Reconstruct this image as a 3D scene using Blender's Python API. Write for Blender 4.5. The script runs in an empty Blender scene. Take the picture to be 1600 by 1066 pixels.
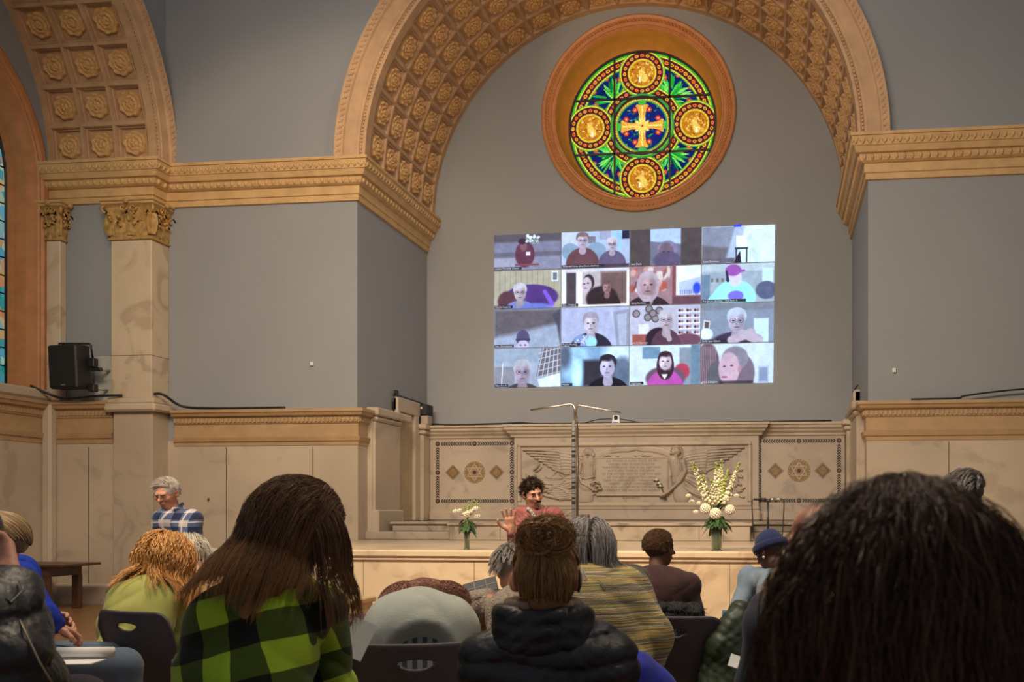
import bpy, math, random
import numpy as np
from mathutils import Vector, Matrix, Euler
random.seed(7); rng = np.random.default_rng(7)
SC = bpy.context.scene; COL = SC.collection
PI = math.pi
# ---------------------------------------------------------------- camera, world, lights, exposure
CAM_H = 1.35; FPX = 1480.0; YAW = math.atan((1213 - 1040) / FPX)
cd = bpy.data.cameras.new('camera'); cam = bpy.data.objects.new('camera', cd); COL.objects.link(cam)
cd.sensor_width = 36; cd.lens = 36 * FPX / 1600
cd.shift_x = -240 / 1600; cd.shift_y = 267 / 1600          # rising front: the building stays upright
cam.location = (0, 0, CAM_H); cam.rotation_euler = (PI / 2, 0, YAW)
cd.dof.use_dof = True; cd.dof.focus_distance = 8.0; cd.dof.aperture_fstop = 6.5
cd.clip_start = 0.05
SC.camera = cam
SC.view_settings.view_transform = 'Standard'; SC.view_settings.look = 'None'
SC.view_settings.gamma = 1; SC.view_settings.use_curve_mapping = False
SC.view_settings.exposure = 0.36
SC.cycles.use_denoising = True
SC.cycles.max_bounces = 6
W = bpy.data.worlds.new('world'); SC.world = W; W.use_nodes = True
W.node_tree.nodes['Background'].inputs[0].default_value = (0.90, 0.93, 1.0, 1)
W.node_tree.nodes['Background'].inputs[1].default_value = 0.20

def spot(name, loc, target, power, size_deg, col=(1.0, 0.78, 0.52), rad=0.12, blend=0.6):
    l = bpy.data.lights.new(name, 'SPOT'); l.energy = power; l.color = col
    l.spot_size = math.radians(size_deg); l.spot_blend = blend; l.shadow_soft_size = rad
    o = bpy.data.objects.new(name, l); COL.objects.link(o); o.location = loc
    o.rotation_euler = (Vector(target) - Vector(loc)).to_track_quat('-Z', 'Y').to_euler()
    return o
def area(name, loc, target, power, sx, sy, col):
    l = bpy.data.lights.new(name, 'AREA'); l.energy = power; l.color = col
    l.shape = 'RECTANGLE'; l.size = sx; l.size_y = sy; l.spread = math.radians(112)
    o = bpy.data.objects.new(name, l); COL.objects.link(o); o.location = loc
    o.rotation_euler = (Vector(target) - Vector(loc)).to_track_quat('-Z', 'Y').to_euler()
    return o
WARM = (1.0, 0.74, 0.46)
spot('jamb_fill_light', (3.6, 5.5, 8.0), (-6.5, 14.0, 3.5), 420, 46, (1.0, .84, .66), rad=0.3)  # unseen fill spot, added to brighten the left arch jamb
area('house_light_bank', (-3.0, 3.0, 8.0), (-2.6, 12.5, 1.2), 400, 7, 1.5, (1.0, 0.80, 0.60))
spot('vault_uplight', (-2.6, 3.0, 2.2), (-2.4, 14.0, 9.0), 560, 40, (1.0, 0.72, 0.45), rad=0.4)
spot('screen_wash', (-2.4, 7.5, 8.2), (-2.4, 15.6, 2.0), 520, 46, (1.0, .80, .60))
spot('stage_spot_west', (-6.5, 3.2, 8.6), (-3.2, 9.8, 0.9), 1500, 34, WARM)
spot('stage_spot_east', (1.2, 3.2, 8.6), (-0.6, 9.8, 0.8), 1500, 34, WARM)
spot('front_row_light', (1.0, 3.2, 5.0), (-.3, 1.8, 1.0), 120, 70, (1.0, .80, .58), rad=0.2)
spot('speaker_spot', (-1.5, 1.6, 7.5), (-2.1, 7.9, 1.2), 520, 16, (1.0, 0.80, 0.62))
spot('man_spot', (-3.2, 1.5, 7.5), (-5.0, 6.6, 1.3), 420, 26, (1.0, 0.80, 0.62))
spot('cornice_wash', (-3.5, 5.0, 9.5), (-6.6, 13.0, 5.6), 620, 40, WARM)
spot('rose_light', (-2.0, 8.5, 5.2), (-2.35, 15.9, 8.4), 620, 26, (1.0, 0.62, 0.34))
spot('audience_light', (-2.2, 4.4, 6.0), (-1.0, 2.6, 0.8), 430, 110, (1.0, 0.80, 0.58), rad=0.3)

# ---------------------------------------------------------------- measuring the photograph: pixel -> room at a known plane
_S, _C = math.sin(YAW), math.cos(YAW)
def at(px, py, Y=None, X=None, Z=None, d=None):
    u = (px - 1040) / FPX; v = (800 - py) / FPX
    dx, dy, dz = -_S + u * _C, _C + u * _S, v
    t = Y / dy if Y is not None else X / dx if X is not None else (Z - CAM_H) / dz if Z is not None else d
    return Vector((t * dx, t * dy, CAM_H + t * dz))

# ---------------------------------------------------------------- scene tree helpers
def tag(o, label=None, cat=None, group=None, kind=None):
    if label: o['label'] = label
    if cat: o['category'] = cat
    if group: o['group'] = group
    if kind: o['kind'] = kind
    return o
def link(o, parent=None):
    COL.objects.link(o)
    if parent is not None: o.parent = parent
    return o
def empty(name, loc=(0, 0, 0), rz=0.0, label=None, cat=None, group=None, kind=None):
    o = bpy.data.objects.new(name, None); o.empty_display_size = 0.1; COL.objects.link(o)
    o.location = loc; o.rotation_euler = (0, 0, rz)
    return tag(o, label, cat, group, kind)
def children(o): return [c for c in bpy.data.objects if c.parent == o]
def copy_tree(o, parent=None):
    c = o.copy(); COL.objects.link(c)
    if parent is not None: c.parent = parent
    for ch in children(o): copy_tree(ch, c)
    return c

def npmesh(name, V, Fq, mats, parent=None, smooth=False, midx=None, loc=None):
    """V (n,3) array, Fq (m,k) int array or list of such arrays"""
    me = bpy.data.meshes.new(name)
    V = np.asarray(V, np.float32)
    fl = Fq if isinstance(Fq, list) else [Fq]
    fl = [np.asarray(f, np.int32) for f in fl if len(f)]
    nl = sum(f.size for f in fl); npoly = sum(len(f) for f in fl)
    me.vertices.add(len(V)); me.vertices.foreach_set('co', V.ravel())
    me.loops.add(nl); me.loops.foreach_set('vertex_index', np.concatenate([f.ravel() for f in fl]))
    me.polygons.add(npoly)
    tot = np.concatenate([np.full(len(f), f.shape[1], np.int32) for f in fl])
    start = np.concatenate([[0], np.cumsum(tot)[:-1]]).astype(np.int32)
    me.polygons.foreach_set('loop_start', start); me.polygons.foreach_set('loop_total', tot)
    for m in (mats if isinstance(mats, (list, tuple)) else [mats]): me.materials.append(m)
    if midx is not None: me.polygons.foreach_set('material_index', np.asarray(midx, np.int32))
    me.polygons.foreach_set('use_smooth', np.full(npoly, bool(smooth)))
    me.update(calc_edges=True); me.validate()
    o = bpy.data.objects.new(name, me); link(o, parent)
    if loc is not None: o.location = loc
    return o

class MB:
    def __init__(s): s.v = []; s.f = []; s.m = []; s.sm = []; s.cur = 0
    def add(s, vs, fs, smooth=False):
        b = len(s.v); s.v.extend([tuple(p) for p in vs])
        for f in fs: s.f.append(tuple(b + i for i in f)); s.m.append(s.cur); s.sm.append(smooth)
        return s
    def box(s, x0, x1, y0, y1, z0, z1, M=None):
        vs = [Vector((x, y, z)) for z in (z0, z1) for y in (y0, y1) for x in (x0, x1)]
        if M is not None: vs = [M @ p for p in vs]
        return s.add(vs, [(0, 2, 3, 1), (4, 5, 7, 6), (0, 1, 5, 4), (1, 3, 7, 5), (3, 2, 6, 7), (2, 0, 4, 6)])
    def bbox(s, x0, x1, y0, y1, z0, z1, b=0.01, M=None):
        """box with chamfered edges"""
        vs = []; idx = {}
        X = (x0, x1); Y = (y0, y1); Z = (z0, z1)
        for i in (0, 1):
            for j in (0, 1):
                for k in (0, 1):
                    sx, sy, sz = (1, -1)[i], (1, -1)[j], (1, -1)[k]
                    for a in range(3):
                        p = Vector((X[i], Y[j], Z[k])); d = [sx * b, sy * b, sz * b]; d[a] = 0
                        idx[i, j, k, a] = len(vs); vs.append(p + Vector(d))
        F = []
        for a in range(3):
            o1, o2 = [c for c in range(3) if c != a]
            for e in (0, 1):
                q = []
                for (m, n) in ((0, 0), (1, 0), (1, 1), (0, 1)):
                    c = [0, 0, 0]; c[a] = e; c[o1] = m; c[o2] = n; q.append(idx[c[0], c[1], c[2], a])
                F.append(q)
            for m in (0, 1):
                for n in (0, 1):
                    c0 = [0, 0, 0]; c0[a] = 0; c0[o1] = m; c0[o2] = n; c1 = list(c0); c1[a] = 1
                    F.append([idx[(*c0, o1)], idx[(*c1, o1)], idx[(*c1, o2)], idx[(*c0, o2)]])
        for i in (0, 1):
            for j in (0, 1):
                for k in (0, 1): F.append([idx[i, j, k, 0], idx[i, j, k, 1], idx[i, j, k, 2]])
        if M is not None: vs = [M @ p for p in vs]
        return s.add(vs, F)
    def tube(s, pts, r, n=8, smooth=True, cap=True):
        pts = [Vector(p) for p in pts]; rs = r if isinstance(r, (list, tuple)) else [r] * len(pts)
        vs = []; up = None
        for i, p in enumerate(pts):
            t = (pts[min(i + 1, len(pts) - 1)] - pts[max(i - 1, 0)])
            if t.length < 1e-9: t = Vector((0, 0, 1))
            t.normalize()
            if up is None: up = t.orthogonal().normalized()
            up = (up - t * up.dot(t)); up = up.normalized() if up.length > 1e-6 else t.orthogonal().normalized()
            w = t.cross(up)
            for k in range(n):
                a = 2 * PI * k / n; vs.append(p + (up * math.cos(a) + w * math.sin(a)) * rs[i])
        F = [(i * n + k, i * n + (k + 1) % n, (i + 1) * n + (k + 1) % n, (i + 1) * n + k) for i in range(len(pts) - 1) for k in range(n)]
        if cap: F += [tuple(range(n - 1, -1, -1)), tuple(range((len(pts) - 1) * n, len(pts) * n))]
        return s.add(vs, F, smooth)
    def lathe(s, prof, n=24, M=None, smooth=True, cap=True):
        """prof: (r,z) list around local Z"""
        vs = []
        for r, z in prof:
            for k in range(n):
                a = 2 * PI * k / n; p = Vector((r * math.cos(a), r * math.sin(a), z)); vs.append(M @ p if M is not None else p)
        F = [(i * n + k, i * n + (k + 1) % n, (i + 1) * n + (k + 1) % n, (i + 1) * n + k) for i in range(len(prof) - 1) for k in range(n)]
        if cap: F += [tuple(range(n - 1, -1, -1)), tuple(range((len(prof) - 1) * n, len(prof) * n))]
        return s.add(vs, F, smooth)
    def ell(s, c, r, n=8, m=5, M=None, smooth=True):
        c = Vector(c); vs = []
        if not isinstance(r, (list, tuple)): r = (r, r, r)
        for i in range(m + 1):
            ph = -PI / 2 + PI * i / m
            for k in range(n):
                a = 2 * PI * k / n
                p = Vector((r[0] * math.cos(ph) * math.cos(a), r[1] * math.cos(ph) * math.sin(a), r[2] * math.sin(ph)))
                if M is not None: p = M @ p
                vs.append(c + p)
        F = [(i * n + k, i * n + (k + 1) % n, (i + 1) * n + (k + 1) % n, (i + 1) * n + k) for i in range(m) for k in range(n)]
        return s.add(vs, F, smooth)
    def prism(s, poly, z0, z1, M=None):
        n = len(poly); vs = [Vector((x, y, z)) for z in (z0, z1) for x, y in poly]
        if M is not None: vs = [M @ p for p in vs]
        F = [tuple(range(n - 1, -1, -1)), tuple(range(n, 2 * n))] + [(i, (i + 1) % n, n + (i + 1) % n, n + i) for i in range(n)]
        return s.add(vs, F)
    def sweep(s, prof, path, caps=True):
        """prof (out,z) list, path [(x,y)...]; outward = right of travel; mitred corners"""
        P = [Vector((x, y)) for x, y in path]; n = len(prof); vs = []
        for i, p in enumerate(P):
            d0 = (P[i] - P[i - 1]).normalized() if i > 0 else None
            d1 = (P[i + 1] - P[i]).normalized() if i < len(P) - 1 else None
            n0 = Vector((d0.y, -d0.x)) if d0 else None; n1 = Vector((d1.y, -d1.x)) if d1 else None
            if n0 is None: m = n1
            elif n1 is None: m = n0
            else: m = (n0 + n1) / (1 + n0.dot(n1))
            for o, z in prof: vs.append((p.x + m.x * o, p.y + m.y * o, z))
        F = [(i * n + k, (i + 1) * n + k, (i + 1) * n + k + 1, i * n + k + 1) for i in range(len(P) - 1) for k in range(n - 1)]
        if caps: F += [tuple(range(n)), tuple(range((len(P) - 1) * n + n - 1, (len(P) - 1) * n - 1, -1))]
        return s.add(vs, F)
    def build(s, name, mats, parent=None, loc=None):
        me = bpy.data.meshes.new(name); me.from_pydata([tuple(p) for p in s.v], [], s.f)
        for m in (mats if isinstance(mats, (list, tuple)) else [mats]): me.materials.append(m)
        me.polygons.foreach_set('material_index', s.m); me.polygons.foreach_set('use_smooth', s.sm); me.update()
        o = bpy.data.objects.new(name, me); link(o, parent)
        if loc is not None: o.location = loc
        return o

# ---------------------------------------------------------------- materials
def nt(name):
    m = bpy.data.materials.new(name); m.use_nodes = True; t = m.node_tree
    return m, t, t.nodes['Principled BSDF']
def node(t, typ, **kw):
    n = t.nodes.new(typ)
    for k, v in kw.items():
        if k.startswith('i_'): n.inputs[int(k[2:]) if k[2:].isdigit() else k[2:]].default_value = v
        else: setattr(n, k, v)
    return n
def c4(c): return (c[0], c[1], c[2], 1)
def pmat(name, base, rough=0.6, var=0.12, scale=4.0, bump=0.0, bscale=40.0, metal=0.0, spec=0.5, c2=None, coat=0.0, sheen=0.0, stretch=None, detail=4):
    m, t, b = nt(name); L = t.links
    tc = node(t, 'ShaderNodeTexCoord'); src = tc.outputs['Object']
    if stretch:
        mp = node(t, 'ShaderNodeMapping'); mp.inputs['Scale'].default_value = stretch; L.new(src, mp.inputs[0]); src = mp.outputs[0]
    nz = node(t, 'ShaderNodeTexNoise'); nz.inputs['Scale'].default_value = scale; nz.inputs['Detail'].default_value = detail
    L.new(src, nz.inputs['Vector'])
    cr = node(t, 'ShaderNodeValToRGB'); cr.color_ramp.elements[0].position = 0.3; cr.color_ramp.elements[1].position = 0.7
    if c2 is None: lo = tuple(x * (1 - var) for x in base); hi = tuple(min(1, x * (1 + var)) for x in base)
    else: lo, hi = c2, base
    cr.color_ramp.elements[0].color = c4(lo); cr.color_ramp.elements[1].color = c4(hi)
    L.new(nz.outputs['Fac'], cr.inputs[0]); L.new(cr.outputs[0], b.inputs['Base Color'])
    b.inputs['Roughness'].default_value = rough; b.inputs['Metallic'].default_value = metal
    b.inputs['Specular IOR Level'].default_value = spec
    if coat: b.inputs['Coat Weight'].default_value = coat
    if sheen: b.inputs['Sheen Weight'].default_value = sheen
    if bump:
        n2 = node(t, 'ShaderNodeTexNoise'); n2.inputs['Scale'].default_value = bscale; n2.inputs['Detail'].default_value = 3
        L.new(src, n2.inputs['Vector'])
        bp = node(t, 'ShaderNodeBump'); bp.inputs['Strength'].default_value = bump; bp.inputs['Distance'].default_value = 0.01
        L.new(n2.outputs['Fac'], bp.inputs['Height']); L.new(bp.outputs[0], b.inputs['Normal'])
    return m
def marble(name, base, vein, rough=0.3, scale=1.2, amount=0.6, stain=None, spec=0.4):
    m, t, b = nt(name); L = t.links
    tc = node(t, 'ShaderNodeTexCoord')
    n1 = node(t, 'ShaderNodeTexNoise'); n1.inputs['Scale'].default_value = scale; n1.inputs['Detail'].default_value = 8; n1.inputs['Distortion'].default_value = 1.6
    L.new(tc.outputs['Object'], n1.inputs['Vector'])
    r1 = node(t, 'ShaderNodeValToRGB'); e = r1.color_ramp.elements
    e[0].position = 0.36; e[0].color = c4(vein); e[1].position = 0.52; e[1].color = c4(base)
    x = e.new(0.44); x.color = c4([v * amount * .5 + bb * (1 - amount * .5) for v, bb in zip(vein, base)])
    L.new(n1.outputs['Fac'], r1.inputs[0])
    n2 = node(t, 'ShaderNodeTexNoise'); n2.inputs['Scale'].default_value = scale * 0.45; n2.inputs['Detail'].default_value = 5
    L.new(tc.outputs['Object'], n2.inputs['Vector'])
    r2 = node(t, 'ShaderNodeValToRGB'); r2.color_ramp.elements[0].position = .35; r2.color_ramp.elements[1].position = .68
    st = stain or tuple(v * 0.78 for v in base)
    r2.color_ramp.elements[0].color = c4(st); r2.color_ramp.elements[1].color = (1, 1, 1, 1)
    for i in (0,): r2.color_ramp.elements[i].color = (st[0] / base[0], st[1] / base[1], st[2] / base[2], 1)
    L.new(n2.outputs['Fac'], r2.inputs[0])
    mx = node(t, 'ShaderNodeMix', data_type='RGBA', blend_type='MULTIPLY'); mx.inputs[0].default_value = 1
    L.new(r1.outputs[0], mx.inputs[6]); L.new(r2.outputs[0], mx.inputs[7]); L.new(mx.outputs[2], b.inputs['Base Color'])
    b.inputs['Roughness'].default_value = rough; b.inputs['Specular IOR Level'].default_value = spec
    return m
def emat(name, col, strength=1.0):
    m = bpy.data.materials.new(name); m.use_nodes = True; t = m.node_tree; t.nodes.clear()
    e = t.nodes.new('ShaderNodeEmission'); e.inputs[0].default_value = c4(col); e.inputs[1].default_value = strength
    o = t.nodes.new('ShaderNodeOutputMaterial'); t.links.new(e.outputs[0], o.inputs[0]); return m
def vcol_emat(name, strength, attr='Col'):
    m = bpy.data.materials.new(name); m.use_nodes = True; t = m.node_tree; t.nodes.clear()
    a = t.nodes.new('ShaderNodeAttribute'); a.attribute_name = attr
    e = t.nodes.new('ShaderNodeEmission'); e.inputs[1].default_value = strength
    o = t.nodes.new('ShaderNodeOutputMaterial'); t.links.new(a.outputs[0], e.inputs[0]); t.links.new(e.outputs[0], o.inputs[0]); return m
def srgb(r, g, b):
    f = lambda c: (c / 255 / 12.92) if c / 255 <= 0.04045 else ((c / 255 + 0.055) / 1.055) ** 2.4
    return (f(r), f(g), f(b))

M_wall = pmat('grey_plaster', (0.275, 0.287, 0.30), 0.85, 0.03, 1.0, bump=0.15, bscale=60)
M_cornice = pmat('ochre_plaster', (0.56, 0.36, 0.16), 0.6, 0.12, 6, bump=0.2, bscale=50)
M_cornice2 = pmat('ochre_wood_cornice', (0.42, 0.275, 0.14), 0.5, 0.10, 5, bump=0.1, bscale=60)
M_vault = pmat('tan_plaster', (0.50, 0.315, 0.175), 0.7, 0.12, 5, bump=0.25, bscale=60)
M_rosette = pmat('ochre_rosette', (0.62, 0.37, 0.15), 0.65, 0.2, 30, bump=0.3, bscale=90)
M_terra = pmat('terracotta_paint', (0.46, 0.20, 0.075), 0.5, 0.12, 6, bump=0.15, bscale=60)
M_splay = pmat('ochre_splay', (0.50, 0.24, 0.05), 0.5, 0.10, 5)
M_gilt = pmat('gilt_capital', (0.42, 0.25, 0.08), 0.5, 0.35, 14, bump=0.3, bscale=60)
M_marb = marble('cream_marble', (0.56, 0.46, 0.34), (0.47, 0.38, 0.28), 0.4, 1.3, amount=.3)
M_marb2 = marble('stage_marble', (0.66, 0.53, 0.36), (0.50, 0.38, 0.25), 0.30, 2.2)
M_marbp = marble('pilaster_marble', (0.66, 0.53, 0.38), (0.52, 0.40, 0.27), 0.18, 1.3, amount=.3)
M_marbg = marble('grey_marble', (0.47, 0.385, 0.30), (0.36, 0.30, 0.24), 0.45, 2.0, amount=.4)
M_step = marble('step_marble', (0.40, 0.33, 0.25), (0.22, 0.18, 0.13), 0.45, 2.0)
M_dark = pmat('black_metal', (0.012, 0.012, 0.013), 0.4, 0.1, 20)
M_black = pmat('black_plastic', (0.014, 0.013, 0.015), 0.5, 0.1, 20)
M_white = pmat('white_plastic', (0.72, 0.70, 0.66), 0.4, 0.04, 20)
M_joint = pmat('joint_line', (0.12, 0.09, 0.06), 0.8, 0.1, 20)
# ================================================================ THE SETTING
D1, D2 = 13.13, 15.9
CX = -2.40; HW = 3.64; XJL, XJR = CX - HW, CX + HW       # arch jambs
ZS = 6.42; RA = 3.50; RO = 3.92                          # arch springing, intrados, extrados
XL = -9.02; XR = 4.3; YJ = 12.83; XREC = -10.675; ZTOP = 11.0
# floor
def floor_mat():
    m, t, b = nt('wood_floor'); L = t.links
    tc = node(t, 'ShaderNodeTexCoord'); mp = node(t, 'ShaderNodeMapping'); mp.inputs['Scale'].default_value = (9, 1.0, 1)
    L.new(tc.outputs['Object'], mp.inputs[0])
    br = node(t, 'ShaderNodeTexBrick'); br.inputs['Scale'].default_value = 1.0; br.inputs['Color1'].default_value = (0.30, 0.15, 0.055, 1)
    br.inputs['Color2'].default_value = (0.24, 0.115, 0.04, 1); br.inputs['Mortar'].default_value = (0.08, 0.04, 0.02, 1); br.inputs['Mortar Size'].default_value = 0.01
    L.new(mp.outputs[0], br.inputs['Vector']); L.new(br.outputs[0], b.inputs['Base Color']); b.inputs['Roughness'].default_value = 0.35
    return m
f = MB().box(-13, 7, -3, 13.4, -0.2, 0.0).build('floor', floor_mat()); tag(f, kind='structure')

# front wall with the round arch opening
NA = 64
def front_wall():
    b = MB()
    RW = 3.7
    def quad(x0, x1, z0, z1): b.box(x0, x1, D1, D1 + 0.25, z0, z1)
    quad(XL - 0.3, XJL, 0, ZS); quad(XJR, XR, 0, ZS)
    quad(XL - 0.3, CX - RW, ZS, ZTOP); quad(CX + RW, XR, ZS, ZTOP)
    for i in range(NA):
        a0, a1 = PI * i / NA, PI * (i + 1) / NA
        xa, xb = CX + RW * math.cos(a0), CX + RW * math.cos(a1); za, zb = ZS + RW * math.sin(a0), ZS + RW * math.sin(a1)
        b.add([(xa, D1, za), (xb, D1, zb), (xb, D1, ZTOP), (xa, D1, ZTOP), (xa, D1 + .25, za), (xb, D1 + .25, zb), (xb, D1 + .25, ZTOP), (xa, D1 + .25, ZTOP)],
              [(0, 1, 2, 3), (7, 6, 5, 4), (0, 4, 5, 1)])
    return b.build('wall_front', M_wall)
tag(front_wall(), kind='structure')
# the recess behind the arch: side walls and back wall
def apse():
    b = MB(); b.box(XJL - 0.3, XJL, D1 + 0.25, D2 + 0.3, 0, ZS); tag(b.build('wall_apse_left', M_wall), kind='structure')
    b = MB(); b.box(XJR, XJR + 0.3, D1 + 0.25, D2 + 0.3, 0, ZS); tag(b.build('wall_apse_right', M_wall), kind='structure')
    # back wall with the round window hole
    b = MB(); wx, wz, wr = -2.33, 8.1, 1.50; n = 64; x0, x1, z0, z1 = XJL - .02, XJR + .02, 0.0, ZTOP
    ring = []; rect = []
    for i in range(n):
        a = 2 * PI * i / n; c, s_ = math.cos(a), math.sin(a); ring.append((wx + wr * c, wz + wr * s_))
        k = min(((x1 - wx) / c if c > 1e-9 else 1e9), ((x0 - wx) / c if c < -1e-9 else 1e9), ((z1 - wz) / s_ if s_ > 1e-9 else 1e9), ((5.8 - wz) / s_ if s_ < -1e-9 else 1e9))
        rect.append((wx + k * c, wz + k * s_))
    cor = [(x1, z1), (x0, z1), (x0, 5.8), (x1, 5.8)]
    for i in range(n):
        j = (i + 1) % n; p = [ring[i], rect[i]]
        for cx, cz in cor:
            a0 = math.atan2(rect[i][1] - wz, rect[i][0] - wx) % (2 * PI); a1 = math.atan2(rect[j][1] - wz, rect[j][0] - wx) % (2 * PI)
            if a1 < a0: a1 += 2 * PI
            ac = math.atan2(cz - wz, cx - wx) % (2 * PI)
            if a0 + 1e-6 < ac < a1 - 1e-6: p.append((cx, cz))
        p += [rect[j], ring[j]]
        b.add([(x, D2, z) for x, z in p], [tuple(range(len(p)))])
    b.box(x0, x1, D2, D2 + .3, z0, 5.8)
    tag(b.build('wall_apse_back', M_wall), kind='structure')
apse()
# left wall strip, the arched opening in it, the recess behind it
YC2, R2, R2O = 9.93, 2.90, 3.25
def left_wall():
    b = MB(); b.box(XL - .25, XL, YJ, D1 + .2, 5.88, ZS); n = 48
    RW = 3.05
    b.box(XL - .25, XL, YC2 + RW, D1 + .2, ZS, ZTOP)
    for i in range(n):
        a0, a1 = PI * i / n, PI * (i + 1) / n
        ya, yb = YC2 + RW * math.cos(a0), YC2 + RW * math.cos(a1); za, zb = ZS + RW * math.sin(a0), ZS + RW * math.sin(a1)
        b.add([(XL, ya, za), (XL, yb, zb), (XL, yb, ZTOP), (XL, ya, ZTOP)], [(0, 1, 2, 3)])
    b.box(XL - .25, XL, 5.2, YC2 - RW, 0, ZTOP)
    tag(b.build('wall_left', M_wall), kind='structure')
    b = MB(); b.box(XREC - .2, -9.61, YJ, YJ + .25, 0, ZS); tag(b.build('wall_recess', M_wall), kind='structure')
    # window wall of the recess, with the arched hole
    yc, zc, rw = 10.75, 6.1, 1.97; b = MB(); X = XREC
    b.box(X - .6, X, yc + rw, YJ + .3, 0, 10); b.box(X - .6, X, 5.2, yc - rw, 0, 10); b.box(X - .6, X, yc - rw, yc + rw, 0, 3.1)
    for i in range(32):
        a0, a1 = PI * i / 32, PI * (i + 1) / 32
        ya, yb = yc + rw * math.cos(a0), yc + rw * math.cos(a1); za, zb = zc + rw * math.sin(a0), zc + rw * math.sin(a1)
        b.add([(X, ya, za), (X, yb, zb), (X, yb, 10), (X, ya, 10)], [(0, 1, 2, 3)])
    tag(b.build('wall_window', M_wall), kind='structure')
left_wall()
b = MB().box(XR, XR + .3, 4.0, D1 + .25, 0, ZTOP); tag(b.build('wall_right', M_wall), kind='structure')

# ---- coffered vaults
def vault(name, pos, R, nth, ncols, span, th_margin, d0, rosette_keep, ds=1.0):
    """pos(theta, depth, radius) -> xyz.  One mesh with stepped coffers + one rosette per coffer."""
    b = MB(); dth = (PI - 2 * th_margin) / nth; dd = (span - 2 * d0) / ncols
    def P(t, d, r): return pos(t, d, r)
    def strip(t0, t1, d0_, d1_, n=1):
        for k in range(n):
            a, c = t0 + (t1 - t0) * k / n, t0 + (t1 - t0) * (k + 1) / n
            b.add([P(a, d0_, R), P(c, d0_, R), P(c, d1_, R), P(a, d1_, R)], [(0, 1, 2, 3)])
    strip(0, PI, -.02, d0, 64); strip(0, PI, span - d0, span + .02, 64)
    strip(0, th_margin, d0, span - d0); strip(PI - th_margin, PI, d0, span - d0)
    rt, rd = dth / 2, dd / 2
    steps = [(1.0, 0), (.92, 0), (.92, .010), (.88, .010), (.87, .030), (.80, .032), (.76, .060), (.72, .062)]
    centres = []
    for i in range(nth):
        for j in range(ncols):
            tc_, dc = th_margin + dth * (i + .5), d0 + dd * (j + .5); vs = []
            for sc, dep in steps:
                for st, sd in ((-1, -1), (1, -1), (1, 1), (-1, 1)): vs.append(P(tc_ + st * rt * sc, dc + sd * rd * sc, R + dep * ds))
            F = [(4 * k + q, 4 * k + (q + 1) % 4, 4 * k + 4 + (q + 1) % 4, 4 * k + 4 + q) for k in range(len(steps) - 1) for q in range(4)]
            F.append(tuple(4 * (len(steps) - 1) + q for q in range(4)))
            b.add(vs, F); centres.append((tc_, dc, i, j))
    root = b.build(name, M_vault); tag(root, kind='structure')
    # rosette: layered petals round a boss (local z = out of the vault)
    nr, na = 13, 40; vs = [(0, 0, .075)]; 
    rr0 = dd * .325
    for k in range(1, nr + 1):
        q = k / nr
        for a_ in range(na):
            a = 2 * PI * a_ / na
            pet = 0.5 + 0.5 * math.cos(8 * a); pet2 = .5 + .5 * math.cos(8 * a + PI); pet3 = .5 + .5 * math.cos(5 * a)
            r = rr0 * q * (1 + .10 * pet if q > .8 else 1)
            z = .075 - .02 * q
            z += .020 * pet3 * math.exp(-((q - .25) / .10) ** 2) - .035 * math.exp(-((q - .38) / .05) ** 2)
            z += .018 * pet2 * math.exp(-((q - .55) / .12) ** 2) - .030 * math.exp(-((q - .72) / .05) ** 2) * (1 - .3 * pet)
            z += .022 * pet * math.exp(-((q - .88) / .10) ** 2)
            if k == nr: z = .0
            vs.append((r * math.cos(a), r * math.sin(a), z))
    F = [(0, 1 + a_, 1 + (a_ + 1) % na) for a_ in range(na)]
    F += [(1 + (k - 1) * na + a_, 1 + k * na + a_, 1 + k * na + (a_ + 1) % na, 1 + (k - 1) * na + (a_ + 1) % na) for k in range(1, nr) for a_ in range(na)]
    me = None
    for tc_, dc, i, j in centres:
        if not rosette_keep(i, j): continue
        p = Vector(P(tc_, dc, R + .062 * ds)); inn = (Vector(P(tc_, dc, R)) - p).normalized(); tx = (Vector(P(tc_, dc + .1, R)) - Vector(P(tc_, dc, R))).normalized()
        ty = inn.cross(tx); M = Matrix((tx, ty, inn)).transposed().to_4x4(); M.translation = p
        if me is None:
            o = MB().add(vs, F, True).build('rosette', M_rosette, root); me = o.data
        else: o = bpy.data.objects.new('rosette', me); link(o, root)
        o.matrix_local = M @ Matrix.Rotation((i * 7 + j * 3) * 0.4, 4, 'Z')
    return root
vault('trim_1', lambda t, d, r: (CX + r * math.cos(t), D1 + d, ZS + r * math.sin(t)), RA, 21, 5, D2 - D1, math.radians(1.5), .12,
      lambda i, j: not (j == 0 and 8 <= i <= 12))
vault('trim_2', lambda t, d, r: (XL - d, YC2 + r * math.cos(t), ZS + r * math.sin(t)), R2, 17, 3, XL - XREC, math.radians(1.2), .06, lambda i, j: i <= 8, 1.8)

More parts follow.
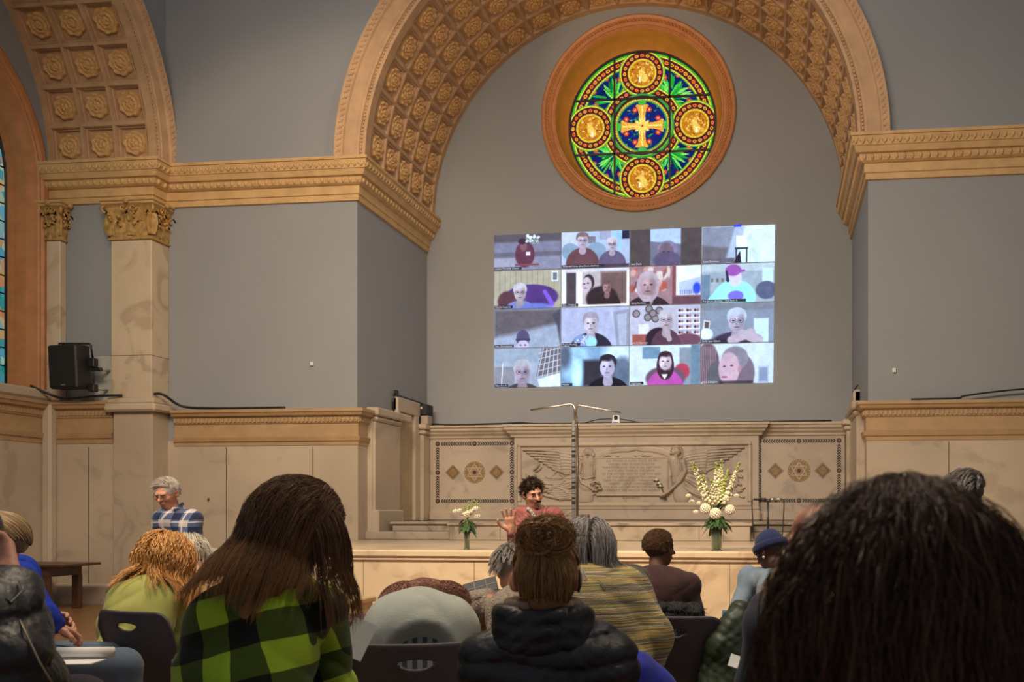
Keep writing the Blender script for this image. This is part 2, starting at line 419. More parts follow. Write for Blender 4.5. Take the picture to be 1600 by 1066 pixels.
# ---- archivolts (front faces of the arches) with bead line and leaf scroll
def archivolt(name, pos, R, RO_, n=96, a0=0.0, a1=PI):
    b = MB(); w = RO_ - R
    prof = [(0, 0), (0, .05), (w * .10, .055), (w * .12, .035), (w * .20, .035), (w * .22, .06), (w * .30, .065), (w * .34, .08), (w * .70, .10), (w * .74, .13), (w * .80, .14), (w * .97, .17), (w, .17), (w, -.02)]
    vs = []
    for i in range(n + 1):
        t = a0 + (a1 - a0) * i / n
        for r, o in prof: vs.append(pos(t, R + r, o))
    k = len(prof)
    b.add(vs, [(i * k + q, i * k + q + 1, (i + 1) * k + q + 1, (i + 1) * k + q) for i in range(n) for q in range(k - 1)] + [tuple(range(k)), tuple(range(n * k + k - 1, n * k - 1, -1))])
    nb = int((a1 - a0) * (R + w * .16) / .052)
    for i in range(nb):
        t = a0 + (a1 - a0) * (i + .5) / nb; b.ell(pos(t, R + w * .16, .045), .017 if i % 3 else .012, 6, 4)
    nb = int((a1 - a0) * (R + w * .86) / .085)
    for i in range(nb):
        t = a0 + (a1 - a0) * (i + .5) / nb; dt = .022 / R
        b.ell(pos(t, R + w * .84, .145), .022, 6, 3); b.ell(pos(t + dt, R + w * .90, .155), .016, 5, 3); b.ell(pos(t - dt, R + w * .79, .135), .013, 5, 3)
    return tag(b.build(name, M_vault), kind='structure')
archivolt('trim_3', lambda t, r, o: (CX + r * math.cos(t), D1 - o, ZS + r * math.sin(t)), RA, RO)
archivolt('trim_4', lambda t, r, o: (XL + o, YC2 + r * math.cos(t), ZS + r * math.sin(t)), R2, R2O)

# ---- upper cornice with leaf band and egg-and-dart
UC = [(0, 5.86), (.035, 5.865), (.035, 5.945), (.055, 5.955), (.055, 6.07), (.085, 6.08), (.115, 6.10), (.125, 6.18), (.17, 6.19), (.20, 6.265), (.215, 6.27), (.24, 6.385), (.26, 6.39), (.26, 6.43), (0, 6.44)]
UC = [(o * 1.0, z) for o, z in UC]
def orn(b, path, out, z, step, kind):
    """little carved units along a path, room side on the right"""
    for (x0, y0), (x1, y1) in zip(path[:-1], path[1:]):
        L_ = math.hypot(x1 - x0, y1 - y0); n = max(1, int(L_ / step)); dx, dy = (x1 - x0) / L_, (y1 - y0) / L_; nx, ny = dy, -dx
        for i in range(n):
            s_ = (i + .5) * L_ / n; p = (x0 + dx * s_ + nx * out, y0 + dy * s_ + ny * out, z)
            M = Matrix(((dx, nx, 0), (dy, ny, 0), (0, 0, 1)))
            if kind == 'egg':
                b.ell(p, (step * .30, .042, .044), 6, 4, M); b.ell((p[0] + dx * step * .5, p[1] + dy * step * .5, z), (step * .10, .022, .036), 5, 3, M)
            elif kind == 'leaf':
                b.ell(p, (step * .24, .030, .050), 6, 4, M @ Matrix.Rotation(.45, 3, 'Y')); b.ell((p[0] + dx * step * .45, p[1] + dy * step * .45, z + .012), (step * .16, .028, .038), 5, 3, M @ Matrix.Rotation(-.6, 3, 'Y'))
            elif kind == 'dentil':
                h = step * .27; vs = []
                for zz in (-.032, .032):
                    for oo in (0, .022):
                        for ss in (-h, h): vs.append((p[0] + dx * ss + nx * oo, p[1] + dy * ss + ny * oo, z + zz))
                b.add(vs, [(0, 1, 3, 2), (4, 6, 7, 5), (0, 4, 5, 1), (1, 5, 7, 3), (2, 3, 7, 6), (0, 2, 6, 4)])
def offpath(path, o):
    P = [Vector(p) for p in path]; out = []
    for i, p in enumerate(P):
        d0 = (P[i] - P[i - 1]).normalized() if i > 0 else None; d1 = (P[i + 1] - P[i]).normalized() if i < len(P) - 1 else None
        n0 = Vector((d0.y, -d0.x)) if d0 else None; n1 = Vector((d1.y, -d1.x)) if d1 else None
        m = n1 if n0 is None else n0 if n1 is None else (n0 + n1) / (1 + n0.dot(n1)); out.append((p.x + m.x * o, p.y + m.y * o))
    return out
def ucornice(name, path):
    b = MB().sweep(UC, path)
    orn(b, offpath(path, .222), 0, 6.325, .095, 'leaf'); orn(b, offpath(path, .112), 0, 6.14, .105, 'egg')
    tag(b.build(name, M_cornice), kind='structure')
ucornice('trim_5', [(XREC + .01, YJ), (XL, YJ), (XL, D1), (XJL, D1), (XJL, D2)])
ucornice('trim_6', [(XJR, D2), (XJR, D1), (XR, D1)])

# ---- lower (dado) cornice
def lcornice(name, path, z0, z1, mat):
    h = z1 - z0
    pr = [(0, z0), (.03, z0 + .01), (.035, z0 + .11 * h), (.06, z0 + .14 * h), (.075, z0 + .24 * h), (.03, z0 + .27 * h), (.03, z0 + .60 * h), (.05, z0 + .63 * h), (.06, z0 + .80 * h), (.11, z0 + .83 * h), (.13, z0 + .9 * h), (.15, z0 + .92 * h), (.15, z1), (0, z1)]
    b = MB().sweep(pr, path); orn(b, offpath(path, .05), 0, z0 + .72 * h, .062, 'dentil')
    return tag(b.build(name, mat), kind='structure')
def dado(name, path, z1, joints=()):
    b = MB(); b.sweep([(0, .0), (.05, .0), (.05, .26), (.03, .29), (.02, .30), (.02, z1), (0, z1)], path)
    o = b.build(name, [M_marb, M_joint]); return tag(o, kind='structure')
PL = [(XREC, 5.3), (XREC, YJ), (XL, YJ), (XL, D1), (XJL, D1), (XJL, D1 + .29)]
dado('baseboard_left', PL, 2.40); lcornice('trim_7', PL[:2] + [(-9.62, YJ)], 2.34, 2.965, M_cornice2)
lcornice('trim_8', [(-8.86, D1), (XJL, D1), (XJL, D1 + .29)], 2.31, 2.845, M_cornice2)
dado('baseboard_right', [(XJR, D1 + .29), (XJR, D1), (XR, D1)], 2.40); lcornice('trim_9', [(XJR, D1 + .29), (XJR, D1), (XR, D1)], 2.31, 2.845, M_cornice2)
# joints between the marble slabs
b = MB()
for x, z0, z1 in [(at(355, 700, Y=D1).x, .3, 2.3), (at(490, 700, Y=D1).x, .3, 2.3), (at(1482, 700, Y=D1).x, .3, 2.3)]:
    b.box(x - .006, x + .006, D1 - .0225, D1 - .019, z0, z1)
for px in (140,):
    x = at(px, 700, Y=YJ).x; b.box(x - .006, x + .006, YJ - .0225, YJ - .019, .3, 2.3)
tag(b.build('trim_10', M_joint), kind='structure')
# rear dado pier in the recess corner
b = MB().bbox(XREC + .02, XREC + .17, YJ - .17, YJ - .02, 0, 2.95, .03); tag(b.build('trim_11', M_marb), kind='structure')

# ---- pilasters with gilded leafy capitals
def pilaster(x0, x1, y0, y1, zb, zc, zt, label, big=True):
    root = empty('pilaster', ((x0 + x1) / 2, y0, 0), 0, label, 'pilaster')
    T = Vector((-(x0 + x1) / 2, -y0, 0)); w = x1 - x0; Mv = Matrix.Translation(T)
    b = MB(); b.bbox(x0, x1, y0, y1, zb, zc, .008, Mv)
    b.build('shaft', M_marbp, root)
    if big:
        b = MB(); j = zb + (zc - zb) * .27; b.box(x0 - .002, x1 + .002, y0 - .002, y1, j - .003, j + .003, Mv); j = (zb + zc) / 2 + .0
        b.build('joint', M_joint, root)
        b = MB(); b.bbox(x0 + .02, x1 - .0, y0 + .02, y1 + .1, 0, zb - .2, .01, Mv); b.build('pedestal', M_marb, root)
        b = MB(); b.bbox(x0 - .07, x1 + .10, y0 - .08, y1, zb - .2, zb - .08, .03, Mv); b.bbox(x0 - .03, x1 + .06, y0 - .04, y1, zb - .08, zb, .012, Mv); b.build('cap_slab', M_marbp, root)
    # capital
    b = MB(); h = zt - zc
    b.bbox(x0 - .03, x1 + .03, y0 - .03, y1, zc, zc + .05 * h, .006, Mv)
    def ring(z, o): return [(x0 - o, z, 'l')]
    core = [(0, .05), (0, .35), (.02, .6), (.05, .8), (.08, .86)]
    for (o0, q0), (o1, q1) in zip(core[:-1], core[1:]):
        z0, z1 = zc + q0 * h, zc + q1 * h
        vs = [(x0 - o0, y1, z0), (x0 - o0, y0 - o0, z0), (x1 + o0, y0 - o0, z0), (x1 + o0, y1, z0), (x0 - o1, y1, z1), (x0 - o1, y0 - o1, z1), (x1 + o1, y0 - o1, z1), (x1 + o1, y1, z1)]
        b.add([Vector(v) + T for v in vs], [(0, 1, 5, 4), (1, 2, 6, 5), (2, 3, 7, 6)])
    def leaf(px, py, nx, ny, z, hh, ww):
        tx, ty = -ny, nx
        N = 7; vs = []
        for i in range(N + 1):
            q = i / N; wd = ww * (math.sin(PI * min(1, q * 1.15 + .12)) ** .6) * (1 + .25 * math.sin(q * 22)); out = .012 + .02 * q + .09 * max(0, q - .55) ** 1.3 * 2.2 * (hh / .3); zz = z + hh * (math.sin(min(q, .88) * PI / 1.76) if q < .88 else 1 - (q - .88) * 1.4)
            for s_, oo in ((-1, -.012), (-.5, .012), (0, .0), (.5, .012), (1, -.012)): vs.append(Vector((px + tx * wd * s_ + nx * (out + oo), py + ty * wd * s_ + ny * (out + oo), zz)) + T)
        b.add(vs, [(i * 5 + k, i * 5 + k + 1, (i + 1) * 5 + k + 1, (i + 1) * 5 + k) for i in range(N) for k in range(4)], True)
    def face(ax, ay, bx, by, nx, ny, n):
        for k in range(n):
            q = (k + .5) / n; leaf(ax + (bx - ax) * q, ay + (by - ay) * q, nx, ny, zc + .05 * h, .40 * h, w * .42 / n)
        for k in range(n + 1):
            q = k / n; leaf(ax + (bx - ax) * q, ay + (by - ay) * q, nx, ny, zc + .12 * h, .58 * h, w * .36 / n)
        L_ = math.hypot(bx - ax, by - ay)
        for q in (.38, .62):
            c = Vector((ax + (bx - ax) * q + nx * .07, ay + (by - ay) * q + ny * .07, zc + .78 * h)) + T
            pts = [c + Vector(((bx - ax) / L_ * math.cos(t) * r, (by - ay) / L_ * math.cos(t) * r, math.sin(t) * r)) for t, r in [(u * .7, .012 + .006 * u) for u in range(10)]]
            b.tube(pts, .011, 5)
        for k in range(14): b.ell(Vector((ax + (bx - ax) * rng.random() + nx * .06, ay + (by - ay) * rng.random() + ny * .06, zc + h * (.35 + .4 * rng.random()))) + T, .018 + .012 * rng.random(), 5, 3)
        b.ell(Vector(((ax + bx) / 2 + nx * .11, (ay + by) / 2 + ny * .11, zc + .93 * h)) + T, .045, 6, 4)
    face(x0, y0, x1, y0, 0, -1, 2); face(x1, y0, x1, y1, 1, 0, 2 if big else 1)
    for cx, cy, sx in ((x0, y0, -1), (x1, y0, 1)):
        c = Vector((cx + sx * .045, cy - .045, zc + .74 * h)) + T
        pts = [c + Vector((sx * .7071 * math.cos(t) * r, -.7071 * math.cos(t) * r, math.sin(t) * r)) for t, r in [(u * .62 + .6, .010 + .0048 * u) for u in range(12)]]
        b.tube(pts, [.012 + .001 * u for u in range(12)], 6)
    b.build('capital', M_gilt, root)
    b = MB(); b.bbox(x0 - .10, x1 + .09, y0 - .10, y1, zc + .86 * h, zc + .93 * h, .012, Mv); b.bbox(x0 - .12, x1 + .11, y0 - .12, y1, zc + .93 * h, zt, .012, Mv); b.build('abacus', M_cornice, root)
    return root
pilaster(-9.60, -8.97, YJ - .10, D1 - .005, 3.00, 5.29, 5.87, 'big cream marble pilaster with gilded leafy capital left of the grey front wall')
pilaster(-10.60, -10.38, YJ - .13, YJ - .005, 2.97, 5.31, 5.87, 'narrow marble pilaster with gilded capital behind the wall loudspeaker', False)

# ---- rose window frame
WX, WZ = -2.33, 8.10
def rose_frame():
    b = MB(); n = 96
    Mr = Matrix.Translation((WX, D2, WZ)) @ Matrix.Rotation(PI / 2, 4, 'X')     # local z -> -y (into the room)
    def lat(prof, sm=True): b.lathe(prof, n, Mr, sm, cap=False)
    b.cur = 0
    lat([(1.66, -.02), (1.66, .07), (1.64, .085), (1.60, .07), (1.585, .05), (1.575, .05)], False)
    lat([(1.575, .05), (1.53, .085), (1.49, .05), (1.485, .03), (1.46, .03), (1.45, .045), (1.43, .045), (1.42, .02)], False)
    for i in range(150):
        a = 2 * PI * (i + .5) / 150; b.ell(Mr @ Vector((1.565 * math.cos(a), 1.565 * math.sin(a), .06)), .024, 6, 3)
    for i in range(230):
        a = 2 * PI * (i + .5) / 230; b.ell(Mr @ Vector((1.447 * math.cos(a), 1.447 * math.sin(a), .042)), .013, 5, 3)
    b.cur = 1
    lat([(1.42, .02), (1.40, -.10), (1.385, -.30), (1.36, -.33), (1.355, -.46), (1.31, -.47), (1.30, -.52)])
    o = b.build('trim_12', [M_terra, M_splay]); tag(o, kind='structure')
rose_frame()
# ---- the arched side window (a sliver of it shows)
def side_frame():
    b = MB(); yc, zc = 10.75, 6.1
    prof = [(2.03, -.01), (2.03, .05), (1.99, .07), (1.93, .06), (1.90, .03), (1.88, .03), (1.86, .05), (1.84, .03), (1.83, -.02), (1.80, -.12), (1.79, -.30), (1.76, -.31), (1.75, -.42)]
    path = [(0, 3.12 - zc, 1)] + [(math.cos(PI * i / 40), math.sin(PI * i / 40), 0) for i in range(41)] + [(0, 3.12 - zc, -1)]
    vs = []; k = len(prof)
    for i, (c, s_, fl) in enumerate(path):
        for r, o in prof:
            if fl: vs.append((XREC + o, yc + fl * r, 3.12))
            else: vs.append((XREC + o, yc + c * r, zc + s_ * r))
    b.add(vs, [(i * k + q, i * k + q + 1, (i + 1) * k + q + 1, (i + 1) * k + q) for i in range(len(path) - 1) for q in range(k - 1)], False)
    tag(b.build('trim_13', M_terra), kind='structure')
    # glass with leading
    m, t, bs = nt('pale_leaded_glass'); L = t.links
    tc = node(t, 'ShaderNodeTexCoord'); vo = node(t, 'ShaderNodeTexVoronoi'); vo.inputs['Scale'].default_value = 7; L.new(tc.outputs['Object'], vo.inputs['Vector'])
    cr = node(t, 'ShaderNodeValToRGB'); e = cr.color_ramp.elements; e[0].color = (.02, .25, .2, 1); e[1].color = (.35, .6, .45, 1)
    for p, c in ((.35, (.10, .35, .50, 1)), (.55, (.5, .5, .2, 1)), (.75, (.55, .18, .08, 1))): x = e.new(p); x.color = c
    sp = node(t, 'ShaderNodeSeparateColor'); L.new(vo.outputs['Color'], sp.inputs[0]); L.new(sp.outputs[0], cr.inputs[0])
    em = node(t, 'ShaderNodeEmission'); em.inputs[1].default_value = .55; L.new(cr.outputs[0], em.inputs[0]); L.new(em.outputs[0], t.nodes['Material Output'].inputs[0])
    b = MB(); n = 24; pts = [(yc + 1.78, 3.1)] + [(yc + 1.78 * math.cos(PI * i / n), zc + 1.78 * math.sin(PI * i / n)) for i in range(n + 1)] + [(yc - 1.78, 3.1)]
    b.add([(XREC - .41, y, z) for y, z in pts], [tuple(range(len(pts)))]); g = b.build('window_2', m); tag(g, kind='structure')
    b = MB()
    for k in range(9): b.tube([(XREC - .40, yc - 1.6 + k * .4, 3.1), (XREC - .40, yc - 1.6 + k * .4, zc + math.sqrt(max(0, 1.76 ** 2 - (1.6 - k * .4) ** 2)))], .012, 4)
    for k in range(18):
        z = 3.2 + k * .26; hw = 1.76 if z < zc else math.sqrt(max(.01, 1.76 ** 2 - (z - zc) ** 2)); b.tube([(XREC - .40, yc - hw, z), (XREC - .40, yc + hw, z)], .012, 4)
    b.tube([(XREC - .40, yc + 1.765, 3.1)] + [(XREC - .40, yc + 1.765 * math.cos(PI * i / 30), zc + 1.765 * math.sin(PI * i / 30)) for i in range(31)], .03, 6)
    b.build('leading', M_black, g)
    b = MB(); b.bbox(XREC + .001, XREC + .16, 8.5, YJ - .1, 2.97, 3.12, .03); tag(b.build('window_sill', M_marb), kind='structure').name = 'trim_14'
side_frame()
# ================================================================ STAGE AND APSE FITTINGS
def text(name, body, size, mat, parent=None, align='LEFT', extrude=0.0, spacing=1.0):
    cu = bpy.data.curves.new(name, 'FONT'); cu.body = body; cu.align_x = align; cu.size = size; cu.extrude = extrude; cu.space_character = spacing; cu.resolution_u = 2
    t = bpy.data.objects.new(name, cu); COL.objects.link(t); dg = bpy.context.evaluated_depsgraph_get(); dg.update()
    me = bpy.data.meshes.new_from_object(t.evaluated_get(dg)); bpy.data.objects.remove(t); me.materials.clear(); me.materials.append(mat)
    return link(bpy.data.objects.new(name, me), parent)

def mirx(side): return (lambda x: x) if side < 0 else (lambda x: 2 * CX - x)
def stage():
    root = empty('stage', (-1.1, 9.8, 0), 0, 'cream marble stage platform with a moulded lip running below the flower vases', 'stage')
    x0, x1, y0 = -6.27, XR - .02, 9.83; T = Matrix.Translation((1.1, -9.8, 0))
    b = MB(); b.box(x0, x1, y0, D1 - .03, 0, .86, T); b.build('front_panel', M_marb2, root)
    b = MB(); b.bbox(x0 - .05, x1, y0 - .05, D1 - .03, .86, .94, .018, T); b.bbox(x0 - .02, x1, y0 - .025, D1 - .03, .825, .86, .008, T); b.build('top_slab', M_marb2, root)
    b = MB(); b.bbox(x0 - .03, x1, y0 - .03, D1 - .03, 0, .12, .02, T); b.build('plinth', M_marb2, root)
    for px in (568, 741, 980, 1140, 1330, 1500): x = at(px, 900, Y=y0).x; MB().box(x - .003, x + .003, y0 - .002, y0 + .01, .12, .825, T).build('joint', M_joint, root)
    return root
stage()
def steps():
    xl, xr = XJL + .02, XJR - .02
    root = empty('altar_steps', (CX, 13.2, .94), 0, 'low grey marble steps leading up from the stage to the carved screen', 'steps')
    T = Matrix.Translation((-CX, -13.2, -.94))
    b = MB(); b.box(xl, xr, D1 - .02, 15.88, .0, .94, T); b.build('apse_floor', M_step, root)
    b = MB(); b.bbox(xl - .0, xr, 13.34, 15.88, .94, 1.06, .012, T); b.build('lower_step', M_step, root)
    b = MB(); b.bbox(xl + .25, xr - .25, 13.75, 15.88, 1.06, 1.16, .01, T); b.bbox(xl + .22, xr - .22, 13.71, 15.88, 1.16, 1.20, .012, T); b.build('upper_step', M_step, root)
    a, c = at(700, 830, Y=13.1).x, at(1172, 830, Y=13.1).x
    b = MB(); b.bbox(a, c, 13.145, 13.8, .94, 1.15, .01, T); b.bbox(a - .03, c + .03, 13.12, 13.8, 1.15, 1.19, .012, T); b.build('centre_step', M_step, root)
    for px in (780, 905, 1010, 1092, 1130): x = at(px, 830, Y=13.1).x; MB().box(x - .004, x + .004, 13.143, 13.2, .94, 1.15, T).build('joint', M_joint, root)
steps()
def jamb(side):
    mx = mirx(side); s = 1 if side < 0 else -1; J = XJL
    def bb(mb, x0, x1, *r, **k): X = sorted((mx(x0), mx(x1))); mb.bbox(X[0], X[1], *r, **k)
    b = MB()
    bb(b, J, J + .13, 13.46, 14.38, 1.2, 2.70, b=.01); bb(b, J, J + .17, 13.43, 14.4, 2.70, 2.78, b=.03); bb(b, J, J + .20, 13.40, 14.72, 2.78, 2.90, b=.02)
    bb(b, J, J + .09, 13.43, 13.47, .94, 2.82, b=.01); bb(b, J, J + .19, 13.44, 14.4, .94, 1.38, b=.02)
    # pier in the back corner
    bb(b, J, J + .12, 15.42, 15.88, 1.2, 2.66, b=.01); bb(b, J, J + .16, 15.38, 15.88, 2.66, 2.74, b=.02); bb(b, J, J + .19, 15.34, 15.88, 2.74, 2.83, b=.02)
    tag(b.build('trim_15' if side < 0 else 'trim_16', M_marb), kind='structure')
    # doorway
    b = MB()
    y0, y1, a0, a1, zt = 14.40, 15.36, 14.56, 15.18, 2.95
    bb(b, J - .02, J + .07, y0, a0, 1.2, 3.16, b=.012); bb(b, J - .02, J + .07, a1, y1, 1.2, 3.16, b=.012); bb(b, J - .02, J + .08, y0 - .02, y1 + .02, zt, 3.18, b=.015)
    bb(b, J - .02, J + .10, y0 - .02, y0 + .05, 1.2, 3.16, b=.012)
    d = b.build('door_1' if side < 0 else 'door_2', M_marb); tag(d, kind='structure')
    b = MB(); bb(b, J + .001, J + .02, a0, a1, 1.2, zt, b=.004); b.build('door_panel', pmat('door_cream', (.42, .32, .19), .5, .08, 3), d)
jamb(-1); jamb(1)

# ---- the carved marble screen behind the stage
def grid_relief(name, xa, xb, za, zb, y, n, m, H, mat, parent):
    """heightfield H[m,n] (metres towards the room) as a solid-looking carved slab"""
    xs = np.linspace(xa, xb, n); zs = np.linspace(zb, za, m)
    V = np.stack([np.broadcast_to(xs, (m, n)), y - H, np.broadcast_to(zs[:, None], (m, n))], -1).reshape(-1, 3)
    i = np.arange(m - 1)[:, None] * n + np.arange(n - 1)[None]; Fq = np.stack([i, i + n, i + n + 1, i + 1], -1).reshape(-1, 4)
    return npmesh(name, V, Fq, mat, parent, True)
def relief_field():
    n, m = 640, 160; W_, H_ = 353., 88.
    U, V_ = np.meshgrid(np.linspace(0, W_, n), np.linspace(0, H_, m)); Z = np.zeros((m, n))
    def stroke(pts, r, h, mode='max', flat=.5):
        nonlocal Z
        pts = np.array(pts, float); rr = np.array(r if isinstance(r, (list, tuple)) else [r] * len(pts), float); best = np.zeros_like(Z)
        for a, c, ra, rb in zip(pts[:-1], pts[1:], rr[:-1], rr[1:]):
            d = c - a; L2 = max(1e-9, (d ** 2).sum()); t = np.clip(((U - a[0]) * d[0] + (V_ - a[1]) * d[1]) / L2, 0, 1)
            dist = np.hypot(U - a[0] - t * d[0], V_ - a[1] - t * d[1]); R_ = ra + (rb - ra) * t
            best = np.maximum(best, h * np.clip(1 - (dist / R_) ** 2, 0, 1) ** flat)
        Z = np.maximum(Z, best) if mode == 'max' else Z + best if mode == 'add' else Z - best
    def ell(cx, cy, rx, ry, h, mode='max', p=.5):
        nonlocal Z
        q = np.clip(1 - ((U - cx) / rx) ** 2 - ((V_ - cy) / ry) ** 2, 0, 1) ** p * h
        Z = np.maximum(Z, q) if mode == 'max' else Z + q if mode == 'add' else Z - q
    def curve(p0, p1, p2, k=9):
        t = np.linspace(0, 1, k)[:, None]; p0, p1, p2 = map(np.array, (p0, p1, p2)); return ((1 - t) ** 2 * p0 + 2 * t * (1 - t) * p1 + t * t * p2)
    # outer wings, fans of feathers
    for k in range(8):
        q = k / 7; stroke(curve((98 - 4 * q, 14 + 34 * q), (70 - 10 * q, 6 + 34 * q), (4 + 46 * q ** 1.1, 5 + 30 * q)), [2.7] * 6 + [2.0] * 3, .024 + .008 * (1 - q))
    for k in range(7):
        q = k / 6; stroke(curve((98, 16 + 26 * q), (88 - 4 * q, 13 + 26 * q), (62 + 4 * q, 10 + 30 * q)), 2.6, .034)
    for k in range(8):
        q = k / 7; stroke(curve((254 + 6 * q, 14 + 34 * q), (280 + 12 * q, 5 + 34 * q), (347 - 44 * q ** 1.1, 4 + 30 * q)), [2.7] * 6 + [2.0] * 3, .024 + .008 * (1 - q))
    for k in range(7):
        q = k / 6; stroke(curve((256, 16 + 26 * q), (268, 12 + 26 * q), (292 - 4 * q, 10 + 28 * q)), 2.6, .034)
    # inner wings meeting over the tablet
    for k in range(6):
        q = k / 5; stroke(curve((114, 16 + 3 * q), (140, 0 + 5 * q), (190 - 20 * q, 4 + 4 * q)), [4, 4, 4, 4, 3.5, 3, 2.6, 2.4, 2], .016)
        stroke(curve((238, 14 + 3 * q), (215, 0 + 5 * q), (176 + 16 * q, 4 + 4 * q)), [4, 4, 4, 4, 3.5, 3, 2.6, 2.4, 2], .014)
    for cx in (146, 188):
        s = 1 if cx == 146 else -1
        stroke([(cx - 18 * s, 17), (cx - 6 * s, 14), (cx, 17), (cx + 8 * s, 16)], [1.2, 2, 2.4, 1.2], .022); stroke([(cx - 2, 16), (cx + 1, 20)], 2, .024)
    # drapery: sweeping folds either side
    for k in range(9):
        q = k / 8; stroke(curve((102 - 6 * q, 46 + 6 * q), (70 - 6 * q, 50 + 28 * q), (10 + 40 * q, 44 + 26 * q)), [2.6] * 9, .018 + .012 * math.sin(k * 1.9) ** 2)
    for k in range(9):
        q = k / 8; stroke(curve((110, 52 + 4 * q), (96 - 4 * q, 76 + 6 * q), (40 + 22 * q, 70 + 14 * q)), 2.0, .022 + .012 * (k % 2))
    stroke(curve((126, 70), (80, 92), (30, 74)), 3.0, .028); stroke(curve((124, 66), (90, 80), (52, 62)), 2.2, .030)
    for k in range(9):
        q = k / 8; stroke(curve((258, 44 + 8 * q), (286 + 6 * q, 50 + 26 * q), (342 - 44 * q, 48 + 22 * q)), 2.6, .018 + .012 * math.sin(k * 2.3) ** 2)
    for k in range(7):
        q = k / 6; stroke(curve((244 + 4 * q, 52), (256 + 6 * q, 74 + 4 * q), (312 - 16 * q, 68 + 16 * q)), 2.0, .024 + .01 * (k % 2))
    stroke(curve((326, 40), (346, 54), (330, 66)), 3.2, .03); stroke(curve((330, 66), (332, 76), (347, 80)), 2.4, .024); stroke(curve((300, 80), (316, 70), (336, 78)), 2.2, .02)
    # scattered small folds and curls
    r_ = np.random.default_rng(5)
    for k in range(70):
        left = k % 2 == 0; cx = r_.uniform(20, 95) if left else r_.uniform(262, 338); cy = r_.uniform(34, 72); a = r_.uniform(-.9, .5) * (1 if left else -1)
        stroke(curve((cx, cy), (cx + 5, cy + 5 * a + 2), (cx + 11 * math.cos(a), cy + 11 * math.sin(a)), 5), r_.uniform(1.0, 2.0), .034 + r_.uniform(-.01, .006))
    stroke(curve((6, 52), (14, 36), (20, 54)), 1.6, .018)
    # tablet
    tab = (U > 119) & (U < 231) & (V_ > 18) & (V_ < 77.5); Z = np.where(tab, .030, Z)
    edge = (U > 120.5) & (U < 229.5) & (V_ > 19.5) & (V_ < 76); Z = np.where(tab & edge, .024, Z)
    # left angel
    stroke([(106, 22), (108, 34), (106, 50), (104, 62)], [11, 12, 10, 13], .055); stroke([(104, 60), (100, 80)], [13, 15], .040)
    for k in range(7): stroke(curve((99 + k * 2.6, 24), (102 + k * 2, 36), (100 + k * 2.4, 47)), 1.1, .064)
    stroke([(94, 48), (104, 52), (116, 48)], 1.6, .070)
    ell(107, 11, 8.5, 8.5, .058); ell(107, 11.5, 5.2, 6.6, .074); ell(100, 14, 3.2, 5.0, .052); ell(115, 14, 3.2, 5.0, .052); ell(107, 17.6, 3, 4, .060)
    ell(107, 12.6, 1.2, 2.4, .010, 'add', 1); ell(104.6, 10.6, 1.3, .9, .012, 'sub', 1); ell(109.4, 10.6, 1.3, .9, .012, 'sub', 1); ell(107, 15.6, 1.8, .6, .006, 'sub', 1)
    stroke([(96, 26), (92, 44), (98, 58), (120, 70)], [4.6, 4.0, 3.6, 2.4], .066)
    for k in range(26): ell(r_.uniform(112, 128), r_.uniform(56, 70), r_.uniform(1.4, 2.8), r_.uniform(1.2, 2.4), .070 + r_.uniform(0, .012))
    # right angel
    stroke([(240, 22), (246, 36), (246, 54)], [9, 11, 10], .052); stroke([(246, 54), (252, 78)], [10, 13], .034)
    for k in range(6): stroke(curve((236 + k * 3, 22), (240 + k * 2.4, 34), (236 + k * 3, 48)), 1.0, .060)
    ell(244, 8.5, 9, 8.5, .056); ell(240.5, 10.5, 5.4, 6.6, .070); ell(236, 12.5, 1.6, 1.6, .074); stroke([(243, 16), (245, 21)], 3.2, .056); stroke([(251, 4), (254, 12), (252, 20)], 1.8, .05)
    for k in range(4): stroke([(237, 3 + k * 1.6), (252, 3.5 + k * 2.4)], .7, .062)
    stroke([(255, 26), (258, 40), (250, 56), (230, 74)], [5.6, 4.8, 4.0, 2.6], .072); stroke([(231, 73), (224, 76), (219, 79)], [2.8, 2.6, 1.2], .072)
    for k in range(4): stroke([(228 - k * 1.5, 75), (226 - k * 2.2, 80 - k * .4)], .9, .076)
    # weathering
    Z *= 1.55; Z += (r_.random((m, n)) - .5) * .002
    return Z, n, m
